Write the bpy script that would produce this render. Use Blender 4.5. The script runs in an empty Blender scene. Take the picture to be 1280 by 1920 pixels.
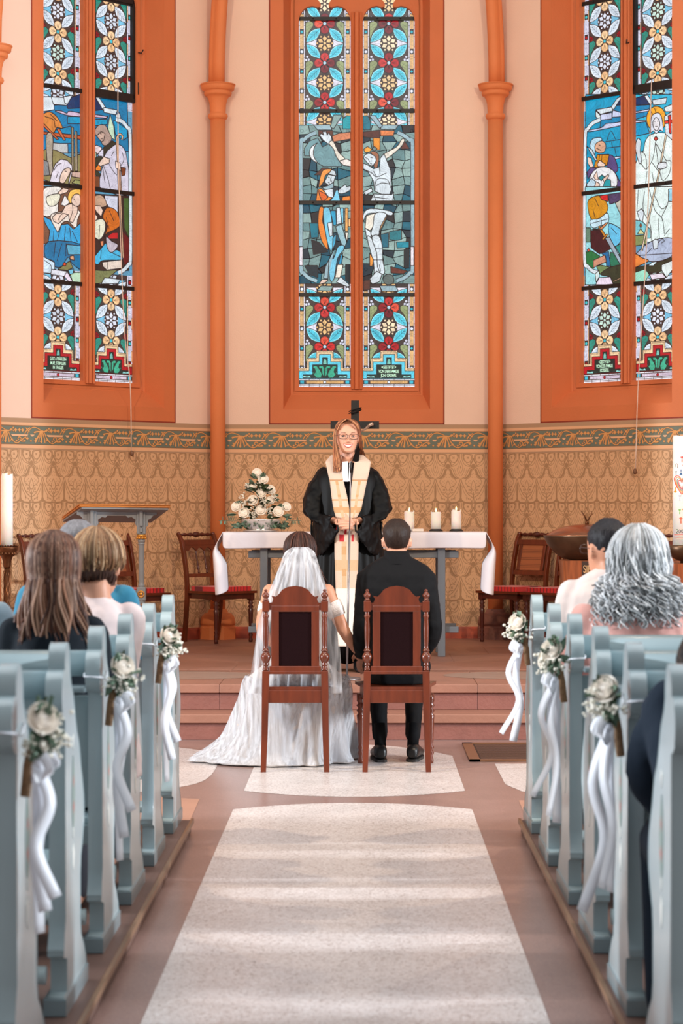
import bpy, math, random
from math import sin, cos, pi, sqrt, atan2
from mathutils import Vector, Matrix, noise
from mathutils.geometry import tessellate_polygon
D = bpy.data
SC = bpy.context.scene
COL = SC.collection
R = random.Random(7)

# ------------------------------------------------------------------ camera, light, exposure
F = 4267.0; PX, PY = 680.0, 955.0; CAMZ = 1.42
cam = D.cameras.new('camera'); camo = D.objects.new('camera', cam); COL.objects.link(camo)
camo.location = (0, 0, CAMZ); camo.rotation_euler = (pi / 2, 0, 0)
cam.sensor_fit = 'VERTICAL'; cam.sensor_height = 36.0; cam.sensor_width = 24.0
cam.lens = F / 1920 * 36; cam.shift_x = -40 / 1920; cam.shift_y = -5 / 1920
cam.clip_end = 200; cam.dof.use_dof = True; cam.dof.focus_distance = 15.3; cam.dof.aperture_fstop = 5.4
SC.camera = camo
SC.view_settings.view_transform = 'Standard'; SC.view_settings.look = 'None'
SC.view_settings.gamma = 1.0; SC.view_settings.exposure = 0.0
SC.view_settings.use_curve_mapping = False

W = D.worlds.new('world'); SC.world = W; W.use_nodes = True
bg = W.node_tree.nodes['Background']; bg.inputs[0].default_value = (.97, .97, 1.0, 1); bg.inputs[1].default_value = .43

def lamp(name, loc, target, power, size, color, kind='AREA', sy=None, spread=None):
    l = D.lights.new(name, kind); l.energy = power; l.color = color
    if kind == 'AREA':
        l.size = size
        if sy: l.shape = 'RECTANGLE'; l.size_y = sy
        if spread: l.spread = spread
    else: l.shadow_soft_size = size
    o = D.objects.new(name, l); COL.objects.link(o); o.location = loc
    d = Vector(target) - Vector(loc); o.rotation_euler = d.to_track_quat('-Z', 'Y').to_euler()
    return o
lamp('chancel_spot_light', (-3.6, 8.6, 5.6), (0.2, 19.4, 2.0), 262, .12, (1, .77, .54))
lamp('chancel_spot_light', (3.6, 8.6, 5.6), (-.3, 19.4, 2.0), 262, .12, (1, .77, .54))
lamp('nave_overhead_fill', (0, 8.0, 8.5), (0, 9, 0), 380, 6, (.94, .97, 1), sy=8)  # added soft cool fill above the nave, not a real roof lamp
lamp('side_window_light', (-12, 7.9, 3.0), (0, 7.7, .3), 1900, .4, (.88, .94, 1), sy=1.6)
lamp('side_window_light', (12, 8.1, 3.2), (0, 7.9, .3), 1900, .4, (.88, .94, 1), sy=1.6)

# ------------------------------------------------------------------ helpers
def lin(c):
    r = []
    for x in c[:3]:
        x = x / 255.0
        r.append(x / 12.92 if x <= .04045 else ((x + .055) / 1.055) ** 2.4)
    return (r[0], r[1], r[2], 1.0)

MATS = {}
def mat(name, c, rough=.6, metal=0, var=.0, vscale=8, bump=0, bscale=60, coat=0, sub=0, emit=0, spec=None, trans=0, alpha=1, sheen=0, stretch=None, c2=None, attr=False, vmix=None):
    if name in MATS: return MATS[name]
    m = D.materials.new(name); m.use_nodes = True; nt = m.node_tree; b = nt.nodes['Principled BSDF']
    MATS[name] = m
    b.inputs['Base Color'].default_value = lin(c); b.inputs['Roughness'].default_value = rough; b.inputs['Metallic'].default_value = metal
    if coat: b.inputs['Coat Weight'].default_value = coat; b.inputs['Coat Roughness'].default_value = .15
    if spec is not None: b.inputs['Specular IOR Level'].default_value = spec
    if sub: b.inputs['Subsurface Weight'].default_value = sub; b.inputs['Subsurface Radius'].default_value = (.01, .004, .002)
    if sheen: b.inputs['Sheen Weight'].default_value = sheen
    if trans: b.inputs['Transmission Weight'].default_value = trans
    if alpha < 1: b.inputs['Alpha'].default_value = alpha
    tc = nt.nodes.new('ShaderNodeTexCoord'); mp = nt.nodes.new('ShaderNodeMapping')
    nt.links.new(tc.outputs['Object'], mp.inputs[0])
    if stretch: mp.inputs['Scale'].default_value = stretch
    src = None
    if attr:
        a = nt.nodes.new('ShaderNodeAttribute'); a.attribute_name = 'Col'; src = a.outputs['Color']
        nt.links.new(src, b.inputs['Base Color'])
    if var or c2:
        n = nt.nodes.new('ShaderNodeTexNoise'); n.inputs['Scale'].default_value = vscale; n.inputs['Detail'].default_value = 4
        nt.links.new(mp.outputs[0], n.inputs[0])
        rp = nt.nodes.new('ShaderNodeValToRGB'); rp.color_ramp.elements[0].position = .35; rp.color_ramp.elements[1].position = .65
        nt.links.new(n.outputs[0], rp.inputs[0])
        mx = nt.nodes.new('ShaderNodeMix'); mx.data_type = 'RGBA'
        nt.links.new(rp.outputs[0], mx.inputs[0])
        if attr:
            hs = nt.nodes.new('ShaderNodeHueSaturation'); hs.inputs['Value'].default_value = 1 - var
            nt.links.new(src, hs.inputs['Color']); nt.links.new(hs.outputs[0], mx.inputs[6]); nt.links.new(src, mx.inputs[7])
        else:
            l = lin(c); mx.inputs[7].default_value = l
            mx.inputs[6].default_value = lin(c2) if c2 else (l[0] * (1 - var), l[1] * (1 - var), l[2] * (1 - var), 1)
        nt.links.new(mx.outputs[2], b.inputs['Base Color']); src = mx.outputs[2]
    if bump:
        n2 = nt.nodes.new('ShaderNodeTexNoise'); n2.inputs['Scale'].default_value = bscale; n2.inputs['Detail'].default_value = 3
        nt.links.new(mp.outputs[0], n2.inputs[0])
        bp = nt.nodes.new('ShaderNodeBump'); bp.inputs['Strength'].default_value = bump; bp.inputs['Distance'].default_value = .01
        nt.links.new(n2.outputs[0], bp.inputs['Height']); nt.links.new(bp.outputs[0], b.inputs['Normal'])
    if emit:
        if src: nt.links.new(src, b.inputs['Emission Color'])
        else: b.inputs['Emission Color'].default_value = lin(c)
        b.inputs['Emission Strength'].default_value = emit
    return m

class MB:
    """collects polygons; build() links them as one mesh object"""
    def __init__(s): s.v = []; s.f = []; s.m = []; s.s = []; s.c = []; s.hc = False; s.T = None
    def add(s, vs, fs, m=0, sm=True, c=None):
        n = len(s.v)
        if s.T is not None: vs = [s.T @ Vector(p) for p in vs]
        s.v.extend([tuple(p) for p in vs])
        for f in fs:
            s.f.append([i + n for i in f]); s.m.append(m); s.s.append(sm); s.c.append(c)
        if c is not None: s.hc = True
    def box(s, x0, x1, y0, y1, z0, z1, m=0, c=None):
        vs = [(x, y, z) for z in (z0, z1) for y in (y0, y1) for x in (x0, x1)]
        s.add(vs, [(0, 2, 3, 1), (4, 5, 7, 6), (0, 1, 5, 4), (2, 6, 7, 3), (0, 4, 6, 2), (1, 3, 7, 5)], m, False, c)
    def prism(s, pts, d0, d1, axis='y', m=0, sm=False, c=None):
        """outline pts in 2D extruded along axis; axis y: pts=(x,z); x: pts=(y,z); z: pts=(x,y)"""
        def P(a, b, d): return {'y': (a, d, b), 'x': (d, a, b), 'z': (a, b, d)}[axis]
        n = len(pts); vs = [P(a, b, d0) for a, b in pts] + [P(a, b, d1) for a, b in pts]
        tr = tessellate_polygon([[Vector((a, b, 0)) for a, b in pts]])
        fs = [tuple(t) for t in tr] + [tuple(i + n for i in reversed(t)) for t in tr]
        s.add(vs, fs, m, False, c)
        s.add(vs, [(i, (i + 1) % n, (i + 1) % n + n, i + n) for i in range(n)], m, sm, c)
    def rings(s, rs, m=0, sm=True, closed=True, cap=True, c=None):
        n = len(rs[0]); vs = [p for r in rs for p in r]; fs = []
        for i in range(len(rs) - 1):
            for j in range(n if closed else n - 1):
                k = (j + 1) % n
                fs.append((i * n + j, i * n + k, (i + 1) * n + k, (i + 1) * n + j))
        if cap and closed:
            fs.append(tuple(range(n - 1, -1, -1))); fs.append(tuple((len(rs) - 1) * n + j for j in range(n)))
        s.add(vs, fs, m, sm, c)
    def lathe(s, prof, cx=0, cy=0, z0=0, seg=24, m=0, sm=True, ph=0, c=None, sx=1, sy=1):
        s.rings([[(cx + r * sx * cos(2 * pi * j / seg + ph), cy + r * sy * sin(2 * pi * j / seg + ph), z0 + z) for j in range(seg)] for r, z in prof], m, sm, c=c)
    def tube(s, path, rad, seg=8, m=0, cap=True, c=None, flat=None):
        path = [Vector(p) for p in path]; n = len(path); rs = []
        t = (path[1] - path[0]).normalized(); up = Vector((0, 0, 1)) if abs(t.z) < .9 else Vector((1, 0, 0))
        nx = t.cross(up).normalized()
        for i, p in enumerate(path):
            t = (path[min(i + 1, n - 1)] - path[max(i - 1, 0)])
            if t.length < 1e-9: t = Vector((0, 0, 1))
            t.normalize()
            nx = (nx - t * nx.dot(t))
            if nx.length < 1e-6: nx = t.orthogonal()
            nx.normalize(); ny = t.cross(nx)
            r = rad[i] if isinstance(rad, (list, tuple)) else rad
            f = flat if flat else 1
            rs.append([p + nx * r * cos(2 * pi * j / seg) + ny * r * f * sin(2 * pi * j / seg) for j in range(seg)])
        s.rings(rs, m, True, cap=cap, c=c)
    def ball(s, c0, r, seg=12, rg=8, m=0, sc=(1, 1, 1), c=None):
        rs = []
        for i in range(1, rg):
            a = pi * i / rg
            rs.append([(c0[0] + r * sc[0] * sin(a) * cos(2 * pi * j / seg), c0[1] + r * sc[1] * sin(a) * sin(2 * pi * j / seg), c0[2] - r * sc[2] * cos(a)) for j in range(seg)])
        s.rings(rs, m, True, c=c)
    def sheet(s, grid, m=0, sm=True, c=None):
        nr = len(grid); nc = len(grid[0])
        s.add([p for r in grid for p in r], [(i * nc + j, i * nc + j + 1, (i + 1) * nc + j + 1, (i + 1) * nc + j) for i in range(nr - 1) for j in range(nc - 1)], m, sm, c)
    def weld(s, grid, colf, m=0):
        nc = len(grid[0]); n = len(s.v); s.v.extend([tuple(p) for r in grid for p in r]); s.hc = True
        for i in range(len(grid) - 1):
            for j in range(nc - 1): s.f.append([n + i * nc + j, n + i * nc + j + 1, n + (i + 1) * nc + j + 1, n + (i + 1) * nc + j]); s.m.append(m); s.s.append(True); s.c.append(colf(i, j))
    def build(s, name, mats, parent=None, world=None, mods=(), loc=None, rot=None):
        me = D.meshes.new(name)
        off = Vector((0, 0, 0))
        if world is not None: off = Vector(world)
        elif parent is not None:
            rt = parent
            while rt.parent is not None: rt = rt.parent
            if rt.name in WORLDROOTS: off = Vector(WORLDROOTS[rt.name])
        vs = s.v if off.length == 0 else [(p[0] - off.x, p[1] - off.y, p[2] - off.z) for p in s.v]
        me.from_pydata(vs, [], s.f)
        if not isinstance(mats, (list, tuple)): mats = [mats]
        for m in mats: me.materials.append(m)
        me.polygons.foreach_set('material_index', s.m); me.polygons.foreach_set('use_smooth', s.s)
        if s.hc:
            at = me.color_attributes.new('Col', 'FLOAT_COLOR', 'CORNER'); arr = []
            for f, c in zip(s.f, s.c):
                q = c if c is not None else (1, 1, 1, 1)
                for _ in f: arr.extend(q)
            at.data.foreach_set('color', arr)
        me.update()
        o = D.objects.new(name, me); COL.objects.link(o)
        if parent is not None: o.parent = parent
        if world is not None: o.location = off
        if loc is not None: o.location = loc
        if rot is not None: o.rotation_euler = rot
        for k, kw in mods:
            md = o.modifiers.new(k.lower(), k)
            for a, b in kw.items(): setattr(md, a, b)
        return o
WORLDROOTS = {}
def BEV(w=.004, seg=2): return ('BEVEL', dict(width=w, segments=seg, limit_method='ANGLE', angle_limit=.6))
def SUB(n=1): return ('SUBSURF', dict(levels=n, render_levels=n))
def SOL(t=.003, off=0): return ('SOLIDIFY', dict(thickness=t, offset=off))
def REM(v=.008): return ('REMESH', dict(mode='VOXEL', voxel_size=v, use_smooth_shade=True))
def SMO(n=6, f=.5): return ('SMOOTH', dict(iterations=n, factor=f))
def tag(o, label=None, cat=None, group=None, kind=None):
    if label: o['label'] = label
    if cat: o['category'] = cat
    if group: o['group'] = group
    if kind: o['kind'] = kind
    return o
def thing(name, label, cat, loc=(0, 0, 0), rz=0, group=None, world=False):
    o = D.objects.new(name, None); COL.objects.link(o); o.location = loc; o.rotation_euler = (0, 0, rz)
    if world: WORLDROOTS[o.name] = tuple(loc)
    return tag(o, label, cat, group)
def copy_tree(o, parent=None):
    c = o.copy(); COL.objects.link(c)
    if parent is not None: c.parent = parent
    for ch in list(o.children): copy_tree(ch, c)
    return c
def at(px, py, Y): return Vector(((px - PX) * Y / F, Y, CAMZ - (py - PY) * Y / F))
def lerp(a, b, t): return a + (b - a) * t
def smooth(pts, n=6):
    """catmull-rom through pts"""
    P = [Vector(p) for p in pts]; P = [P[0] * 2 - P[1]] + P + [P[-1] * 2 - P[-2]]; out = []
    for i in range(1, len(P) - 2):
        for k in range(n):
            t = k / n; a, b, c, d = P[i - 1], P[i], P[i + 1], P[i + 2]
            out.append(.5 * ((2 * b) + (c - a) * t + (2 * a - 5 * b + 4 * c - d) * t * t + (3 * b - a - 3 * c + d) * t ** 3))
    out.append(P[-2]); return out
def sm2(pts, n=6, closed=False):
    q = [(p[0], p[1], 0) for p in pts]
    if closed:
        P = [Vector(p) for p in q]; m = len(P); out = []
        for i in range(m):
            a, b, c, d = P[i - 1], P[i], P[(i + 1) % m], P[(i + 2) % m]
            for k in range(n):
                t = k / n
                out.append(.5 * ((2 * b) + (c - a) * t + (2 * a - 5 * b + 4 * c - d) * t * t + (3 * b - a - 3 * c + d) * t ** 3))
        return [(p.x, p.y) for p in out]
    return [(p.x, p.y) for p in smooth(q, n)]
def strip2(pts, w):
    """2D ribbon quads along polyline; returns verts, faces"""
    vs = []; n = len(pts)
    for i, p in enumerate(pts):
        a = pts[max(i - 1, 0)]; b = pts[min(i + 1, n - 1)]
        dx, dy = b[0] - a[0], b[1] - a[1]; l = math.hypot(dx, dy) or 1
        ww = (w[i] if isinstance(w, (list, tuple)) else w) / 2
        vs += [(p[0] - dy / l * ww, p[1] + dx / l * ww), (p[0] + dy / l * ww, p[1] - dx / l * ww)]
    return vs, [(2 * i, 2 * i + 1, 2 * i + 3, 2 * i + 2) for i in range(n - 1)]

# ------------------------------------------------------------------ materials
M_up = mat('upper_wall_paint', (238, 206, 184), .85, var=.05, vscale=1.2, bump=.15, bscale=90)
M_or = mat('orange_stone_paint', (208, 116, 68), .7, var=.06, vscale=3, bump=.2, bscale=70)
M_col = mat('orange_shaft_paint', (222, 130, 76), .7, var=.05, vscale=3, bump=.2, bscale=70)
M_orl = mat('orange_outline_paint', (140, 52, 30), .7)
M_dg = mat('damask_ground_paint', (220, 176, 134), .8, var=.04, vscale=2)
M_dl = mat('damask_pattern_paint', (174, 135, 97), .8, var=.05, vscale=2)
M_teal = mat('frieze_teal_paint', (112, 122, 108), .8, var=.12, vscale=6)
M_gold = mat('frieze_gold_paint', (222, 160, 98), .8, var=.08, vscale=20)
M_gd = mat('frieze_brown_paint', (140, 98, 62), .8)
M_st = mat('stripe_brown_paint', (176, 142, 110), .8)
M_stl = mat('stripe_peach_paint', (226, 176, 134), .8)
M_plat = mat('sandstone', (154, 108, 90), .5, var=.14, vscale=3, bump=.25, bscale=40)
M_step = mat('red_sandstone', (136, 86, 76), .6, var=.2, vscale=5, bump=.4, bscale=50)
M_iron = mat('black_iron', (22, 18, 17), .5, bump=.2)
# ------------------------------------------------------------------ floor and steps
def mosaic_mat(name, c1, c2, c3, scale=230, rough=.45):
    m = D.materials.new(name); m.use_nodes = True; nt = m.node_tree; b = nt.nodes['Principled BSDF']
    tc = nt.nodes.new('ShaderNodeTexCoord'); vo = nt.nodes.new('ShaderNodeTexVoronoi'); vo.inputs['Scale'].default_value = scale
    nt.links.new(tc.outputs['Object'], vo.inputs[0])
    rp = nt.nodes.new('ShaderNodeValToRGB'); e = rp.color_ramp.elements
    e[0].position = 0; e[0].color = lin(c2); e[1].position = .35; e[1].color = lin(c1)
    q = e.new(.85); q.color = lin(c1); q = e.new(1); q.color = lin(c3)
    sp = nt.nodes.new('ShaderNodeSeparateColor'); nt.links.new(vo.outputs['Color'], sp.inputs[0]); nt.links.new(sp.outputs[0], rp.inputs[0])
    n = nt.nodes.new('ShaderNodeTexNoise'); n.inputs['Scale'].default_value = 4; nt.links.new(tc.outputs['Object'], n.inputs[0])
    mx = nt.nodes.new('ShaderNodeMix'); mx.data_type = 'RGBA'; mx.blend_type = 'MULTIPLY'; mx.inputs[0].default_value = .3
    nt.links.new(rp.outputs[0], mx.inputs[6]); nt.links.new(n.outputs[0], mx.inputs[7]); nt.links.new(mx.outputs[2], b.inputs['Base Color'])
    b.inputs['Roughness'].default_value = rough
    return m
M_mos = mosaic_mat('light_terrazzo', (226, 217, 214), (170, 154, 148), (246, 242, 242), 150, .34)
M_bord = mosaic_mat('red_terrazzo_border', (158, 128, 120), (138, 108, 102), (180, 150, 142), 240, .3)
M_pink = mat('pink_sandstone_slab', (176, 132, 112), .5, var=.1, vscale=4)

YS = 13.99
b = MB(); b.box(-6, 6, -1, YS + .02, -.1, 0)
tag(b.build('floor', M_bord), kind='structure')
def floor_panel(name, outline, z=.001, m=None, lab=None):
    q = MB(); q.add([(x, y, z) for x, y in outline], [tuple(range(len(outline)))], 0, False)
    o = q.build(name, m or M_mos); tag(o, kind='structure'); return o
def scallop(x0, x1, y, bulge, n=44, r=.006):
    out = []
    for i in range(n + 1):
        t = i / n; x = lerp(x0, x1, t); yy = y + bulge * (1 - (2 * t - 1) ** 2) if True else y
        out.append((x, yy))
        if i < n:
            x2 = lerp(x0, x1, (i + .5) / n); t2 = (i + .5) / n
            out.append((x2, y + bulge * (1 - (2 * t2 - 1) ** 2) + math.copysign(r, bulge) * 1.6))
    return out
p1 = [(-.613, 1.0), (.517, 1.0)] + scallop(.517, -.613, 10.76, .24)
floor_panel('floor_mosaic_aisle', p1)
p2 = scallop(-.60, .515, 11.48, -.24) + scallop(.515, -.60, 13.1, .62)
floor_panel('floor_mosaic_front', p2)
pl = [(-2.6, 11.6), (-1.2, 11.45)] + sm2([(-1.2, 11.35), (-.95, 11.6), (-.82, 12.0), (-.82, 12.9), (-.93, 13.35), (-1.15, 13.62)], 5) + [(-2.6, 13.7)]
floor_panel('floor_mosaic_side', pl)
pr = [(.735, 12.7), (.735, 11.75), (.8, 11.45), (1.0, 11.3), (2.6, 11.3), (2.6, 12.7)]
floor_panel('floor_mosaic_side', pr)
floor_panel('floor_slab', [(-.96, 9.9), (-.78, 9.9), (-.80, 11.15), (-1.2, 11.3), (-1.6, 10)], m=M_pink)
floor_panel('floor_slab', [(.74, 9.9), (1.5, 9.9), (1.5, 11.1), (.76, 11.1)], m=M_pink)
# recessed grate at the right
g = thing('floor_grate', 'dark recessed foot grate in a brass frame before the steps', 'grate', (1.2, 13.3, 0), world=True)
q = MB(); q.box(.66, 2.4, 12.85, 13.72, .0015, .004); q.build('mat_bed', mat('dark_grate', (72, 48, 38), .8, var=.3, vscale=40), g)
q = MB()
for x0, x1, y0, y1 in ((.60, .66, 12.80, 13.77), (.6, 2.4, 12.80, 12.85), (.6, 2.4, 13.72, 13.77)): q.box(x0, x1, y0, y1, .001, .010)
q.build('frame', mat('brass_dull', (150, 108, 78), .4, .6), g)
q = MB()
for i in range(14): q.box(.67, 2.39, 12.88 + i * .06, 12.90 + i * .06, .004, .009)
q.build('slats', mat('grate_slat', (96, 66, 52), .6), g)

# steps : nosing slabs over risers
def step(name, y0, z0, z1, cuts):
    q = MB(); xs = [-6] + cuts + [6]
    for a, c in zip(xs[:-1], xs[1:]):
        q.box(a + .0006, c - .0006, y0 + .02, y0 + 1.2, z0, z1 - .055)
    o = q.build(name, M_step, mods=[BEV(.004)]); tag(o, kind='structure')
    q = MB()
    for a, c in zip(xs[:-1], xs[1:]):
        q.box(a + .0005, c - .0005, y0 - .005, y0 + 1.2, z1 - .055, z1)
    n = q.build('step_nosing', M_plat, o, mods=[BEV(.006, 3)])
step('step_lower', YS, 0, .16, [-1.6, .3, 1.9])
step('step_upper', YS + .30, .16, .3216, [-.9, .72, 2.2])
q = MB(); q.box(-6, 6, YS + 1.45, 24, .2, .3216)
tag(q.build('floor_platform', M_plat), kind='structure')
PZ = .3216
# faint slab joints on the platform
q = MB()
for yy in (15.6, 16.4, 17.3, 18.2): q.box(-4, 4, yy, yy + .012, PZ, PZ + .0006)
for i, (a, c) in enumerate(((15.6, 16.4), (16.4, 17.3), (17.3, 18.2), (15.5, 15.6))):
    for x in (-2.1, -.9, .35, 1.5, 2.6):
        q.box(x + i * .3, x + i * .3 + .012, a, c, PZ, PZ + .0006)
tag(q.build('platform_joints', mat('joint', (146, 104, 86), .7)), kind='structure')
def disc(cx, cy, rx, ry, m):
    q = MB(); q.add([(cx + rx * cos(t * pi / 32), cy + ry * sin(t * pi / 32), PZ + .0011) for t in range(64)], [tuple(range(64))], 0, False)
    tag(q.build('platform_inlay', m), kind='structure')
M_in = mat('grey_inlay_stone', (150, 124, 110), .5, var=.1, vscale=10)
disc(1.15, 15.05, .62, .36, M_in); disc(-1.25, 15.05, .62, .36, M_in)

# ------------------------------------------------------------------ apse walls
XA, XB, YW, TT = -1.285, 1.18, 19.4, 1.70
r2 = sqrt(.5)
WALLS = {   # mid point, direction along (screen left to right), outward, half length, window centre
    'left': (Vector((XA - TT / 2, YW - TT / 2, 0)), Vector((r2, r2, 0)), Vector((-r2, r2, 0)), TT * r2, .0466),
    'back': (Vector(((XA + XB) / 2, YW, 0)), Vector((1, 0, 0)), Vector((0, 1, 0)), (XB - XA) / 2, 0.0),
    'right': (Vector((XB + TT / 2, YW - TT / 2, 0)), Vector((r2, -r2, 0)), Vector((r2, r2, 0)), TT * r2, -.017)}
def wpt(w, s, d, z):
    m, a, o = WALLS[w][:3]
    p = m + a * s + o * d; return (p.x, p.y, z)
def unproj(w, px, py, d):
    """pixel -> (s, z) on the plane parallel to wall w at outward depth d"""
    m, a, o = WALLS[w][:3]; m2 = m + o * d
    ray = Vector(((px - PX) / F, 1, -(py - PY) / F))
    t = m2.dot(o) / ray.dot(o)
    p = ray * t; return (p - m2).dot(a), p.z + CAMZ
def arch(hw, zs, zp, n=9, k=1.0, top=None):
    """pointed arch outline from lower left, over, to lower right (s,z); k=1 equilateral"""
    out = [(-hw, zs), (-hw, zp)]; Rr = 2 * hw * k
    cx = -hw + Rr; a1 = math.acos((Rr - hw) / Rr)
    for i in range(1, n + 1):
        a = a1 * i / n; out.append((cx - Rr * cos(a), zp + Rr * sin(a)))
    right = [(-x, z) for x, z in reversed(out[:-1])]
    return out + right
ZTOP = 7.6; ZW = 2.143
def wall_shell(w):
    m, a, o, hl, wc = WALLS[w]
    hole = [(x + wc, z) for x, z in arch(.625, 2.27, 5.75)]
    outer = [(-hl, ZW), (-hl, ZTOP), (hl, ZTOP), (hl, ZW)]
    band = [(x + wc, z) for x, z in arch(.743, ZW, 5.75)]
    q = MB()
    def holed(outer, hole, d, mi):
        P = [Vector((x, z, 0)) for x, z in outer] , [Vector((x, z, 0)) for x, z in reversed(hole)]
        tr = tessellate_polygon(list(P)); al = list(outer) + list(reversed(hole))
        q.add([wpt(w, x, d, z) for x, z in al], [tuple(t) for t in tr], mi, False)
    holed([(-hl, ZW)] + [(-hl, ZTOP), (hl, ZTOP), (hl, ZW)] , [(x, max(z, ZW + .0005)) for x, z in band], 0, 0)
    holed(band, hole, 0, 1)
    # dark outline round the painted band
    for i in range(len(band) - 1):
        vs, fs = strip2([band[i], band[i + 1]], .012); q.add([wpt(w, x, -.0015, z) for x, z in vs], fs, 2, False)
    vs, fs = strip2([band[-1], band[0]], .012); q.add([wpt(w, x, -.0015, z + .006) for x, z in vs], fs, 2, False)
    # lower wall
    q.add([wpt(w, -hl, 0, PZ), wpt(w, hl, 0, PZ), wpt(w, hl, 0, ZW), wpt(w, -hl, 0, ZW)], [(0, 1, 2, 3)], 3, False)
    def rect(z0, z1, mi, d=-.001): q.add([wpt(w, -hl, d, z0), wpt(w, hl, d, z0), wpt(w, hl, d, z1), wpt(w, -hl, d, z1)], [(0, 1, 2, 3)], mi, False)
    rect(2.108, ZW, 4); rect(2.085, 2.108, 5); rect(2.079, 2.085, 7); rect(1.936, 2.079, 6); rect(1.932, 1.937, 7); rect(1.905, 1.932, 5); rect(1.893, 1.905, 4)
    return q
# damask pattern unit, traced relative to its axis (x to the right, y down)
K = .0007845
DS = [([(10, 345), (14, 400), (30, 445), (55, 470), (95, 483), (128, 492)], 4), ([(128, 492), (105, 500), (85, 515), (75, 545), (60, 575), (40, 600), (12, 612)], 5),
      ([(0, 418), (12, 455), (22, 490), (14, 530), (0, 560)], 3), ([(40, 497), (36, 530), (22, 560), (8, 585)], 3), ([(70, 500), (62, 530), (50, 560), (36, 580)], 2.5),
      ([(22, 350), (30, 400), (52, 432), (85, 438), (110, 418), (117, 378), (100, 356), (70, 350)], 5), ([(60, 440), (80, 462), (100, 470)], 4),
      ([(138, 392), (128, 425), (112, 452), (100, 478)], 7), ([(138, 515), (118, 530), (110, 570), (100, 600)], 4), ([(100, 600), (70, 615), (48, 650), (72, 690), (102, 702)], 4),
      ([(138, 632), (120, 670), (114, 705), (122, 732), (138, 745)], 3.5), ([(4, 615), (16, 660), (45, 722), (80, 782), (127, 820)], 5), ([(14, 690), (34, 760), (70, 815), (60, 850)], 3),
      ([(12, 850), (60, 876), (110, 873), (120, 852)], 6), ([(62, 706), (85, 700), (110, 710), (120, 742), (104, 772), (80, 764)], 4), ([(138, 760), (134, 830), (128, 880)], 4),
      ([(60, 818), (68, 836)], 5), ([(80, 825), (86, 842)], 5), ([(100, 832), (105, 850)], 5), ([(118, 770), (128, 790)], 5)]
DF = [[(130, 502), (102, 512), (94, 540), (82, 570), (55, 600), (22, 618), (60, 616), (92, 594), (112, 562), (122, 528)], [(0, 468), (7, 490), (0, 514)],
      [(138, 452), (122, 460), (110, 476), (124, 500), (138, 516)], [(0, 650), (8, 680), (12, 760), (9, 820), (18, 850), (34, 866), (0, 872)],
      [(22, 352), (34, 352), (44, 362), (34, 380), (44, 410), (60, 432), (40, 424), (28, 395)], [(100, 440), (120, 425), (124, 380), (116, 356), (128, 356), (132, 390), (120, 430), (106, 455)]]
DC = [(122, 568), (138, 560), (124, 600), (84, 650), (100, 636), (102, 664), (70, 664), (114, 684), (88, 682), (60, 530), (138, 700)]
DX = [(78, 388), (96, 738)]
def damask(q, w):
    hl = WALLS[w][3]; PW = 276 * K; PH = 531 * K; s0 = -hl
    ax = .02 if w == 'back' else .06
    k0 = int(-hl / PW) - 1
    def P(s, z): return s, z
    def clip(pts):
        for sgn in (-1, 1):
            out = []
            for i in range(len(pts)):
                a, b2 = pts[i - 1], pts[i]
                ia, ib = a[0] * sgn <= hl, b2[0] * sgn <= hl
                if ia != ib:
                    t = (sgn * hl - a[0]) / (b2[0] - a[0]); out.append((sgn * hl, a[1] + (b2[1] - a[1]) * t))
                if ib: out.append(b2)
            pts = out
            if not pts: return pts
        out = []
        for i in range(len(pts)):
            a, b2 = pts[i - 1], pts[i]; ia, ib = a[1] >= .42, b2[1] >= .42
            if ia != ib:
                t = (.42 - a[1]) / (b2[1] - a[1]); out.append((a[0] + (b2[0] - a[0]) * t, .42))
            if ib: out.append(b2)
        return out
    def put(pts, d=-.0012):
        pts = clip(pts)
        if len(pts) > 2: q.add([wpt(w, x, d, z) for x, z in pts], [tuple(range(len(pts)))], 8, False)
    for k in range(k0, -k0 + 2):
        ca = ax + k * PW
        if abs(ca) > hl + PW: continue
        for r in range(4):
            zt = 1.893 - r * PH
            for sg in (-1, 1):
                f = lambda p: (ca + sg * p[0] * K, zt - (p[1] - 345) * K)
                for si, (pts, wd) in enumerate(DS):
                    pp = sm2(pts, 3) if len(pts) > 2 else pts
                    vs, fs = strip2([f(p) for p in pp], wd * K * 1.45)
                    for fc in fs: put([vs[i] for i in fc], -.0012 - si * 5e-5 - 2.5e-5 * (sg > 0))
                for pi_, pts in enumerate(DF): put([f(p) for p in pts], -.0009 + pi_ * 2e-5 - 1e-4 * (sg > 0))
                for x, y in DC: put([f((x + 4 * cos(t * pi / 3), y + 4 * sin(t * pi / 3))) for t in range(6)], -.0027 - .0001 * (sg > 0))
                put([f(p) for p in ((24, 352), (110, 352), (122, 362), (118, 348), (24, 345))], -.0024); put([f(p) for p in ((138, 874), (20, 864), (24, 876), (70, 884), (138, 882))], -.0025 - .0001 * (sg > 0))
                for x, y in DX:
                    for an in (.8, 2.36, 3.9, 5.5):
                        c, s = cos(an), sin(an); put([f(p) for p in ((x, y), (x + 9 * c - 5 * s, y + 9 * s + 5 * c), (x + 17 * c, y + 17 * s), (x + 9 * c + 5 * s, y + 9 * s - 5 * c))])
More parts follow.
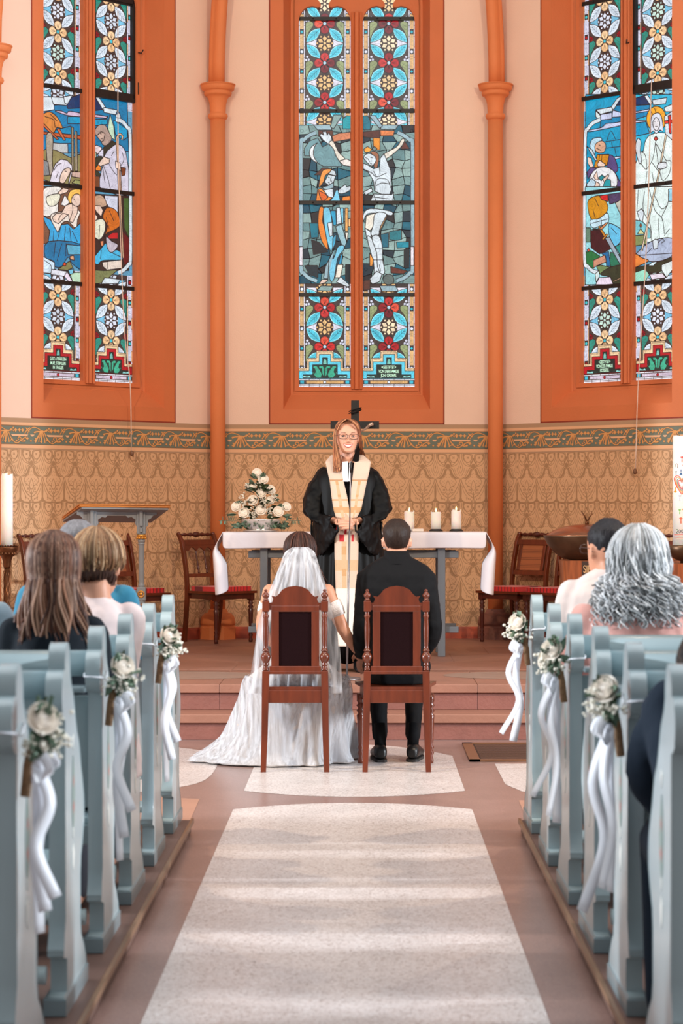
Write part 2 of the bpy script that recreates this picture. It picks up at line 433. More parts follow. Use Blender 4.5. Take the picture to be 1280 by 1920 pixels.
FSK = [([(-10, 150), (-30, 190), (-60, 236), (-78, 272)], 15), ([(-6, 150), (-18, 200), (-34, 240), (-40, 272)], 9), ([(0, 150), (0, 210), (-8, 284)], 14), ([(5, 150), (20, 200), (36, 250), (40, 280)], 11),
       ([(10, 150), (36, 180), (60, 228), (95, 270), (140, 286), (176, 262), (186, 232), (160, 222), (146, 240), (160, 254)], 9), ([(-5, 152), (25, 160), (60, 150), (78, 138)], 12),
       ([(-10, 150), (-40, 132), (-85, 118), (-125, 124), (-160, 150), (-180, 185)], 8), ([(-98, 172), (-60, 162), (-14, 160)], 12), ([(-214, 186), (-188, 150), (-150, 122)], 10), ([(-200, 124), (-176, 150), (-152, 160)], 10),
       ([(190, 262), (215, 236), (250, 222)], 10), ([(176, 262), (205, 268), (235, 262)], 9), ([(60, 228), (70, 250), (50, 262)], 10), ([(-60, 236), (-90, 236)], 10), ([(80, 150), (96, 164)], 8)]
FST = [(118, 150, 26), (165, 148, 24), (205, 150, 24), (-80, 262, 22), (-8, 268, 18), (-88, 172, 16), (262, 236, 22), (75, 250, 16), (230, 262, 16), (60, 148, 18), (130, 262, 14)]
def frieze(q, w):
    hl = WALLS[w][3]; PWF = 445 * K; ax = {'back': .06, 'left': .1, 'right': -.06}[w]; k0 = int(hl / PWF) + 1
    for k in range(-k0 - 1, k0 + 2):
        c0 = ax + k * PWF
        f = lambda p: (c0 + p[0] * K, 2.079 - (p[1] - 107) * K * .955)
        def put(pts, mi, d):
            xs = [p[0] for p in pts]
            if min(xs) < -hl or max(xs) > hl: return
            q.add([wpt(w, x, d, z) for x, z in pts], [tuple(range(len(pts)))], mi, False)
        for grow, mi, d in ((7, 7, -.0016), (0, 9, -.0029)):
            for si, (pts, wd) in enumerate(FSK):
                pp = sm2(pts, 3) if len(pts) > 2 else pts
                vs, fs = strip2([f(p) for p in pp], (wd + grow) * K)
                for fc in fs: put([vs[i] for i in fc], mi, d - si * 6e-5)
            for qi, (x, y, r) in enumerate(FST):
                put([f((x + (r + grow * .6) * (1 if t % 2 == 0 else .5) * cos(t * pi / 4 + pi / 2), y + (r + grow * .6) * (1 if t % 2 == 0 else .5) * sin(t * pi / 4 + pi / 2))) for t in range(8)], mi, d - .0010 - qi * 2e-5)
            for x, y in ((90, 128), (-135, 262)): put([f((x + (10 + grow * .5) * cos(t * pi / 4), y + (10 + grow * .5) * sin(t * pi / 4))) for t in range(8)], mi, d - .0001)
        for x0, x1 in ((58, 275), (-150, -92)):
            put([f(p) for p in ((x0, 194), (x1, 194), (x1 - 18, 215), (x0 + 18, 215))], 5, -.0052)
for w in WALLS:
    q = wall_shell(w); damask(q, w); frieze(q, w)
    o = q.build('wall_' + w, [M_up, M_or, M_orl, M_dg, M_st, M_stl, M_teal, M_gd, M_dl, M_gold]); tag(o, kind='structure')
    hl = WALLS[w][3]
    q = MB(); prof = [(0, PZ), (-.022, PZ), (-.022, .405), (-.012, .42), (0, .42)]
    q.rings([[wpt(w, s, d, z) for d, z in prof] for s in (-hl, hl)], closed=False, sm=False)
    tag(q.build('baseboard_' + w, mat('baseboard_paint', (204, 92, 58), .65, var=.25, vscale=7, c2=(150, 76, 58))), kind='structure')
# chancel side walls in front of the apse
q = MB(); q.box(-3.1, XA - TT, 14.4, YW - TT, PZ, ZTOP); tag(q.build('wall_chancel_left', M_up), kind='structure')
q = MB(); q.box(XB + TT, XB + TT + .2, 14.4, YW - TT, PZ, ZTOP); tag(q.build('wall_chancel_right', M_up), kind='structure')

# wall shafts with capitals and vault ribs
apc = Vector(((XA + XB) / 2, YW - 2.2, 0))
M_red = mat('bare_sandstone_base', (140, 92, 78), .8, var=.35, vscale=14, bump=.5, bscale=40)
def shaft(cx, cy, idx, bare):
    inn = (apc - Vector((cx, cy, 0))).normalized(); x = cx + inn.x * .115; y = cy + inn.y * .115
    lab = {0: 'orange wall shaft between left and middle stained glass windows', 1: 'orange wall shaft between middle and right stained glass windows', 2: 'orange wall shaft cut off at the left picture edge', 3: 'orange wall shaft beyond the right window'}[idx]
    t = thing('wall_shaft', lab, 'column', (x, y, PZ)); t['kind'] = 'structure'; del t['category']
    q = MB(); q.lathe([(.0635, .24), (.0635, 4.46)], seg=24); q.build('shaft', M_col, t)
    q = MB(); q.lathe([(.062, 4.40), (.078, 4.412), (.085, 4.43), (.080, 4.448), (.066, 4.456), (.066, 4.47), (.070, 4.53), (.082, 4.58), (.100, 4.603), (.112, 4.606), (.118, 4.625), (.112, 4.64), (.118, 4.642), (.138, 4.655), (.142, 4.68), (.142, 4.69), (.15, 4.692), (.15, 4.70), (.0, 4.70)], seg=28)
    q.build('capital', M_col, t)
    q = MB(); q.lathe([(.16, 0), (.16, .10), (.152, .108), (.152, .12)], seg=8, sm=False, ph=pi / 8); q.lathe([(.148, .12), (.150, .14), (.138, .19), (.115, .215), (.09, .222), (.082, .235), (.075, .25), (.062, .255)], seg=24)
    q.build('base', M_red if bare else M_col, t)
    # rib rising from the capital
    q = MB(); prof = [(-.052, -.02), (-.066, .0), (-.06, .03), (-.045, .04), (-.052, .07), (-.03, .1), (0, .112), (.03, .1), (.052, .07), (.045, .04), (.06, .03), (.066, 0), (.052, -.02)]
    L = sqrt((apc.x - x) ** 2 + (apc.y - y) ** 2); sd = Vector((-inn.y, inn.x, 0)); rs = []; RR = 4.2
    for i in range(16):
        a = i / 15 * .75; off = RR * (1 - cos(a)); zz = 4.70 + RR * sin(a)
        nrm = inn * cos(a) - Vector((0, 0, 1)) * sin(a)
        rs.append([inn * (off - .045) + Vector((0, 0, zz)) + sd * u + nrm * v for u, v in prof])
    q.rings(rs, sm=True); q.build('vault_rib', M_col, t)
shaft(XA, YW, 0, False); shaft(XB, YW, 1, True); shaft(XA - TT, YW - TT, 2, False); shaft(XB + TT, YW - TT, 3, False)
# ------------------------------------------------------------------ stained glass windows
M_glass = mat('stained_glass', (255, 255, 255), .25, var=.22, vscale=16, attr=True, emit=1.3)
M_glass.node_tree.nodes['Principled BSDF'].inputs['Base Color'].default_value = (0, 0, 0, 1)
M_stone = M_or
def paint_glass(m):
    nt = m.node_tree; b = nt.nodes['Principled BSDF']; L = nt.links; src = b.inputs['Emission Color'].links[0].from_socket
    tc = nt.nodes.new('ShaderNodeTexCoord'); n = nt.nodes.new('ShaderNodeTexNoise'); n.inputs['Scale'].default_value = 5; n.inputs['Detail'].default_value = 1.5; L.new(tc.outputs['Object'], n.inputs[0])
    mu = nt.nodes.new('ShaderNodeMath'); mu.operation = 'MULTIPLY'; mu.inputs[1].default_value = 26; L.new(n.outputs[0], mu.inputs[0])
    fr = nt.nodes.new('ShaderNodeMath'); fr.operation = 'FRACT'; L.new(mu.outputs[0], fr.inputs[0])
    rp = nt.nodes.new('ShaderNodeValToRGB'); e = rp.color_ramp.elements; e[0].position = 0; e[0].color = (.30, .30, .34, 1); e[1].position = .16; e[1].color = (.86, .86, .88, 1); q = e.new(.6); q.color = (1, 1, 1, 1); q = e.new(1); q.color = (.80, .80, .82, 1); L.new(fr.outputs[0], rp.inputs[0])
    mx = nt.nodes.new('ShaderNodeMix'); mx.data_type = 'RGBA'; mx.blend_type = 'MULTIPLY'; mx.inputs[0].default_value = .62; L.new(src, mx.inputs[6]); L.new(rp.outputs[0], mx.inputs[7]); L.new(mx.outputs[2], b.inputs['Emission Color'])
paint_glass(M_glass)
for l_ in list(M_glass.node_tree.nodes['Principled BSDF'].inputs['Base Color'].links): M_glass.node_tree.links.remove(l_)
M_glass.node_tree.nodes['Principled BSDF'].inputs['Base Color'].default_value = (.01, .01, .012, 1)
LEAD = (34, 26, 26)
def text_mesh(cu):
    t = D.objects.new(cu.name, cu); COL.objects.link(t); bpy.context.view_layer.update()
    me = D.meshes.new_from_object(t.evaluated_get(bpy.context.evaluated_depsgraph_get())); D.objects.remove(t)
    o = D.objects.new(cu.name, me); COL.objects.link(o); return o
GD = .27   # depth of the glass behind the wall face
class Pane(MB):
    def __init__(s, w, u0, u1, z0, z1): MB.__init__(s); s.w = w; s.u0, s.u1, s.z0, s.z1 = u0, u1, z0, z1; s.n = 0
    def clip(s, pts):
        for ax, lim, sg in ((0, s.u0, 1), (0, s.u1, -1), (1, s.z0, 1), (1, s.z1, -1)):
            out = []
            for i in range(len(pts)):
                a, b2 = pts[i - 1], pts[i]; ia, ib = (a[ax] - lim) * sg >= 0, (b2[ax] - lim) * sg >= 0
                if ia != ib:
                    t = (lim - a[ax]) / (b2[ax] - a[ax]); out.append((a[0] + (b2[0] - a[0]) * t, a[1] + (b2[1] - a[1]) * t))
                if ib: out.append(b2)
            pts = out
            if len(pts) < 3: return []
        return pts
    def raw(s, pts, col, lay):
        pts = s.clip(pts)
        if pts: s.add([wpt(s.w, u, GD - lay * 6e-5, z) for u, z in pts], [tuple(range(len(pts)))], 0, False, lin(col))
    def poly(s, pts, col, lead=.006, lay=None, lc=LEAD):
        if lay is None: s.n += 2; lay = s.n
        s.raw(pts, col, lay)
        if lead:
            q = list(pts) + [pts[0]]
            for i in range(len(q) - 1):
                vs, fs = strip2([q[i], q[i + 1]], lead); s.raw([vs[0], vs[1], vs[3], vs[2]], lc, lay + 1)
    def stroke(s, pts, w, col, lead=0, lay=None):
        if lay is None: s.n += 2; lay = s.n
        if lead:
            vs, fs = strip2(pts, w + lead * 2)
            for f in fs: s.raw([vs[i] for i in f], LEAD, lay)
        vs, fs = strip2(pts, w)
        for f in fs: s.raw([vs[i] for i in f], col, lay + 1)
    def circ(s, x, z, r, col, lead=.005, lay=None, n=14, sx=1):
        s.poly([(x + r * sx * cos(2 * pi * i / n), z + r * sin(2 * pi * i / n)) for i in range(n)], col, lead, lay)
    def vesica(s, a, b2, hw, col, lead=.005, lay=None, vein=None):
        dx, dz = b2[0] - a[0], b2[1] - a[1]; L = math.hypot(dx, dz); nx, nz = -dz / L, dx / L; pts = []
        for sg in (1, -1):
            for i in range(7):
                t = i / 7 if sg > 0 else 1 - i / 7
                o = hw * sin(pi * t) * sg; pts.append((a[0] + dx * t + nx * o, a[1] + dz * t + nz * o))
        s.poly(pts, col, lead, lay)
        if vein:
            s.stroke([(a[0] + dx * .08, a[1] + dz * .08), (a[0] + dx * .85, a[1] + dz * .85)], .003, vein, lay=lay + 2)
            for t in (.25, .42, .59, .74):
                for sg in (1, -1):
                    p = (a[0] + dx * t, a[1] + dz * t); o = hw * .72 * sin(pi * min(1, t + .1))
                    s.stroke([p, (p[0] + dx * .16 + nx * o * sg, p[1] + dz * .16 + nz * o * sg)], .0022, vein, lay=lay + 2)
RD = [(206, 32, 32), (176, 18, 26), (224, 74, 50), (112, 16, 28), (150, 14, 26), (196, 40, 40)]
def cell(P, cx, cz, pal, rr):
    k = 1 / (8.725 * 216.8); f = lambda x, y: (cx + x * k, cz - y * k)
    leaf, rim, fl, quat, ctr, diam, corn, berry = pal
    # ground, diamonds, corners
    P.raw([f(-316, -323), f(316, -323), f(316, 323), f(-316, 323)], (70, 56, 52), 1)
    for sg in (-1, 1):
        for y in (-322, 322):
            P.poly([f(sg * 300, y), f(sg * 130, y - 62 * (1 if y > 0 else -1)), f(sg * 130, y)], diam, 0, 2)
        P.poly([f(sg * 312, -10), f(sg * 240, -45), f(sg * 185, -10), f(sg * 190, 40), f(sg * 250, 120), f(sg * 300, 240), f(sg * 312, 250)], corn, .004, 2)
        for yy in (20, 70, 120): P.stroke([f(sg * 210, yy - 20), f(sg * 300, yy + 40)], .002, (70, 84, 60), lay=5)
        for bx, by in ((285, -100), (262, -55), (300, -48)): P.circ(*f(sg * bx, by), 24 * k, berry, .003, 4, 8)
        for sy in (-1, 1):
            P.vesica(f(sg * 62, sy * 70), f(sg * 305, sy * 308), 78 * k, rim, .005, 6)
            P.vesica(f(sg * 72, sy * 80), f(sg * 296, sy * 298), 62 * k, leaf, 0, 8, vein=(20, 84, 104) if leaf[0] < 150 else (96, 112, 128))
    for (dx, dy) in ((100, 0), (-100, 0), (0, 98), (0, -98)):
        c = rr.choice(quat); P.circ(*f(dx, dy), 76 * k, c, .006, 12)
        P.circ(*f(dx, dy), 60 * k, tuple(min(255, int(v * 1.06 + 6)) for v in c), .002, 15)
        for an in (-.9, -.45, 0, .45, .9):
            a0 = atan2(dy, dx) + an; P.stroke([f(dx * .5, dy * .5), f(dx + 44 * cos(a0), dy + 44 * sin(a0))], .0024, tuple(int(v * .45) for v in c), lay=18)
    P.circ(*f(0, 0), 30 * k, ctr, .005, 21)
def flower(P, cx, cz, pal, rr):
    k = 1 / (8.725 * 216.8); f = lambda x, y: (cx + x * k, cz - y * k)
    P.circ(*f(0, 0), 140 * k, (66, 44, 38), .004, 11)
    fc = rr.choice(pal[2])
    for i in range(6):
        a = i * pi / 3 + pi / 6; x, y = cos(a), sin(a)
        P.poly([f(x * 24, y * 24), f(x * 80 - y * 40, y * 80 + x * 40), f(x * 105 - y * 20, y * 105 + x * 20), f(x * 132, y * 132), f(x * 105 + y * 20, y * 105 - x * 20), f(x * 80 + y * 40, y * 80 - x * 40)], fc, .003, 13)
        a += pi / 6; P.circ(*f(124 * cos(a), 124 * sin(a)), 15 * k, fc, 0, 13, 8)
    P.circ(*f(0, 0), 26 * k, fc, .004, 15, 10)
PALC = ((84, 204, 226), (176, 236, 242), [(240, 204, 150), (236, 190, 128), (246, 222, 184)], RD, (180, 212, 228), (226, 222, 236), (150, 160, 112), (216, 216, 232))
PALS = ((214, 226, 238), (236, 240, 248), [(222, 226, 240), (206, 214, 226), (200, 226, 214)], [(242, 196, 150), (236, 186, 136)], (64, 190, 206), (118, 190, 222), (34, 140, 124), (150, 24, 34))
def borders(P, side, pal, rr, side_col):
    """beaded border strips each side, z from bottom to top"""
    u0, u1 = P.u0, P.u1
    P.raw([(u0, P.z0), (u1, P.z0), (u1, P.z1), (u0, P.z1)], (60, 48, 46), 0)
    bead = (238, 190, 132) if side_col else (226, 224, 240)
    for uu in (u0 + .006, u0 + .0505, u1 - .006, u1 - .0505):
        z = P.z0
        while z < P.z1:
            P.raw([(uu - .004, z), (uu + .004, z), (uu + .004, z + .088), (uu - .004, z + .088)], (228, 226, 238) if side_col else rr.choice([(228, 220, 240), (238, 190, 150)]), 24); z += .092
    for uc in (u0 + .028, u1 - .028):
        n = 0; z = P.z0 + .02
        while z < P.z1:
            P.raw([(uc - .015, z), (uc + .015, z), (uc + .015, z + .125), (uc - .015, z + .125)], bead, 24)
            for j in range(11):
                for dx in (-.005, .005): P.raw([(uc + dx - .0028, z + .006 + j * .0112), (uc + dx + .0028, z + .006 + j * .0112), (uc + dx + .0028, z + .011 + j * .0112), (uc + dx - .0028, z + .011 + j * .0112)], (70, 50, 40) if side_col else (84, 84, 120), 25)
            zz = z + .145
            if n % 2: P.circ(uc, zz, .015, (40, 184, 204) if side_col else (60, 190, 196), .003, 25, 4 if side_col else 8)
            else: P.circ(uc, zz, .014, (230, 232, 244) if side_col else (176, 22, 32), .003, 25, 8)
            z += .171; n += 1
def stepped(P, cz0, centre, txt):
    """stepped donor panel at the foot of a light"""
    k = 1 / (5.333 * 216.8); cx = (P.u0 + P.u1) / 2
    f = lambda x, y: (cx + (x - 318) * k, 2.476 + (930 - y) * k)
    edge = (96, 208, 232) if centre else (178, 26, 36); bead = (240, 204, 160)
    P.poly([f(62, 845), f(62, 740), f(140, 740), f(140, 640), f(235, 640), f(235, 565), f(405, 565), f(405, 640), f(500, 640), f(500, 740), f(574, 740), f(574, 845)], bead, .005, 30)
    for pts in ([(70, 752), (140, 752)], [(152, 740), (152, 652), (235, 652)], [(247, 640), (247, 578), (393, 578), (393, 640)], [(405, 652), (488, 652), (488, 740)], [(500, 752), (570, 752)]):
        for a, c in zip(pts[:-1], pts[1:]):
            L = math.hypot(c[0] - a[0], c[1] - a[1]); n = max(2, int(L / 12))
            for i in range(n):
                x = lerp(a[0], c[0], (i + .5) / n); y = lerp(a[1], c[1], (i + .5) / n); P.raw([f(x - 3, y - 4), f(x + 3, y - 4), f(x + 3, y + 4), f(x - 3, y + 4)], (70, 40, 30), 32)
    P.poly([f(62, 845), f(62, 768), f(162, 768), f(162, 676), f(262, 676), f(262, 602), f(378, 602), f(378, 676), f(478, 676), f(478, 768), f(574, 768), f(574, 845)], edge, .005, 33)
    P.poly([f(100, 838), f(100, 806), f(196, 806), f(196, 706), f(296, 706), f(296, 636), f(346, 636), f(346, 706), f(444, 706), f(444, 806), f(540, 806), f(540, 838)], (30, 52, 46), .005, 35)
    P.poly([f(300, 700), f(306, 660), f(320, 642), f(334, 660), f(340, 700)], (120, 190, 176), .003, 37)
    for sg in (-1, 1): P.poly([f(318 + sg * 135, 836), f(318 + sg * 150, 815), f(318 + sg * 180, 824), f(318 + sg * 214, 812), f(318 + sg * 222, 834)], (140, 206, 200), .003, 37)
    if not txt:
        for sg in (-1, 1):
            for pts in ([(4, 830), (4, 740), (20, 720), (50, 716), (60, 730), (46, 744), (30, 740), (24, 800)], [(28, 800), (50, 760), (80, 720), (110, 716), (116, 736), (98, 744), (90, 780), (110, 800), (84, 836), (40, 836)], [(110, 790), (120, 770), (120, 800)]):
                P.poly([f(318 + sg * x, y) for x, y in pts], (58, 172, 138), .003, 37)
    else: P.poly([f(200, 712), f(438, 712), f(438, 800), f(400, 836), f(236, 836), f(200, 800)], (24, 44, 38), .003, 37)
    # lowest border strip
    P.raw([f(40, 848), f(600, 848), f(600, 940), f(40, 940)], (80, 60, 54), 38)
    P.raw([f(135, 866), f(505, 866), f(505, 893), f(135, 893)], (240, 190, 120) if centre else (226, 210, 228), 39)
    for i in range(30):
        for y in (872, 883): P.raw([f(140 + i * 12.2, y), f(146 + i * 12.2, y), f(146 + i * 12.2, y + 5), f(140 + i * 12.2, y + 5)], (80, 50, 40), 40)
    for x in (92, 544): P.poly([f(x - 20, 862), f(x + 20, 862), f(x + 20, 897), f(x - 20, 897)], (60, 184, 208), .003, 40)
    P.circ(*f(318, 880), 15 * k, (226, 230, 238) if centre else (180, 26, 36), .003, 42, 8)
    for y0, y1 in ((850, 858), (902, 910), (915, 928)):
        for i in range(5): P.raw([f(62 + i * 104, y0), f(160 + i * 104, y0), f(160 + i * 104, y1), f(62 + i * 104, y1)], (234, 232, 240), 41)
W_ = (212, 222, 228); CR = (236, 226, 210); SK = (232, 202, 184); GT = (136, 164, 160); OR = (236, 130, 40); BL = (120, 200, 228); BR = (92, 48, 34); GB = (150, 178, 188)
Z2 = (550, 210, 5.333); Z3 = (550, 380, 5.333); Z5 = (70, 180, 6.737); Z6 = (70, 350, 6.737); Z7 = (1080, 180, 6.737); Z8 = (1080, 350, 6.737)
def S(c, *p): return (c, p)
SCENES = {'back': [
 (Z2, [
  ('s', 34, GB, [(75, 1010), (75, 330), (100, 285), (150, 240), (225, 205)]), ('s', 34, GB, [(1190, 1010), (1190, 330), (1165, 285), (1110, 240), (1040, 205)]),
  (GB, [(200, 130), (365, 125), (385, 180), (240, 180)]), (GB, [(880, 130), (1050, 130), (1020, 175), (870, 172)]), (GT, [(400, 30), (490, 30), (400, 170), (370, 150)]), (GB, [(750, 30), (820, 40), (890, 140), (860, 165)]),
  ((12, 150, 160), [(490, 170), (490, 70), (530, 40), (575, 40), (575, 170)]), ((20, 112, 130), [(695, 40), (745, 40), (770, 90), (770, 180), (695, 180)]),
  (BR, [(250, 185), (395, 185), (395, 240), (250, 240)]), ((214, 130, 90), [(385, 240), (450, 215), (570, 200), (570, 270), (400, 300)]), ((86, 40, 30), [(695, 200), (865, 180), (865, 265), (695, 250)]), ((226, 128, 70), [(865, 182), (1010, 185), (1000, 238), (870, 240)]), ((230, 140, 36), [(795, 258), (865, 260), (865, 380), (800, 380)]),
  ((110, 150, 156), [(245, 260), (160, 290), (110, 360), (110, 440), (160, 440), (240, 510), (300, 545), (480, 545), (460, 480), (400, 360), (350, 320), (290, 350)]),
  ((238, 240, 240), [(240, 310), (180, 350), (160, 410), (180, 470), (240, 510), (205, 450), (200, 390), (215, 340)]), (BR, [(210, 630), (290, 560), (350, 560), (290, 630)]),
  (W_, [(290, 190), (302, 232), (272, 215), (265, 240), (300, 285), (350, 322), (385, 290), (380, 250), (352, 208), (338, 232), (322, 188), (308, 200)]), (CR, [(355, 315), (395, 290), (450, 400), (515, 470), (470, 500), (425, 440), (400, 370)]), ((238, 222, 214), [(455, 490), (530, 470), (577, 490), (577, 545), (500, 535)]),
  ((240, 150, 66), [(255, 755), (265, 660), (290, 590), (330, 570), (385, 575), (352, 610), (318, 640), (300, 700)]), (W_, [(350, 622), (380, 578), (415, 590), (428, 640)]), (W_, [(310, 700), (348, 625), (420, 642), (402, 700), (350, 735)]), (GB, [(280, 755), (345, 738), (402, 702), (400, 760), (330, 780)]),
  (OR, [(222, 910), (240, 780), (275, 762), (380, 860), (340, 910)]), ((222, 96, 24), [(250, 785), (320, 820), (345, 855), (290, 900), (262, 840)]), (W_, [(300, 780), (395, 765), (400, 860), (350, 850)]), (BL, [(345, 912), (400, 850), (425, 780), (445, 780), (470, 905)]), (W_, [(450, 810), (460, 770), (520, 728), (530, 750), (567, 740), (567, 780), (500, 815)]), (OR, [(480, 912), (490, 850), (567, 838), (567, 912)]),
  (CR, [(905, 420), (1030, 350), (1085, 270), (1112, 290), (1060, 365), (925, 470)]), ((100, 44, 32), [(1070, 370), (1110, 290), (1160, 370)]), ((236, 160, 60), [(700, 375), (740, 345), (785, 375), (760, 400), (715, 405)]), ((120, 140, 140), [(785, 365), (810, 345), (835, 370), (810, 395)]), ((160, 100, 70), [(770, 402), (825, 400), (855, 450), (835, 560), (800, 545), (820, 480)]),
  (W_, [(700, 455), (745, 415), (810, 440), (825, 490), (785, 540), (745, 515)]), (W_, [(697, 512), (750, 535), (800, 570), (860, 550), (868, 460), (905, 415), (930, 480), (972, 590), (978, 780), (960, 825), (880, 822), (810, 790), (800, 690), (745, 600), (697, 575)]),
  ('l', [(700, 570), (780, 610), (830, 650), (930, 610)]), ('l', [(830, 650), (800, 590)]), ('l', [(815, 790), (820, 700), (860, 665), (940, 680), (970, 760)]), ('l', [(825, 740), (880, 710), (960, 720)]), ('l', [(860, 550), (865, 620)]), ('l', [(715, 455), (745, 470), (760, 500)]), ('l', [(770, 455), (790, 460)]), ('l', [(345, 650), (365, 660)]), ('l', [(378, 648), (372, 690), (385, 690)]), ('l', [(345, 705), (362, 712)]), ('l', [(765, 515), (785, 520)]),
  (W_, [(760, 912), (800, 820), (980, 828), (1002, 800), (990, 912)]), ('l', [(780, 850), (960, 870)]), ('l', [(800, 825), (830, 905)]), (W_, [(700, 800), (780, 758), (792, 792), (722, 832)])]),
 (Z3, [
  ('s', 34, GB, [(75, 30), (75, 640), (100, 700), (150, 750), (235, 785)]), ('s', 34, GB, [(1190, 30), (1190, 640), (1165, 700), (1110, 750), (1030, 785)]), ((232, 222, 228), [(58, 440), (94, 440), (94, 630), (58, 630)]), ((232, 222, 228), [(1170, 440), (1204, 440), (1204, 630), (1170, 630)]),
  ((30, 30, 34), [(180, 370), (260, 400), (345, 490), (200, 520)]), ((24, 40, 48), [(110, 630), (240, 628), (245, 750), (160, 720)]), ((0, 110, 130), [(160, 205), (245, 205), (250, 350), (175, 355)]), ((20, 100, 120), [(870, 320), (950, 300), (950, 450), (890, 450)]), ((30, 118, 128), [(960, 290), (1080, 270), (1080, 370), (1020, 380), (960, 370)]), ((10, 140, 160), [(1030, 395), (1155, 390), (1155, 450), (1035, 455)]), ((26, 34, 40), [(1105, 470), (1155, 470), (1150, 650), (1105, 650)]), ((22, 30, 36), [(520, 620), (567, 620), (567, 810), (520, 770)]),
  (OR, [(262, 50), (302, 60), (290, 180), (312, 260), (348, 470), (290, 400), (258, 300), (245, 180)]), (BL, [(302, 60), (360, 60), (385, 190), (398, 330), (382, 490), (340, 400), (305, 200)]), ((30, 156, 196), [(368, 80), (422, 80), (430, 220), (400, 232)]), (W_, [(428, 50), (465, 50), (482, 205), (430, 222)]), (BL, [(465, 55), (500, 55), (500, 210), (485, 210)]), (W_, [(340, 205), (390, 195), (390, 330), (360, 340)]),
  ((148, 186, 196), [(420, 240), (480, 215), (532, 400), (500, 470), (440, 310)]), ((64, 166, 204), [(395, 350), (430, 310), (420, 400), (390, 480)]), (BL, [(400, 560), (440, 450), (480, 425), (505, 435), (500, 475), (440, 560), (405, 765), (362, 765), (360, 570)]), (GB, [(300, 760), (320, 640), (410, 460), (355, 565), (345, 762)]), ((30, 150, 196), [(448, 620), (470, 530), (492, 500), (482, 612)]), (CR, [(415, 752), (440, 620), (497, 622), (468, 750)]), ((238, 170, 96), [(515, 55), (545, 55), (545, 290), (515, 290)]), ((238, 180, 120), [(548, 160), (570, 160), (570, 240), (548, 240)]), (CR, [(515, 300), (548, 300), (535, 400)]),
  (SK, [(250, 822), (285, 770), (350, 770), (320, 800)]), (W_, [(430, 795), (470, 740), (567, 830), (540, 842)]), (GT, [(235, 880), (275, 832), (400, 835), (370, 885)]), (GB, [(862, 832), (1020, 830), (1050, 888), (885, 886)]),
  (W_, [(700, 110), (770, 60), (975, 88), (978, 130), (870, 108), (740, 112), (700, 185)]), (CR, [(728, 130), (820, 105), (800, 240), (765, 282), (715, 255)]), (W_, [(820, 105), (932, 115), (880, 230), (842, 340), (775, 322), (795, 230)]), (W_, [(715, 255), (770, 292), (780, 352), (730, 352)]), (W_, [(735, 352), (780, 358), (832, 500), (840, 640), (870, 700), (810, 720), (800, 600)]), (W_, [(782, 350), (850, 330), (888, 430), (890, 560), (912, 690), (880, 720), (840, 640), (830, 500)]),
  (W_, [(752, 775), (830, 685), (885, 715), (860, 790), (790, 815)]), ('l', [(820, 462), (885, 464)]), ('l', [(800, 572), (888, 572)]), ('l', [(860, 620), (870, 690)]), ((236, 150, 60), [(762, 500), (800, 570), (790, 635), (762, 635)]), ((238, 178, 110), [(870, 240), (928, 130), (938, 130), (855, 300)]), ((104, 44, 30), [(970, 640), (1140, 685), (1100, 712), (975, 705)]), ((92, 104, 100), [(905, 740), (950, 715), (995, 740), (1000, 800), (950, 822), (905, 800)]), ((86, 46, 34), [(697, 780), (770, 770), (765, 870), (697, 880)])])],
 'left': [
 (Z5, [
  ((0, 122, 172), [(60, 120), (370, 110), (560, -20), (560, 720), (60, 720)]), ((8, 54, 100), [(370, 110), (420, 20), (560, -30), (560, 150), (380, 160)]), ((0, 146, 190), [(380, 260), (560, 260), (560, 350), (380, 350)]), ((0, 136, 182), [(190, 440), (420, 380), (430, 600), (200, 600)]), ((206, 180, 204), [(220, 190), (300, 190), (370, 220), (400, 192), (560, 225), (560, 262), (400, 250), (300, 222)]),
  (W_, [(60, 10), (200, 10), (212, 175), (60, 200)]), (W_, [(170, 10), (350, 20), (372, 120), (200, 108)]), (W_, [(340, 90), (330, 10), (440, -10), (375, 110)]),
  ((190, 190, 190), [(190, 590), (280, 600), (380, 600), (385, 720), (190, 720)]), ((140, 130, 84), [(60, 700), (240, 690), (420, 780), (560, 750), (560, 1100), (60, 1050)]), ((214, 132, 62), [(60, 240), (150, 200), (240, 260), (300, 360), (310, 410), (240, 400), (190, 470), (60, 330)]), ('l', [(90, 260), (200, 300), (220, 400)]), ('l', [(160, 230), (250, 320)]), ((190, 88, 48), [(60, 450), (545, 500), (545, 550), (200, 510), (60, 480)]), ((200, 100, 54), [(60, 330), (265, 545), (240, 552), (60, 372)]), ((196, 100, 60), [(240, 420), (275, 410), (355, 560), (325, 560)]),
  ((168, 156, 140), [(110, 490), (190, 500), (185, 800), (190, 990), (130, 970), (115, 790)]), ((150, 136, 112), [(425, 390), (452, 400), (455, 950), (428, 950)]), ((160, 146, 122), [(470, 440), (495, 450), (505, 950), (470, 950)]), ((130, 132, 134), [(60, 800), (130, 830), (150, 1000), (60, 1010)]),
  ((222, 214, 226), [(150, 1085), (180, 970), (220, 860), (290, 800), (370, 812), (432, 880), (436, 960), (400, 910), (335, 925), (300, 995), (270, 1095)]), (SK, [(285, 1015), (330, 930), (400, 910), (412, 960), (370, 1040), (330, 1100), (280, 1090)]), ('l', [(345, 950), (365, 955)]), ('l', [(200, 950), (240, 880), (300, 850)]), ('l', [(230, 1040), (260, 960)]), ((224, 214, 226), [(385, 1100), (415, 960), (436, 960), (400, 1105)]), ((206, 172, 158), [(430, 960), (560, 960), (560, 1040), (430, 1020)]), ((150, 152, 96), [(430, 1100), (470, 1060), (560, 1070), (560, 1130)]),
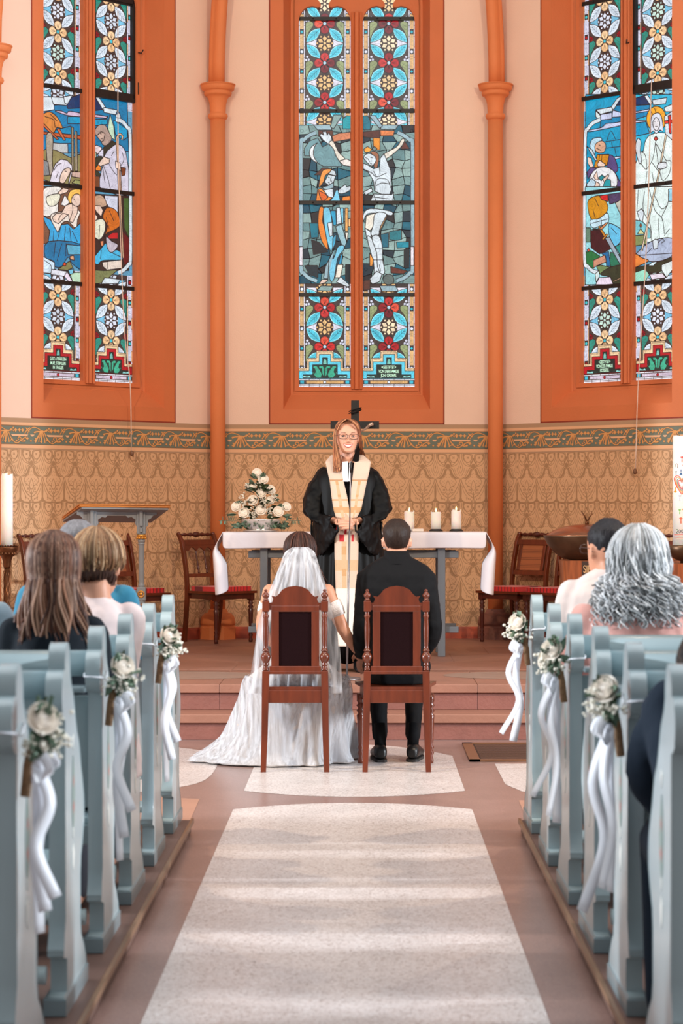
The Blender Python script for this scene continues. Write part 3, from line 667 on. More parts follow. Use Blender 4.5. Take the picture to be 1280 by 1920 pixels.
  ((0, 118, 164), [(660, 0), (1130, 0), (1150, 700), (660, 700)]), ((10, 44, 84), [(660, -20), (750, 0), (842, 170), (660, 195)]), ((0, 148, 188), [(690, 300), (880, 290), (880, 360), (700, 380)]), ((0, 150, 196), [(960, 300), (1130, 420), (1140, 520), (1080, 560), (980, 480)]), (W_, [(715, -10), (765, 0), (862, 150), (842, 205)]), (W_, [(832, 145), (1010, 180), (985, 238), (838, 207)]), (W_, [(985, 240), (1030, 210), (1050, 270), (1000, 320)]), ((206, 178, 200), [(660, 222), (892, 262), (860, 282), (660, 262)]), ((196, 222, 192), [(885, 400), (915, 230), (960, 380), (978, 560), (920, 520)]), ((226, 206, 208), [(660, 670), (740, 620), (810, 650), (800, 730), (660, 740)]), ((180, 196, 160), [(660, 690), (740, 710), (740, 780), (660, 800)]),
  ((30, 80, 60), [(660, 780), (720, 760), (700, 900), (660, 940)]), ((204, 198, 214), [(760, 740), (850, 650), (950, 620), (1060, 630), (1130, 800), (1140, 1250), (800, 1165), (780, 1060), (820, 850)]), ('l', [(830, 880), (880, 1020), (920, 1180)]), ('l', [(900, 860), (960, 960), (1000, 1000)]), ('l', [(820, 900), (850, 1100)]), ('l', [(960, 700), (930, 760)]), ('l', [(1060, 700), (1090, 800), (1050, 880)]), ((44, 44, 30), [(830, 650), (945, 565), (995, 600), (880, 690), (832, 775)]), ((172, 146, 134), [(720, 440), (770, 370), (850, 370), (890, 440), (935, 545), (870, 625), (815, 612), (800, 560), (742, 510)]), ((198, 166, 150), [(742, 505), (800, 450), (850, 475), (832, 565), (802, 580)]), ('l', [(785, 475), (805, 480)]), ('l', [(800, 540), (820, 545)]),
  ((46, 50, 34), [(690, 850), (750, 770), (820, 775), (745, 880), (765, 960), (800, 1000), (740, 1010), (700, 920)]), (SK, [(750, 875), (830, 768), (912, 795), (902, 850), (790, 890)]), (OR, [(730, 905), (765, 870), (800, 900), (790, 950), (732, 942)]), ((120, 60, 30), [(1050, 900), (1110, 910), (1100, 1000), (1060, 1010)]), ('s', 15, (224, 176, 140), [(1025, 1200), (1000, 600), (1003, 520), (1035, 482), (1070, 510), (1060, 555)]), ('s', 13, (190, 150, 126), [(1050, 1200), (1035, 900)]), (SK, [(980, 820), (1040, 850), (1050, 945), (985, 912)]), ((120, 66, 36), [(660, 1010), (780, 1015), (780, 1155), (660, 1140)]), ('s', 46, W_, [(985, 300), (1060, 320), (1130, 400), (1165, 500), (1168, 1300)])]),
 (Z6, [
  ((120, 80, 60), [(60, 0), (560, 0), (560, 720), (60, 720)]), ((232, 226, 220), [(60, 60), (160, 0), (300, 20), (260, 200), (240, 340), (60, 360)]), ((226, 222, 200), [(110, 130), (240, 90), (285, 110), (260, 200), (200, 245), (130, 235)]), (SK, [(250, 80), (320, 15), (392, 30), (370, 72), (280, 102)]), ((244, 190, 90), [(380, 120), (430, 40), (560, 50), (560, 200), (430, 210), (390, 200)]), ((236, 230, 228), [(290, 230), (340, 100), (400, 200), (350, 250)]),
  ((240, 226, 214), [(160, 400), (220, 330), (520, 300), (500, 420), (480, 530), (380, 440), (300, 470), (250, 580)]), (SK, [(350, 240), (430, 210), (505, 260), (500, 330), (440, 455), (400, 445), (385, 350), (260, 470), (200, 440), (180, 390), (230, 340), (300, 330)]), (SK, [(430, 140), (470, 95), (530, 110), (530, 230), (470, 245), (425, 200)]), ('l', [(250, 430), (310, 340), (380, 360)]), ('l', [(430, 210), (440, 300), (400, 430)]), ('l', [(450, 160), (465, 162)]),
  ((50, 160, 212), [(60, 370), (160, 420), (250, 582), (300, 480), (380, 470), (450, 540), (560, 440), (560, 725), (130, 700), (150, 560), (90, 460)]), ('l', [(290, 500), (240, 700)]), ('l', [(350, 500), (330, 700)]), ('l', [(400, 520), (420, 710)]), ('l', [(430, 560), (500, 700)]), ('l', [(200, 560), (190, 690)]), ((16, 112, 158), [(130, 695), (560, 740), (560, 1040), (430, 970), (380, 890), (300, 1010), (212, 1010), (200, 940), (90, 890)]), ('l', [(220, 710), (200, 900)]), ('l', [(300, 720), (240, 940)]), ('l', [(355, 715), (350, 880)]), ((90, 170, 200), [(360, 730), (560, 750), (560, 860), (380, 860)]), ((220, 160, 120), [(400, 880), (450, 870), (460, 930), (410, 920)]),
  ((132, 128, 80), [(250, 1045), (400, 940), (440, 1020), (380, 1060)]), ((226, 70, 36), [(315, 975), (335, 955), (357, 975), (350, 1000), (322, 1000)]), ((206, 226, 240), [(60, 880), (210, 960), (210, 1100), (60, 1090)]), ('l', [(80, 930), (165, 1000), (165, 1100)]), ((226, 226, 236), [(170, 1045), (365, 1070), (330, 1135), (160, 1110)]), ((222, 206, 222), [(365, 1070), (440, 1205), (395, 1210), (330, 1135)]), ((190, 220, 190), [(400, 1090), (560, 1080), (560, 1230), (440, 1210)]), (BL, [(380, 1050), (450, 1040), (440, 1100), (400, 1110)]),
  ((54, 34, 28), [(660, 90), (1150, 120), (1150, 1060), (660, 1060)]), ((206, 208, 224), [(840, 110), (1010, 120), (1010, 340), (900, 270), (850, 180)]), ((60, 92, 44), [(1080, 140), (1150, 140), (1150, 650), (1090, 520)]), ((186, 150, 124), [(690, 160), (740, 108), (820, 120), (872, 230), (800, 262), (700, 240)]), (SK, [(700, 240), (790, 245), (822, 300), (800, 382), (740, 320)]), (SK, [(660, 350), (710, 335), (755, 380), (740, 440), (660, 450)]), ((222, 220, 196), [(660, 470), (800, 405), (852, 470), (832, 600), (770, 672), (690, 610), (660, 560)]), ('l', [(720, 480), (720, 600)]), ('l', [(780, 480), (770, 640)]),
  ((198, 100, 22), [(850, 290), (900, 260), (1000, 320), (1032, 500), (870, 590), (830, 645), (880, 500), (820, 395)]), ('l', [(900, 300), (960, 440)]), ('l', [(860, 380), (900, 540)]), ((190, 26, 30), [(880, 625), (940, 582), (1012, 580), (1012, 662), (900, 662)]), ((66, 178, 220), [(700, 905), (800, 780), (860, 712), (890, 800), (1000, 800), (1062, 860), (1062, 925), (820, 932), (760, 985), (700, 955)]), ('l', [(900, 820), (1050, 890)]), ('l', [(800, 800), (790, 920)]), ((190, 180, 190), [(858, 650), (880, 640), (930, 690), (1012, 740), (940, 832), (880, 790)]), ((226, 136, 90), [(785, 690), (830, 680), (825, 750), (795, 750)]), ((100, 22, 24), [(1030, 520), (1150, 650), (1150, 990), (1090, 990), (1040, 800)]), ('s', 13, (214, 170, 134), [(1040, 110), (1075, 900)]), ((222, 204, 190), [(810, 955), (1050, 925), (1062, 1030), (870, 1055), (820, 1010)]), ('l', [(880, 950), (880, 1040)]),
  ((120, 124, 80), [(660, 1050), (830, 1062), (1010, 1050), (820, 1215), (660, 1235)]), ('s', 44, W_, [(1168, 110), (1168, 890), (1145, 980), (1080, 1055), (1010, 1090)]), (W_, [(840, 1150), (1040, 1172), (1010, 1225), (795, 1230)]), ((120, 190, 140), [(700, 820), (720, 850), (700, 960), (680, 940)])])],
 'right': [
 (Z7, [
  ((0, 150, 190), [(120, -20), (640, -20), (640, 1220), (120, 1220)]), ((18, 48, 88), [(470, 170), (560, -20), (640, -20), (640, 110), (480, 200)]), ((0, 128, 174), [(480, 120), (640, 110), (640, 330), (300, 420), (320, 250)]), ('l', [(370, 580), (620, 540)]), ('l', [(380, 660), (620, 630)]), ('l', [(390, 560), (440, 440), (500, 550)]), ('l', [(450, 580), (460, 650)]), ('l', [(560, 560), (550, 640)]), ('l', [(490, 660), (510, 760)]), ('l', [(530, 910), (620, 900)]), ('l', [(560, 920), (620, 1000)]), ('l', [(550, 1050), (620, 1040)]),
  ((196, 202, 230), [(455, 270), (465, 180), (540, 200), (640, 245), (560, 262)]), ((196, 202, 230), [(150, 435), (320, 400), (380, 350), (480, 340), (640, 318), (640, 355), (400, 410), (180, 452)]), ((200, 210, 232), [(480, 770), (640, 755), (500, 802)]), (W_, [(430, 160), (520, 30), (600, -10), (560, 40), (475, 175)]), (W_, [(250, 175), (450, 140), (470, 190), (310, 232)]), ((214, 226, 226), [(250, 185), (312, 250), (302, 325), (250, 262)]), ((196, 202, 230), [(310, 235), (455, 210), (455, 290), (310, 305)]),
  ((84, 70, 122), [(420, 750), (490, 785), (532, 930), (505, 985), (600, 1180), (480, 1180), (390, 900)]), ((204, 132, 24), [(228, 905), (270, 740), (422, 738), (395, 870), (330, 905)]), ('l', [(330, 745), (320, 880)]), ('l', [(300, 745), (280, 880)]), ((90, 76, 126), [(140, 960), (200, 890), (260, 920), (180, 1000), (150, 1060)]), ((182, 216, 232), [(180, 610), (215, 540), (310, 525), (325, 562), (258, 620), (240, 740), (190, 680)]), ((216, 166, 136), [(240, 645), (262, 595), (335, 568), (378, 620), (362, 700), (305, 720), (255, 700)]), ('l', [(290, 620), (310, 625)]), ('l', [(260, 660), (320, 690)]), (W_, [(140, 640), (205, 680), (275, 825), (245, 812)]), (SK, [(268, 865), (300, 812), (372, 862), (362, 892), (282, 892)]), (SK, [(148, 770), (195, 785), (222, 885), (192, 915), (150, 850)]),
  ((230, 230, 232), [(350 + 178 * cos(t * .3), 1075 + 180 * sin(t * .3)) for t in range(21)]), ((20, 150, 160), [(330, 1190), (375, 1045), (440, 1060), (445, 1150), (400, 1195)]), ((10, 130, 140), [(285, 1035), (330, 995), (372, 1030), (320, 1072)]), (SK, [(340, 1050), (410, 990), (420, 1010), (360, 1090)]), (SK, [(225, 1020), (265, 950), (285, 1060), (250, 1060)]), ((188, 216, 230), [(140, 1110), (200, 1040), (262, 1090), (235, 1180), (140, 1200)]), (SK, [(225, 1190), (258, 1080), (305, 1110), (295, 1190)]),
  ('s', 44, W_, [(310, 300), (220, 340), (150, 420), (120, 520), (114, 1300)]),
  ((40, 176, 210), [(745, -20), (1230, -20), (1230, 1140), (745, 1140)]), ((18, 50, 92), [(745, 30), (870, -10), (930, 110), (745, 120)]), ((0, 130, 180), [(745, 120), (935, 110), (900, 250), (745, 300)]), ((206, 210, 236), [(745, 200), (930, 165), (930, 190), (745, 220)]), ((206, 210, 236), [(745, 310), (880, 310), (880, 325), (745, 340)]), ((0, 150, 196), [(745, 340), (880, 325), (930, 470), (745, 510)]), (W_, [(860, 0), (905, -10), (965, 85), (940, 120)]), (W_, [(965, 50), (1150, 20), (1130, 100), (975, 118)]), ((226, 232, 232), [(1110, 150), (1220, 100), (1220, 200), (1130, 200)]),
  ((242, 168, 48), [(1015 + 125 * cos(t * .3), 290 + 160 * sin(t * .3)) for t in range(21)]), ('l', [(990, 150), (1010, 210)]), ('l', [(945, 190), (965, 230)]), ((226, 240, 236), [(880, 560), (955, 485), (1100, 465), (1220, 560), (1220, 1140), (745, 1140), (755, 850), (830, 700), (850, 700)]), ((214, 218, 230), [(945, 460), (950, 280), (990, 225), (1050, 218), (1087, 290), (1100, 440), (1060, 430), (1015, 475), (975, 440)]), ((226, 222, 226), [(972, 330), (1010, 270), (1055, 320), (1050, 400), (1015, 440), (980, 400)]), ('l', [(985, 320), (1003, 322)]), ('l', [(1025, 320), (1042, 322)]), ('l', [(1000, 385), (1030, 385)]),
  (W_, [(757, 600), (785, 535), (822, 580), (812, 690), (830, 820), (800, 850), (757, 700)]), ('l', [(830, 700), (880, 760), (890, 930), (820, 850)]), ('l', [(890, 930), (970, 800), (1005, 580)]), ('l', [(1005, 590), (1040, 860)]), ('l', [(960, 840), (1040, 950)]), ('l', [(900, 950), (880, 1120)]), ('l', [(960, 960), (990, 1110)]), ('l', [(1060, 960), (1100, 1070), (1180, 980), (1200, 830), (1140, 820)]), ('l', [(1010, 600), (1150, 830)]), ((204, 60, 50), [(985, 540), (1010, 508), (1037, 540), (1010, 572)]), (W_, [(1118, 260), (1220, 190), (1220, 560), (1130, 480)]), ((222, 50, 44), [(1118, 315), (1220, 300), (1220, 340), (1125, 352)]), ((222, 50, 44), [(1165, 250), (1200, 240), (1205, 480), (1180, 470)]), ('s', 15, (226, 202, 172), [(1140, 490), (1075, 840), (985, 1290)]), ((222, 226, 230), [(1030, 880), (1060, 845), (1140, 840), (1145, 900), (1070, 925), (1030, 910)])]),
 (Z8, [
  ((150, 214, 222), [(120, 0), (640, 0), (640, 1240), (120, 1240)]), ((206, 138, 22), [(150, 200), (220, 130), (330, 120), (402, 230), (392, 320), (300, 402), (190, 402)]), ('l', [(240, 140), (290, 250)]), ('l', [(220, 300), (250, 400)]), ((214, 36, 34), [(300, 115), (405, 100), (410, 190), (330, 165)]), ((74, 60, 94), [(408, 100), (600, 70), (560, 180), (430, 225), (420, 180)]), ((190, 186, 172), [(500, 210), (620, 130), (620, 450), (560, 340)]), ((196, 226, 238), [(190, 420), (300, 402), (400, 330), (412, 450), (300, 500), (230, 525), (190, 490)]), ('l', [(200, 465), (405, 410)]), ('l', [(320, 400), (330, 480)]), ((62, 18, 24), [(190, 555), (330, 540), (440, 790), (300, 852), (195, 770)]), ((98, 190, 228), [(420, 470), (540, 515), (602, 590), (592, 660), (500, 755), (430, 640)]), ('l', [(450, 520), (520, 600)]), ((36, 142, 136), [(500, 760), (640, 680), (640, 940), (560, 860)]), ((96, 130, 110), [(120, 520), (190, 520), (190, 700), (120, 700)]), ((30, 112, 84), [(440, 830), (560, 860), (600, 1000), (430, 1010)]), ('s', 22, (212, 132, 36), [(295, 505), (395, 665)]), ((150, 166, 180), [(372, 650), (428, 635), (602, 975), (572, 1000)]), ('s', 14, (216, 140, 50), [(345, 665), (402, 600)]), ((206, 130, 84), [(200, 540), (300, 530), (380, 460), (420, 450), (330, 545)]), ((24, 112, 60), [(120, 830), (200, 810), (310, 880), (215, 1035), (120, 960)]), ((226, 90, 70), [(145, 800), (165, 780), (185, 800), (165, 825)]),
  ((18, 104, 156), [(320, 840), (420, 820), (442, 1005), (392, 1005), (380, 880)]), ((198, 138, 110), [(225, 930), (370, 865), (392, 950), (265, 1002), (225, 1030)]), ((110, 136, 84), [(265, 1010), (320, 990), (440, 1022), (312, 1110)]), ((48, 54, 34), [(312, 1110), (440, 1020), (640, 1000), (640, 1240), (480, 1230), (440, 1140)]), ('s', 6, (190, 150, 110), [(480, 1200), (620, 1130)]), ('s', 42, W_, [(114, 110), (114, 910), (150, 1005), (215, 1065), (295, 1090)]), ((228, 212, 228), [(300, 1150), (440, 1140), (480, 1240), (255, 1240)]), ((210, 226, 226), [(250, 1100), (300, 1060), (300, 1140), (260, 1210)]),
  ((224, 240, 236), [(745, 0), (1230, 0), (1230, 700), (745, 700)]), ((120, 196, 204), [(745, 420), (840, 440), (940, 540), (945, 650), (745, 660)]), ((150, 210, 230), [(1170, 30), (1230, 30), (1230, 190), (1170, 185)]), ('l', [(790, 40), (770, 320)]), ('l', [(870, 60), (850, 290), (940, 480), (960, 690)]), ('l', [(930, 40), (1000, 300), (1090, 400), (1120, 600)]), ('l', [(1000, 120), (1080, 280), (1160, 220), (1180, 60)]), ('l', [(1080, 390), (1160, 230)]), ('l', [(1040, 400), (1060, 690)]), (W_, [(775, 320), (830, 278), (862, 320), (845, 440), (810, 430)]), ((128, 140, 90), [(745, 620), (900, 610), (890, 730), (745, 750)]), ((216, 118, 50), [(808, 490), (820, 460), (835, 490), (822, 525)]), ((206, 206, 150), [(780, 600), (820, 530), (870, 600)]),
  ((168, 180, 204), [(745, 870), (960, 690), (1230, 655), (1230, 860), (1060, 940), (930, 945), (800, 900)]), ('l', [(880, 860), (960, 780)]), ('l', [(800, 870), (1230, 840)]), (W_, [(972, 690), (1005, 662), (1042, 680), (1035, 780), (985, 795)]), ('l', [(1040, 715), (1090, 660), (1120, 690), (1080, 715)]), ('l', [(1120, 620), (1190, 530)]), ((226, 130, 60), [(745, 850), (840, 900), (915, 925), (910, 950), (800, 1000), (745, 1010)]), ((44, 50, 32), [(745, 1030), (870, 1000), (1100, 935), (1230, 900), (1090, 1065), (920, 1090), (745, 1100)]), ((214, 234, 240), [(910, 1000), (970, 955), (1035, 943), (985, 1000)]), ((150, 214, 190), [(745, 1085), (880, 1042), (932, 1110), (880, 1200), (745, 1215)]), ('s', 15, (226, 202, 172), [(1008, 10), (920, 420), (835, 815)]), ((230, 218, 230), [(935, 1110), (1095, 1090), (1142, 1150), (960, 1175)]), ((222, 234, 232), [(1088, 990), (1230, 930), (1230, 1040), (1150, 1150), (1088, 1060)])])]}
def mosaic(P, rr, z0, z1):
    cols = [(138, 166, 162), (120, 150, 148), (150, 178, 172), (110, 140, 138), (24, 44, 56), (8, 96, 116), (0, 70, 90), (96, 132, 134), (140, 168, 164), (34, 30, 34)]
    nx, nz = 5, 18; G = {}
    for i in range(nx + 1):
        for j in range(nz + 1):
            jx = 0 if i in (0, nx) else rr.uniform(-.028, .028); jz = 0 if j in (0, nz) else rr.uniform(-.024, .024)
            G[i, j] = (lerp(P.u0, P.u1, i / nx) + jx, lerp(z0, z1, j / nz) + jz)
    for i in range(nx):
        for j in range(nz): P.poly([G[i, j], G[i + 1, j], G[i + 1, j + 1], G[i, j + 1]], rr.choice(cols), .006, 26)
TXT = {('back', 1): '+GESTIFTET+\nVON DER FAMILIE\nJOH. CROHN.', ('left', 0): 'GEST.v.FRÄULEIN\nM.&E. STEINLEIN\nIN TRAUER', ('right', 0): '+GESTIFTET+\nVON DER FAMILIE\nBOISSERE.'}
M_ins = mat('inscription_glass', (176, 222, 200), .4, emit=.8)
def trefoil(c, hw=.2235):
    """light opening outline (s,z), from lower left up over the head to lower right"""
    L = [(-hw, 2.476), (-hw, 5.63), (-hw + .012, 5.685), (-hw + .038, 5.725), (-hw + .075, 5.75), (-hw + .118, 5.758), (-hw + .165, 5.745), (-.038, 5.755), (-.034, 5.775), (-.05, 5.80), (-.085, 5.84), (-.105, 5.89), (-.095, 5.95), (-.05, 6.02), (0, 6.06)]
    return [(c + x, z) for x, z in L] + [(c - x, z) for x, z in reversed(L[:-1])]
for wi, w in enumerate(('left', 'back', 'right')):
    wc = WALLS[w][4]; centre = w == 'back'
    inner = [(x + wc, z) for x, z in arch(.52, 2.452, 5.75)]
    q = MB()
    # jamb: splay, moulding
    prof = [(.625, 2.27, 0), (.572, 2.40, .17), (.568, 2.402, .185), (.548, 2.41, .19), (.556, 2.414, .20), (.54, 2.43, .212), (.52, 2.452, .222), (.52, 2.452, .30)]
    rs = []
    for hw, zs, d in prof:
        rs.append([wpt(w, x + wc, d, z) for x, z in arch(hw, zs, 5.75, k=.625 / hw if hw > .5 else 1)])
    q.rings(rs, closed=True, cap=False, sm=False)
    # stone plate with two lights
    holes = [trefoil(wc - .2765), trefoil(wc + .2765)]
    outer = arch(.535, 2.44, 5.75); outer = [(x + wc, z) for x, z in outer]
    for d in (.205, .265):
        L = [[Vector((x, z, 0)) for x, z in outer]] + [[Vector((x, z, 0)) for x, z in reversed(h)] for h in holes]
        al = list(outer) + [p for h in holes for p in reversed(h)]
        tr = tessellate_polygon(L); q.add([wpt(w, x, d, z) for x, z in al], [tuple(t) for t in tr], 0, False)
    for h in holes:
        grow = [(x + (.010 if x > sum(a for a, _ in h) / len(h) else -.010), z - (.01 if z < 2.6 else -.006)) for x, z in h]
        q.rings([[wpt(w, x, d, z) for x, z in pts] for pts, d in ((grow, .204), (h, .222), (h, .275))], closed=True, cap=False, sm=False)
    # mullion roll
    q.rings([[wpt(w, wc + .022 * cos(a * pi / 5), .204 - .026 * sin(a * pi / 5), z) for a in range(6)] for z in (2.455, 5.70)], closed=False, sm=True)
    q.rings([[wpt(w, wc + sg * r_, d, z) for r_, d in ((.046, .204), (.046, .19), (.036, .182), (.026, .19), (.026, .204))] for sg in (1,) for z in (2.455, 5.70)], closed=False, sm=False)
    q.rings([[wpt(w, wc - r_, d, z) for r_, d in ((.046, .204), (.046, .19), (.036, .182), (.026, .19), (.026, .204))] for z in (2.455, 5.70)], closed=False, sm=False)
    win = q.build('window_%d' % (wi + 1), M_or); tag(win, kind='structure')
    for li, c in enumerate((wc - .2765, wc + .2765)):
        rr = random.Random(wi * 2 + li); u0, u1 = c - .226, c + .226
        P = Pane(w, u0, u1, 2.474, 6.1); pal = PALC if centre else PALS
        borders(P, li, pal, rr, centre)
        dz = 0 if centre else .04
        for zc in (2.825, 3.165, 4.597, 4.937, 5.278, 5.618, 5.96): cell(P, c, zc + (dz if zc > 4 else 0), pal, rr)
        for zc in (2.995, 3.335, 4.767, 5.107, 5.448, 5.79): flower(P, c, zc + (dz if zc > 4 else 0), pal, rr)
        if not centre:   # red and teal corners beside the leaves
            for zc in (2.995, 3.335, 5.147, 5.488):
                for sg in (-1, 1): P.poly([(c + sg * .165, zc - .10), (c + sg * .165, zc - .155), (c + sg * .12, zc - .125)], (140, 18, 30), .003, 5)
        stepped(P, 0, centre, (w, li) in TXT)
        P.n = 44
        if centre: mosaic(P, rr, 3.37, 4.74)
        else: P.raw([(u0, 3.38), (u1, 3.38), (u1, 4.76), (u0, 4.76)], (90, 150, 180), 26)
        for (ox, oy, k), items in SCENES[w]:
            for it in items:
                xs = it[-1]; mx = sum(p[0] for p in xs) / len(xs)
                midpx = (668.5 - 550) * 5.333 if centre else (606 if w == 'left' else 685)
                if (mx > midpx) != (li == 1): continue
                pts = [unproj(w, ox + x / k, oy + y / k, GD) for x, y in xs]
                if it[0] == 'l': P.stroke(sm2(pts, 3) if len(pts) > 2 else pts, .0062, LEAD)
                elif it[0] == 's': P.stroke(sm2(pts, 4) if len(pts) > 2 else pts, it[1] / k * 18.8 / F, it[2], lead=.006)
                else: P.poly(sm2(pts, 3, True) if 5 < len(pts) < 11 else pts, it[0], .007)
        P.build('stained_glass_light', M_glass, win)
        if (w, li) in TXT:
            cu = D.curves.new('inscription', 'FONT'); cu.body = TXT[(w, li)]; cu.size = .037; cu.align_x = 'CENTER'; cu.space_line = .95; cu.space_character = .95; cu.offset = .0006
            cu.materials.append(M_ins)
            o = text_mesh(cu); o.parent = win
            m, a, out, _, _ = WALLS[w]
            o.matrix_world = Matrix.Translation(wpt(w, c, GD - .0035, 2.476 + (930 - 745) / (5.333 * 216.8))) @ Matrix((( a.x, 0, -out.x, 0), (a.y, 0, -out.y, 0), (0, 1, 0, 0), (0, 0, 0, 1))) @ Matrix.Diagonal((.62, 1, 1, 1))
        # iron saddle bars
        for z in (3.272, 4.068, 4.86, 5.656):
            b_ = MB(); vs = [wpt(w, u, d, z + h) for u in (u0, u1) for d, h in ((.25, -.018), (.238, -.016), (.238, .016), (.25, .018))]
            b_.rings([vs[:4], vs[4:]], sm=False)
            for u in (c - .1, c + .1): b_.ball(wpt(w, u, .236, z), .008, 6, 4)
            b_.build('saddle_bar', M_iron, win)
    if not centre:   # opening casement at the top of one light
        sgn = 1; c = wc + .2765; b_ = MB()
        for (a0, a1, z0, z1) in ((c - .226, c - .196, 4.86, 5.70), (c + .196, c + .226, 4.86, 5.70), (c - .226, c + .226, 4.83, 4.90), (c - .226, c + .226, 5.655, 5.72)):
            b_.rings([[wpt(w, u, d, z) for d, z in ((.262, z0), (.225, z0), (.225, z1), (.262, z1))] for u in (a0, a1)], sm=False)
        hu = c + .236 if w == 'left' else c - .236
        b_.tube([wpt(w, hu, .20, 5.25), wpt(w, hu, .16, 5.24), wpt(w, hu + .012, .15, 5.27)], .006, 6)
        b_.tube([wpt(w, hu, .20, 5.0), wpt(w, hu, .20, 4.9)], .005, 6)
        b_.build('casement_frame', M_iron, win)
# ------------------------------------------------------------------ pews
M_pew = mat('pale_blue_gloss_paint', (160, 179, 184), .32, var=.05, vscale=5, coat=.4)
M_pewd = mat('pale_blue_gloss_paint_edge', (132, 150, 156), .32, var=.05, vscale=5, coat=.4)
M_plt = mat('worn_brown_boards', (112, 84, 74), .5, var=.3, vscale=6, stretch=(1, .15, 1), bump=.2)
M_rib = mat('white_satin_ribbon', (236, 240, 248), .4, sheen=.3)
M_rose = mat('cream_rose_petals', (255, 248, 238), .8, spec=.1)
M_bre = mat('white_filler_blossom', (240, 236, 222), .7)
M_eu = mat('grey_green_leaves', (112, 138, 116), .6, var=.3, vscale=30)
M_eud = mat('dark_green_leaves', (62, 82, 52), .6, var=.3, vscale=30)
M_jute = mat('jute_twine', (150, 116, 84), .9, var=.3, vscale=80, bump=.5)
for nm, x0, x1, ls in (('platform_left', -4.2, -.752, 'l'), ('platform_right', .692, 4.2, 'r')):
    q = MB(); q.box(x0, x1, -1, 9.97, 0.0, .06); tag(q.build('floor_pew_' + nm, M_plt, mods=[BEV(.008)]), kind='structure')
    q = MB(); xe = x1 if ls == 'l' else x0; sg = 1 if ls == 'l' else -1
    q.box(min(xe, xe + sg * .012), max(xe, xe + sg * .012), -1, 9.98, .045, .066); tag(q.build('trim_brass_%s' % ls, mat('brass_edge', (150, 118, 92), .4, .5)), kind='structure')
PROF0 = [(-.02, .06), (-.02, .112), (.03, .118), (.03, .205), (-.03, .222), (-.032, .24), (-.006, .28), (0, .32), (0, .85), (-.004, .862), (-.04, .868), (-.065, .885), (-.078, .915), (-.078, .95), (-.062, .975), (-.035, .988), (-.012, .986), (-.016, 1.0), (-.008, 1.03), (.015, 1.052), (.05, 1.06), (.085, 1.045), (.098, 1.01),
        (.10, .975), (.125, .94), (.17, .905), (.21, .85), (.25, .80), (.30, .76), (.335, .70), (.37, .655), (.405, .60), (.408, .54), (.375, .485), (.335, .44), (.325, .40), (.325, .26), (.345, .215), (.40, .18), (.445, .14), (.46, .11), (.46, .06)]
PROF = [(-.02, .06), (-.02, .112), (.03, .118), (.03, .205), (-.03, .222), (-.032, .24), (-.006, .28), (0, .32), (0, .855)]
PROF += [(-.028 + .052 * cos(t * pi / 180) , .925 + .062 * sin(t * pi / 180)) for t in range(262, 95, -14)]
PROF += [(.040 + .058 * cos(t * pi / 180), 1.005 + .055 * sin(t * pi / 180)) for t in range(195, -15, -14)]
PROF += sm2(PROF0[23:35], 3) + PROF0[35:]
def make_pew():
    """aisle end at x=0 (outer face), pew runs to -x, occupants face +y"""
    root = thing('church_pew', 'pew', 'pew')
    q = MB(); q.prism(PROF, -.042, 0, 'x', 0, True); q.build('end_panel', M_pew, root, mods=[('WELD', dict(merge_threshold=.0002)), BEV(.006, 3), ('EDGE_SPLIT', dict(split_angle=.5))])
    q = MB(); q.prism([(-.028, .06), (-.028, .108), (.47, .108), (.47, .06)], -.055, .006, 'x'); q.build('plinth', M_pewd, root, mods=[BEV(.004)])
    o = MB()
    for pts, mi in (([(.16, .74), (.185, .70), (.20, .64), (.19, .57), (.165, .52), (.145, .57), (.135, .64), (.145, .70)], 0), ([(.165, .50), (.185, .47), (.17, .42), (.15, .44), (.145, .48)], 1), ([(.15, .60), (.17, .62), (.185, .60), (.17, .575)], 2), ([(.155, .67), (.17, .69), (.18, .665), (.165, .65)], 2), ([(.15, .535), (.165, .56), (.18, .535), (.165, .51)], 1), ([(.145, .79), (.175, .80), (.165, .755)], 1)):
        o.prism(pts, 0, .0015, 'x', mi)
    o.build('painted_ornament', [mat('ornament_grey_green', (128, 146, 140), .5), mat('ornament_white', (226, 226, 220), .5), mat('ornament_red', (190, 78, 70), .5)], root)
    L = -2.3
    q = MB(); q.rings([[(x, y, z) for y, z in ((.03, .905), (.022, .94), (.025, .975), (.04, .985), (.058, .975), (.062, .94), (.055, .905))] for x in (-.042, L)], sm=True); q.build('back_rail', M_pew, root)
    q = MB(); q.box(L, -.042, .035, .053, .50, .845); q.build('back_panel', M_pew, root, mods=[BEV(.003)])
    q = MB(); q.box(L, -.042, -.075, .035, .862, .880); q.build('book_ledge', M_pewd, root, mods=[BEV(.006)])
    q = MB(); q.box(L, -.042, .06, .40, .44, .468); q.build('seat', M_pew, root, mods=[BEV(.008, 3)])
    q = MB(); q.box(L, -.042, .03, .05, .385, .445); q.build('lower_rail', M_pew, root, mods=[BEV(.003)])
    q = MB(); q.rings([[(x, -.055 + .035 * cos(a * pi / 6), .178 + .025 * sin(a * pi / 6)) for a in range(12)] for x in (-.045, L)], sm=True); q.build('kneeler_bar', M_pew, root)
    q = MB(); q.prism(PROF, L - .042, L, 'x'); q.build('end_panel', M_pew, root)
    return root
pew0 = make_pew()
PY_ = [9.56, 8.69, 7.84, 6.99, 6.12, 5.26]
ordn = ['front', 'second', 'third', 'fourth', 'fifth', 'nearest']
extra_l = ['nearest the steps', 'with rose posy', 'with bare end', 'posy beside long brown hair', 'with bare end', 'cut by picture edge']
extra_r = ['with posy beside the steps', 'with bare end', 'with posy and long ribbons', 'bare end', 'with blurred posy', 'cut by picture edge']
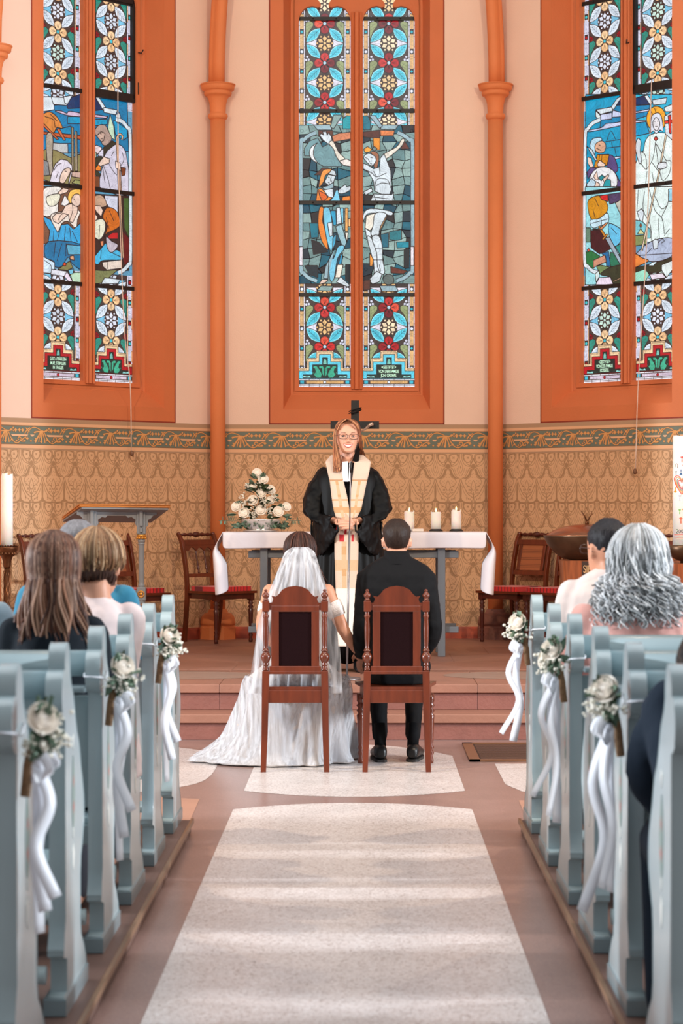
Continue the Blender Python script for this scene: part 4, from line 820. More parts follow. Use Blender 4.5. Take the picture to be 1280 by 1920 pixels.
for i, y in enumerate(PY_):
    a = pew0 if i == 0 else copy_tree(pew0)
    a.location = (-.80, y, 0); tag(a, 'pale blue %s pew of the left row, %s' % (ordn[i], extra_l[i]), group='pews left of the aisle')
for i, y in enumerate(PY_):
    a = copy_tree(pew0); a.location = (.712, y, 0); a.scale = (-1, 1, 1)
    tag(a, 'pale blue %s pew of the right row, %s' % (ordn[i], extra_r[i]), group='pews right of the aisle')

# ------------------------------------------------------------------ flowers
def frame_for(d):
    d = Vector(d).normalized(); a = d.orthogonal().normalized(); return a, d.cross(a), d
def rose(q, c, d, r, rr, m=0):
    a, b2, d = frame_for(d); c = Vector(c)
    for ring, (n, r0, op, h) in enumerate(((3, .22, .1, .75), (4, .42, .25, .72), (5, .68, .45, .6), (6, .92, .75, .42))):
        for k in range(n):
            th = 2 * pi * k / n + ring * .7 + rr.uniform(-.15, .15); wd = 2 * pi / n * .72; g = []
            for i in range(4):
                v = i / 3; row = []
                for j in range(5):
                    u = (j / 4 * 2 - 1); ang = th + u * wd; sh = 1 - .25 * abs(u) ** 2 * v
                    rad = r * (r0 * (.55 + .55 * v ** .7) + op * .22 * v ** 3); zz = r * (-.45 + (h + .45) * v * sh - op * .12 * v ** 4)
                    row.append(c + a * rad * cos(ang) + b2 * rad * sin(ang) + d * zz)
                g.append(row)
            q.sheet(g, m)
    q.ball(c - d * r * .10, r * .74, 12, 8, m)
def leaf(q, c, d, L, wd, m=0, rr=R):
    a, b2, d = frame_for(d); c = Vector(c); th = rr.uniform(0, 6.28); s = a * cos(th) + b2 * sin(th); n = d.cross(s); g = []
    for i in range(5):
        t = i / 4; w_ = wd * sin(pi * min(.97, t * .9 + .08)); g.append([c + d * L * t - s * w_ + n * w_ * .25, c + d * L * t - n * L * .12 * t * t, c + d * L * t + s * w_ + n * w_ * .25])
    q.sheet(g, m)
def breath(q, c, spread, n, r, rr, m=0):
    for i in range(n):
        p = Vector(c) + Vector([rr.gauss(0, 1) * s for s in spread]); q.ball(p, r * rr.uniform(.7, 1.2), 6, 4, m)
def ribbon(q, pts, w, tw=None, m=0, side=(1, 0, 0)):
    P = smooth(pts, 6); g = []; n = len(P); sd = Vector(side)
    for i, p in enumerate(P):
        t = (P[min(i + 1, n - 1)] - P[max(i - 1, 0)]).normalized(); an = (tw or 0) * i / n
        s = (sd - t * sd.dot(t)).normalized(); s = Matrix.Rotation(an, 3, t) @ s
        g.append([p - s * w / 2, p, p + s * w / 2])
    q.sheet(g, m)
def posy(x, y, z, sg, seed, lab, k=1.0, tails=None):
    """sg=+1: hangs on a face looking to +x"""
    rr = random.Random(seed); t = thing('pew_posy', lab, 'bouquet', (x, y, z), group='rose posies tied to the pew ends')
    X = lambda a: sg * a
    q = MB(); rose(q, (X(.062), -.03, .012), (X(.45), -.8, .35), .034 * k, rr); q.build('rose', M_rose, t)
    if seed % 2: q = MB(); rose(q, (X(.085), .02, -.03), (X(.9), -.5, .1), .026 * k, rr); q.build('rose', M_rose, t)
    q = MB(); breath(q, (X(.06), -.03, -.045), (.026, .022, .014), 60, .0062, rr); breath(q, (X(.095), -.01, -.02), (.012, .02, .02), 26, .006, rr); tag(q.build('filler_flowers', M_bre, t), kind='stuff')
    q = MB()
    for i in range(26):
        a = rr.uniform(0, 6.28); d = (X(.35 + .5 * cos(a) * .9), -.4 + rr.uniform(-.4, .5), sin(a)); leaf(q, (X(.045), -.01, -.01), d, rr.uniform(.05, .085) * k, .014, 0, rr)
    q.build('leaf_spray', M_eu, t)
    q = MB()
    for i in range(10): leaf(q, (X(.04), -.005, .0), (X(rr.uniform(.1, .7)), rr.uniform(-.8, .3), rr.uniform(.3, 1)), rr.uniform(.04, .075) * k, .011, 0, rr)
    q.build('dark_leaves', M_eud, t)
    q = MB(); q.tube([(X(.04), 0, -.05), (X(.026), 0, -.10), (X(.018), 0, -.17)], [.017, .013, .012], 10); q.build('jute_wrap', M_jute, t)
    q = MB(); q.tube([(X(.006), -.09, -.015), (X(-.045), -.098, -.012), (X(-.052), -.04, -.008), (X(-.05), .06, -.005), (X(.004), .085, -.01), (X(.012), 0, -.03), (X(.006), -.09, -.015)], .0022, 5); q.build('tie_string', M_rib, t)
    q = MB()
    for s2 in (-1, 1):
        ribbon(q, [(X(.05), -.03, -.085), (X(.07), -.03 + s2 * .035, -.07), (X(.085), -.03 + s2 * .055, -.10), (X(.065), -.03 + s2 * .03, -.125), (X(.05), -.03, -.088)], .024, .4, side=(X(.7), 0, .7))
    q.ball((X(.055), -.035, -.088), .013, 8, 6, sc=(1, .8, 1)); q.build('ribbon_bow', M_rib, t, mods=[SOL(.0008)])
    for j, (dx, dy, ln, tw) in enumerate(tails or [(.03, -.05, .36, .5), (.0, .05, .46, -.5), (.045, .0, .30, .6)]):
        q = MB(); ribbon(q, [(X(.052), -.034, -.09), (X(.052 + dx * .6), -.034 + dy * .4, -.09 - ln * .3), (X(.045 + dx * .2), -.034 + dy * 1.2, -.09 - ln * .62), (X(.05 + dx), -.034 + dy * 1.3, -.09 - ln)], .032, tw * .6, side=(X(.75), .65, 0)); q.build('ribbon_tail', M_rib, t, mods=[SOL(.0008)])
zc = .925
posy(-.80, 8.70, zc, 1, 1, 'rose posy with white ribbons on the second left pew, nearest the steps')
posy(-.80, 7.00, zc, 1, 2, 'rose posy on the fourth left pew beside the long brown hair', tails=[(.05, -.05, .33, .5), (.0, .05, .5, -.4), (.02, .0, .42, .6)])
posy(-.80, 5.27, zc, 1, 4, 'large blurred rose posy at the lower left picture edge', tails=[(.05, -.04, .30, .5), (.0, .04, .4, -.4), (.02, .0, .34, .6)])
posy(.712, 9.57, zc + .01, -1, 3, 'rose posy on the front right pew overlapping the steps', tails=[(.085, -.03, .36, .3), (.03, .03, .40, -.9)])
posy(.712, 7.85, zc, -1, 5, 'rose posy on the third right pew with long ribbon tails', tails=[(.03, -.05, .46, .5), (-.01, .05, .5, -.5), (.08, .0, .40, .4)])
posy(.712, 6.13, zc, -1, 6, 'blurred rose posy on the fifth right pew near the dark jacket', tails=[(.03, -.05, .42, .5), (.07, .04, .5, -.5), (.0, .0, .44, .6)])

# ------------------------------------------------------------------ chairs
M_mah = mat('polished_mahogany', (106, 44, 20), .3, var=.35, vscale=9, stretch=(3, 3, .5), coat=.25)
M_mahd = mat('dark_mahogany', (84, 34, 24), .3, var=.3, vscale=9, stretch=(3, 3, .5), coat=.5)
M_velv = mat('dark_burgundy_velvet', (26, 8, 11), .95, spec=.1, bump=.3, bscale=300)
M_red = mat('red_striped_cushion', (196, 28, 30), .85, sheen=.3)
def striped(name, c1, c2, sc):
    m = mat(name, c1, .85, sheen=.3); nt = m.node_tree; b = nt.nodes['Principled BSDF']
    tc = nt.nodes.new('ShaderNodeTexCoord'); w = nt.nodes.new('ShaderNodeTexWave'); w.inputs['Scale'].default_value = sc; w.bands_direction = 'X'
    nt.links.new(tc.outputs['Object'], w.inputs[0]); rp = nt.nodes.new('ShaderNodeValToRGB'); e = rp.color_ramp.elements
    e[0].color = lin(c2); e[0].position = .12; e[1].color = lin(c1); e[1].position = .2
    nt.links.new(w.outputs[0], rp.inputs[0]); nt.links.new(rp.outputs[0], b.inputs['Base Color']); return m
M_cush = striped('red_cushion_stripes', (204, 30, 30), (110, 12, 18), 9)
CR_ = [(-.150, .875), (-.150, .915), (-.125, .915), (-.118, .935), (-.128, .952), (-.105, .947), (-.088, .962), (-.07, .985), (-.04, 1.0), (0, 1.006)]
def crest_poly():
    L = CR_; return L + [(-x, z) for x, z in reversed(L[:-1])]
def turned(q, x, y, z0, prof, seg=14, m=0): q.lathe([(r, z) for r, z in prof], x, y, z0, seg, m)
FLEG = [(.016, 0), (.018, .02), (.012, .04), (.02, .06), (.012, .075), (.020, .09), (.013, .105), (.016, .12), (.02, .24), (.023, .27), (.014, .28), (.024, .295), (.014, .31), (.025, .325), (.015, .335), (.022, .35), (.022, .39)]
def make_high_chair():
    r = thing('high_back_chair', 'c', 'chair')
    for sg in (-1, 1):
        q = MB(); q.rings([[(sg * x + a * w, y + b_ * w, z) for a, b_ in ((-1, -1), (1, -1), (1, 1), (-1, 1))] for x, y, z, w in ((.171, -.03, 0, .0145), (.165, -.01, .2, .017), (.161, 0, .44, .019), (.159, 0, .546, .019))], sm=False)
        prof = [(.013, .545), (.019, .552), (.016, .56), (.012, .572), (.017, .578), (.014, .590), (.021, .60), (.027, .618), (.027, .626), (.02, .64), (.013, .648), (.021, .655), (.014, .665), (.012, .68), (.0145, .72), (.0155, .78), (.0125, .83), (.018, .842), (.0125, .852), (.013, .866)]
        turned(q, sg * .159, 0, 0, prof)
        q.box(sg * .159 - .019, sg * .159 + .019, -.017, .017, .866, .925)
        turned(q, sg * .159, 0, 0, [(.012, .924), (.017, .93), (.010, .938), (.019, .948), (.020, .958), (.012, .968), (.006, .974), (.011, .980), (.006, .988)])
        q.build('rear_leg', M_mah, r, mods=[BEV(.003)])
        q = MB(); turned(q, sg * .195, .40, 0, FLEG); q.build('front_leg', M_mah, r)
    q = MB(); q.prism([(-.128, .535), (-.128, .885), (.128, .885), (.128, .535), (.087, .575), (.087, .845), (-.087, .845), (-.087, .575)] , -.014, .014)
    q.v = []; q.f = []; q.m = []; q.s = []; q.c = []
    for x0, x1, z0, z1 in ((-.13, -.088, .54, .89), (.088, .13, .54, .89), (-.13, .13, .865, .90), (-.14, .14, .535, .572)): q.box(x0, x1, -.014 - (.0012 if x1 - x0 > .1 else 0), .014, z0, z1)
    q.box(-.145, .145, -.016, .010, .528, .545)
    q.build('back_frame', M_mah, r, mods=[BEV(.004)])
    q = MB(); q.box(-.09, .09, -.006, .008, .57, .868); q.build('velvet_panel', M_velv, r)
    q = MB(); q.prism(crest_poly(), -.012, .012); q.build('crest', M_mah, r, mods=[BEV(.005)])
    q = MB(); q.box(-.145, .145, -.012, .012, .372, .442); q.prism([(-.150, 0.01), (-.20, .40), (-.182, .40), (-.135, .01)], .375, .44, 'z'); q.prism([(.150, .01), (.20, .40), (.182, .40), (.135, .01)], .375, .44, 'z'); q.box(-.19, .19, .392, .41, .375, .44)
    q.build('seat_frame', M_mah, r, mods=[BEV(.003)])
    q = MB(); q.prism([(-.155, -.005), (-.228, .42), (.228, .42), (.155, -.005)], .442, .46, 'z'); q.build('seat', M_mah, r, mods=[BEV(.006)])
    return r
hc = make_high_chair(); hc.location = (-.366, 12.32, 0); tag(hc, 'high-backed mahogany chair under the person in white dress and veil')
hc2 = copy_tree(hc); hc2.location = (.183, 12.32, 0); tag(hc2, 'high-backed mahogany chair under the person in black suit')
for o in (hc, hc2): o['group'] = 'carved chairs of the couple'
M_cane = mat('woven_cane', (150, 84, 48), .6, var=.4, vscale=120)
def cane_mat():
    m = M_cane; nt = m.node_tree; b = nt.nodes['Principled BSDF']; tc = nt.nodes.new('ShaderNodeTexCoord'); ck = nt.nodes.new('ShaderNodeTexVoronoi'); ck.inputs['Scale'].default_value = 75; ck.inputs['Randomness'].default_value = 0
    nt.links.new(tc.outputs['Object'], ck.inputs[0]); rp = nt.nodes.new('ShaderNodeValToRGB'); e = rp.color_ramp.elements; e[0].position = .28; e[0].color = lin((70, 36, 24)); e[1].position = .36; e[1].color = lin((158, 92, 54))
    nt.links.new(ck.outputs[0], rp.inputs[0]); nt.links.new(rp.outputs[0], b.inputs['Base Color'])
cane_mat()
def make_wall_chair(kind):
    """faces -y, back stiles at +y"""
    r = thing('side_chair', 'c', 'chair'); hw = .185
    def stile(sg): return [(sg * (hw - .01), .235, 0), (sg * hw, .20, .25), (sg * hw, .19, .42), (sg * hw, .205, .60), (sg * hw, .25, .80), (sg * (hw + .002), .285, .875), (sg * (hw + .004), .30, .895)]
    for sg in (-1, 1):
        P = smooth(stile(sg), 4); q = MB(); q.rings([[(p.x + a * .014, p.y + b_ * .019, p.z) for a, b_ in ((-1, -1), (1, -1), (1, 1), (-1, 1))] for p in P], sm=False)
        q.ball((sg * (hw + .004), .295, .893), .022, 10, 6, sc=(.8, 1, .8)); q.build('rear_leg', M_mah, r, mods=[BEV(.004)])
        q = MB(); turned(q, sg * .19, -.18, 0, FLEG, m=0); q.box(sg * .19 - .022, sg * .19 + .022, -.202, -.158, .35, .41); q.build('front_leg', M_mahd, r)
    q = MB(); P = []
    for i, rr_ in enumerate((.009, .011, .016, .009, .013, .018, .010, .021, .024, .021, .010, .018, .013, .009, .016, .011, .009)): P.append((-hw + .02 + i * (2 * hw - .04) / 16, rr_))
    q.tube([(x, .292, .888) for x, _ in P], [b_ for _, b_ in P], 10); q.build('top_rail', M_mahd, r)
    yb = lambda z: .205 + (z - .6) * .225 + .004
    q = MB()
    def bar(z0, z1, x0=-hw, x1=hw, t=.011):
        q.rings([[(x, yb(z) + d, z) for d, z in ((-t, z0), (t, z0), (t, z1), (-t, z1))] for x in (x0, x1)], sm=False)
    bar(.80, .845)
    if kind == 'spindle':
        pts = [(-hw, .80), (-hw, .77), (-.13, .755), (-.11, .775), (-.085, .785), (-.06, .775), (-.045, .755), (-.02, .775), (0, .785), (.02, .775), (.045, .755), (.06, .775), (.085, .785), (.11, .775), (.13, .755), (hw, .77), (hw, .80)]
        q.add([(x, yb(z) + d, z) for d in (-.008, .008) for x, z in pts], [tuple(range(17)), tuple(range(33, 16, -1))] + [(i, (i + 1) % 17, (i + 1) % 17 + 17, i + 17) for i in range(17)], 0, False)
        q.build('back_rail', M_mah, r, mods=[BEV(.003)]); q = MB(); bar(.535, .565); q.build('lower_back_rail', M_mah, r, mods=[BEV(.003)])
        for x in (-.045, .045):
            q = MB(); q.tube([(x, yb(.565 + t * .195), .565 + t * .195) for t in (0, .05, .12, .2, .27, .3, .35, .6, .8, .9, 1)], [.007, .010, .006, .012, .011, .006, .010, .007, .006, .010, .006], 10); q.build('spindle', M_mahd, r)
    else:
        bar(.55, .59); bar(.59, .80, -.145, -.115); bar(.59, .80, .115, .145); q.build('back_rail', M_mah, r, mods=[BEV(.003)])
        q = MB(); q.add([(x, yb(z), z) for z in (.59, .80) for x in (-.115, .115)], [(0, 1, 3, 2)], 0, False); q.build('cane_panel', M_cane, r, mods=[SOL(.004)])
    q = MB(); q.prism([(-.175, .19), (-.21, -.20), (.21, -.20), (.175, .19)], .36, .405, 'z'); q.build('seat_frame', M_mahd, r, mods=[BEV(.004)])
    q = MB(); q.prism([(-.19, .205), (-.23, -.22), (.23, -.22), (.19, .205)], .405, .425, 'z'); q.build('seat', M_mah, r, mods=[BEV(.006, 3)])
    q = MB(); q.prism([(-.165, .17), (-.195, -.19), (.195, -.19), (.165, .17)], .425, .462, 'z'); q.build('cushion', M_cush, r, mods=[BEV(.016, 4)])
    return r
G = 'red cushioned chairs along the apse wall'
wc_ = make_wall_chair('spindle'); wc_.location = (-1.19, 18.85, PZ); wc_.rotation_euler = (0, 0, pi / 4); tag(wc_, 'mahogany spindle-back chair with red cushion beside the altar cloth, left', group=G)
w2 = copy_tree(wc_); w2.location = (-2.36, 17.80, PZ); tag(w2, 'dark chair behind the tall candle stand at the left edge', group=G)
wk = make_wall_chair('cane'); wk.location = (1.25, 18.88, PZ); wk.rotation_euler = (0, 0, -pi / 4); tag(wk, 'cane-back chair with red cushion right of the altar', group=G)
w4 = copy_tree(wk); w4.location = (1.595, 18.535, PZ); tag(w4, 'chair with red cushion mostly hidden behind the beige jacket man', group=G)
w5 = copy_tree(wk); w5.location = (2.32, 17.84, PZ); tag(w5, 'chair behind the decorated candle at the right edge', group=G)
w6 = copy_tree(wk); w6.location = (-1.87, 18.42, PZ); w6.rotation_euler = (0, 0, pi / 4); tag(w6, 'cane-back chair with red cushion behind the lectern', group=G)

# ------------------------------------------------------------------ altar
YA = 16.94
M_agr = mat('grey_blue_altar_wood', (118, 124, 130), .55, var=.12, vscale=6, stretch=(1, 1, .2))
al = thing('altar_table', 'grey wooden trestle altar under a white cloth', 'altar', (-.07, YA + .3, PZ), world=True)
q = MB(); q.box(-1.03, .90, YA, YA + .62, 1.205, 1.243); q.build('table_top', M_agr, al)
for x in (-.738, .587):
    for y in (YA + .02, YA + .54):
        q = MB(); q.box(x - .028, x + .028, y, y + .055, PZ, 1.205); q.build('leg', M_agr, al, mods=[BEV(.004)])
for z0, z1 in ((1.058, 1.108), (.50, .545)):
    q = MB(); q.box(-.855, .715, YA + .045, YA + .085, z0, z1); q.build('beam', M_agr, al, mods=[BEV(.004)])
    q = MB(); q.box(-.855, .715, YA + .53, YA + .57, z0, z1); q.build('beam', M_agr, al, mods=[BEV(.004)])
M_cloth = mat('white_linen', (226, 221, 226), .8, var=.03, vscale=3, bump=.15, bscale=25)
q = MB(); g = []
xs = [-1.045 + i * (1.965 / 40) for i in range(41)]
prof = [(YA + .66, 1.12, 0), (YA + .655, 1.20, 0), (YA + .64, 1.247, 0), (YA + .3, 1.252, 0), (YA + .01, 1.252, 0), (YA - .012, 1.246, .1), (YA - .018, 1.228, .3), (YA - .02, 1.18, .7), (YA - .02, 1.125, 1)]
for y, z, k in prof: g.append([(x, y - k * .006 * sin(x * 7) - k * .004 * sin(x * 19), z - k * .004 * cos(x * 5)) for x in xs])
q.sheet(g)
for sg, xe in ((-1, -1.045), (1, .92)):
    # hanging end with the folded front corner
    g = []
    for i in range(11):
        t = i / 10; z = 1.252 - .46 * t
        bul = .075 * min(1, t / .3) if t < .3 else .075 - .03 * (t - .3)
        xo = xe + sg * bul
        tw = .105 * min(1, max(0, (t - .18) / .3))
        row = [(xe - sg * .008 if t < .05 else xo - sg * tw * .95, YA - .005 + .10 * min(1, t * 3), z + (.02 if t > .5 else 0) + (0.0 if t > .29 else 0)),
               (xo - sg * tw * .6, YA - .014 - .02 * t, z), (xo - sg * .01, YA - .024, z - .012 * t), (xo, YA - .005, z - .015 * t), (xo + sg * .003, YA + .1, z), (xo - sg * .004, YA + .25, z), (xo + sg * .004, YA + .45, z), (xo, YA + .64, z)]
        g.append(row)
    q.sheet(g)
cl = q.build('altar_cloth', M_cloth, mods=[SOL(.002), SUB(1)]); tag(cl, 'long white linen cloth hanging over both ends of the altar', 'tablecloth')

# cross
cr = thing('altar_cross', 'black wooden cross wound with wire, standing on the altar', 'cross', (-.057, YA + .42, 1.254), world=True)
YC = YA + .42
q = MB(); s = F / YC; x = lambda p: (p - PX) / s; z = lambda p: CAMZ - (p - PY) / s
q.prism([(x(658), 1.28), (x(658), z(804)), (x(619.5), z(804)), (x(619.5), z(789.5)), (x(658), z(789.5)), (x(658), z(751)), (x(673), z(751)), (x(673), z(790)), (x(710.5), z(790)), (x(710.5), z(804)), (x(673), z(804)), (x(673), 1.28)], YC - .02, YC + .02)
q.build('cross_body', M_iron, cr, mods=[BEV(.002)])
q = MB(); q.box(x(645), x(686), YC - .09, YC + .09, 1.255, 1.282); q.build('foot', M_iron, cr, mods=[BEV(.004)])
q = MB()
for dz in (0, 3.6): q.tube([(x(653.5), YC - .03, z(776 - dz)), (x(662), YC - .034, z(772.5 - dz)), (x(671), YC - .033, z(769 - dz)), (x(677), YC - .02, z(768 - dz)), (x(676), YC + .03, z(769 - dz)), (x(655), YC + .03, z(774 - dz))], .004, 6)
q.tube([(x(658), YC - .03, z(776)), (x(664), YC - .036, z(773)), (x(672), YC - .033, z(771))], .008, 6)
q.build('wire', mat('dark_wire', (40, 34, 34), .5, .6), cr)
q = MB(); q.tube([(x(674), YC - .03, z(811)), (x(684), YC - .04, z(805)), (x(690), YC - .05, z(800)), (x(695), YC - .05, z(796)), (x(699), YC - .05, z(793.5))], [.005, .008, .012, .014, .010], 6); q.tube([(x(689), YC - .06, z(799)), (x(700), YC - .06, z(797))], .006, 5); q.build('silver_twig', mat('silver_twig', (200, 176, 160), .35, .8), cr)

# altar candles
M_wax = mat('ivory_wax', (255, 248, 240), .45, sub=.6)
M_flame = mat('candle_flame', (255, 214, 130), .5, emit=9)
def candle_wax(q, r, h, rough=.006, seed=1, seg=28):
    rr = random.Random(seed); rs = []; ph = rr.uniform(0, 6)
    for zz, k in ((0, 1), (h * .5, 1), (h * .9, 1), (h * .97, .99), (h, .93)):
        rs.append([(r * k * cos(2 * pi * j / seg), r * k * sin(2 * pi * j / seg), zz + (rough * (sin(3 * 2 * pi * j / seg + ph) + .6 * sin(7 * 2 * pi * j / seg)) if zz > h * .95 else 0)) for j in range(seg)])
    rs.append([(r * .8 * cos(2 * pi * j / seg), r * .8 * sin(2 * pi * j / seg), h - .008) for j in range(seg)])
    rs.append([(r * .1 * cos(2 * pi * j / seg), r * .1 * sin(2 * pi * j / seg), h - .012) for j in range(seg)])
    q.rings(rs)
def flame(t, z, h=.022, r=.005):
    q = MB(); q.lathe([(.0008, 0), (.0008, .01)], z0=z - .01, seg=6); q.build('wick', M_iron, t)
    q = MB(); q.lathe([(.001, 0), (r * .8, h * .2), (r, h * .38), (r * .6, h * .7), (.0004, h)], z0=z - .002, seg=10); q.build('flame', M_flame, t)
for px, top, hold, lab, sd in ((767, 959, 1, 'leftmost of the three altar candles, nearest the black gown', 1), (817, 960, 2, 'middle one of the three altar candles in a dark holder', 2), (855, 957, 3, 'rightmost of the three altar candles in a dark holder', 3)):
    Yc = YA + .2; p = at(px, 990, Yc); sc_ = F / Yc; zt = CAMZ - (top - PY) / sc_; z0 = 1.254 + (.018 if hold > 1 else .0)
    t = thing('altar_candle', 'lit ivory pillar candle, ' + lab, 'candle', (p.x, Yc, z0), group='pillar candles on the altar')
    q = MB(); candle_wax(q, .038, zt - z0, .007 if sd != 2 else .003, sd); q.build('wax', M_wax, t); flame(t, zt - z0 + .002, .03, .006)
    if hold > 1:
        h = thing('candle_holder', ('dark round holder under the middle altar candle', 'dark round holder under the right altar candle')[hold - 2], 'candle holder', (p.x, Yc, 1.254), group='dark candle holders')
        q = MB(); q.lathe([(.052, 0), (.054, .004), (.046, .010), (.042, .012), (.042, .016), (.040, .0175), (0, .0175)], seg=28); q.build('dish', M_iron, h)
q = MB(); p = at(784, 990, YA + .1); q.box(p.x - .045, p.x + .037, YA + .03, YA + .16, 1.254, 1.275); tag(q.build('prayer_book', mat('cream_book', (236, 226, 214), .7), mods=[BEV(.003)]), 'small cream book lying beside the left altar candle', 'book')

# flower arrangement
Yf = YA + .22; sc_ = F / Yf
fa = thing('flower_arrangement', 'pyramid of cream roses and greenery in a silver bowl on the altar', 'flowers', (at(490, 990, Yf).x, Yf, 1.254), world=True)
rr = random.Random(5); bx = at(488, 990, Yf).x
q = MB(); q.lathe([(.12, 0), (.135, .004), (.10, .016), (.125, .04), (.15, .075), (.155, .09), (.15, .092), (.12, .06), (0, .04)], bx, Yf, 1.254, 32)
q.build('silver_bowl', mat('silver', (236, 232, 232), .3, .55), fa)
for (zx, zy, r_) in ((540, 205, 62), (628, 295, 66), (465, 402, 62), (600, 485, 64), (728, 440, 60), (482, 590, 66), (728, 590, 52), (250, 680, 66), (360, 770, 72), (592, 730, 68), (838, 750, 68), (952, 680, 58)):
    px, py = 410 + zx / 7.53, 860 + zy / 7.53; d = (px - 487) / 60
    yy = Yf - .10 + abs(d) * .05 + (.08 - .08 * (py - 880) / 90); p = at(px, py, yy); q = MB(); rose(q, p, (d * .5, -1, .35), r_ / 7.53 / sc_ * .98, rr); q.build('rose', M_rose, fa)
q = MB()
for (zx, zy, n, sp) in ((590, 390, 34, 9), (640, 600, 50, 8), (480, 770, 50, 8), (720, 740, 44, 7), (350, 640, 30, 7), (780, 540, 34, 7), (410, 370, 16, 5), (650, 650, 24, 6), (520, 800, 26, 6), (330, 550, 18, 5)):
    p = at(410 + zx / 7.53, 860 + zy / 7.53, Yf - .07); breath(q, p, (sp / sc_ * .55, .02, sp / sc_ * .6), n, .0058, rr)
tag(q.build('filler_flowers', M_bre, fa), kind='stuff')
q = MB()
for i in range(100):
    a = rr.uniform(0, 1); cx = rr.uniform(-1, 1); zz = lerp(1.27, 1.60, a); hwid = lerp(.20, .03, a)
    leaf(q, (bx + cx * hwid * .7, Yf - .03 + rr.uniform(-.05, .05), zz), (cx * 1.2, -.6 + rr.uniform(-.3, .6), rr.uniform(-.2, .7)), rr.uniform(.04, .075), .016, 0, rr)
q.build('leaves', M_eud, fa)
q = MB()
for i in range(150):
    cx = rr.uniform(-1, 1); leaf(q, (bx + cx * .19, Yf - .08 + rr.uniform(-.04, .05), 1.335 - .03 * rr.random() - .02 * abs(cx)), (cx * .8, -.8, rr.uniform(-.7, .3)), rr.uniform(.03, .06), .010, 0, rr)
for (x0, z0, dx, dz) in ((-.04, 1.60, -.5, .4), (-.05, 1.57, -.9, .2), (-.12, 1.47, -.9, .0), (.08, 1.50, .8, .1), (.12, 1.42, .6, .3), (.17, 1.37, .9, -.1), (-.18, 1.38, -.8, .1), (.0, 1.64, .4, .6), (-.02, 1.65, -.6, .5)):
    for j in range(4): leaf(q, (bx + x0, Yf - .03, z0), (dx + rr.uniform(-.3, .3), -.3, dz + rr.uniform(-.3, .3)), .07, .015, 0, rr)
for sg in (-1, 1):   # eucalyptus stalks to both sides
    for i in range(9):
        x0 = bx + sg * (.17 + i * .015); leaf(q, (x0, Yf - .06, 1.335), (sg * .2, -.3, rr.choice((-1, 1))), .032, .009, 0, rr)
    q.tube([(bx + sg * .1, Yf - .06, 1.33), (bx + sg * .31, Yf - .06, 1.335)], .0018, 5)
tag(q.build('pale_greenery', M_eu, fa), kind='stuff')

# microphone stand
ms = thing('microphone_stand', 'thin grey microphone stand before the black gowned person', 'microphone stand', (-.103, 14.67, PZ), world=True)
M_ms = mat('grey_metal', (128, 122, 122), .35, .7)
bx0 = at(650, 1275, 14.67).x
q = MB(); q.lathe([(.09, 0), (.092, .008), (.088, .014), (.02, .02), (.014, .03), (0, .03)], bx0, 14.67, PZ, 32); q.build('base', M_ms, ms)
q = MB(); q.tube([(bx0, 14.67, PZ + .02), (at(655, 1000, 14.67).x, 14.67, 1.28)], .0075, 10); q.tube([at(655, 1005, 14.67), at(656.5, 920, 14.66), at(657, 882, 14.65)], .0042, 8); q.build('pole', M_ms, ms)
q = MB(); q.tube([at(657, 886, 14.65), at(657.5, 874, 14.65), at(659, 866, 14.66)], [.006, .0085, .0075], 10); q.build('microphone', M_iron, ms)

# ------------------------------------------------------------------ lectern
M_lgr = mat('grey_lectern_paint', (132, 136, 140), .45, var=.06, vscale=8)
M_lgd = mat('gilding', (214, 150, 62), .35, .7)
M_wood = mat('honey_wood', (196, 122, 52), .4, var=.2, vscale=12, stretch=(.3, 3, 3))
YL = 16.25; le = thing('lectern', 'grey painted lectern with wooden edged slanting top and gilded rings', 'lectern', (-1.75, YL + .15, PZ), world=True)
sL = F / YL; a1, a2 = at(148, 946, YL), at(320, 948, YL); off = Vector((-.17, .36, -.095))
q = MB(); n = Vector((0, .0, .012)); c8 = [a1, a2, a2 + off, a1 + off]
def slab(q, c4, t0, t1, m=0): q.add([p + Vector((0, 0, t0)) for p in c4] + [p + Vector((0, 0, t1)) for p in c4], [(3, 2, 1, 0), (4, 5, 6, 7), (0, 1, 5, 4), (1, 2, 6, 5), (2, 3, 7, 6), (3, 0, 4, 7)], m, False)
slab(q, c8, -.002, .006); slab(q, [a1 + Vector((.004, .004, 0)), a2 + Vector((-.004, .004, 0)), a2 + off, a1 + off], -.016, -.004); q.build('desk_board', M_wood, le, mods=[BEV(.003)])
q = MB(); slab(q, [a1 + Vector((.018, .012, 0)), a2 + Vector((-.018, .012, 0)), a2 + off + Vector((-.006, 0, 0)), a1 + off + Vector((.006, 0, 0))], -.03, -.016); q.build('desk_underside', M_lgr, le)
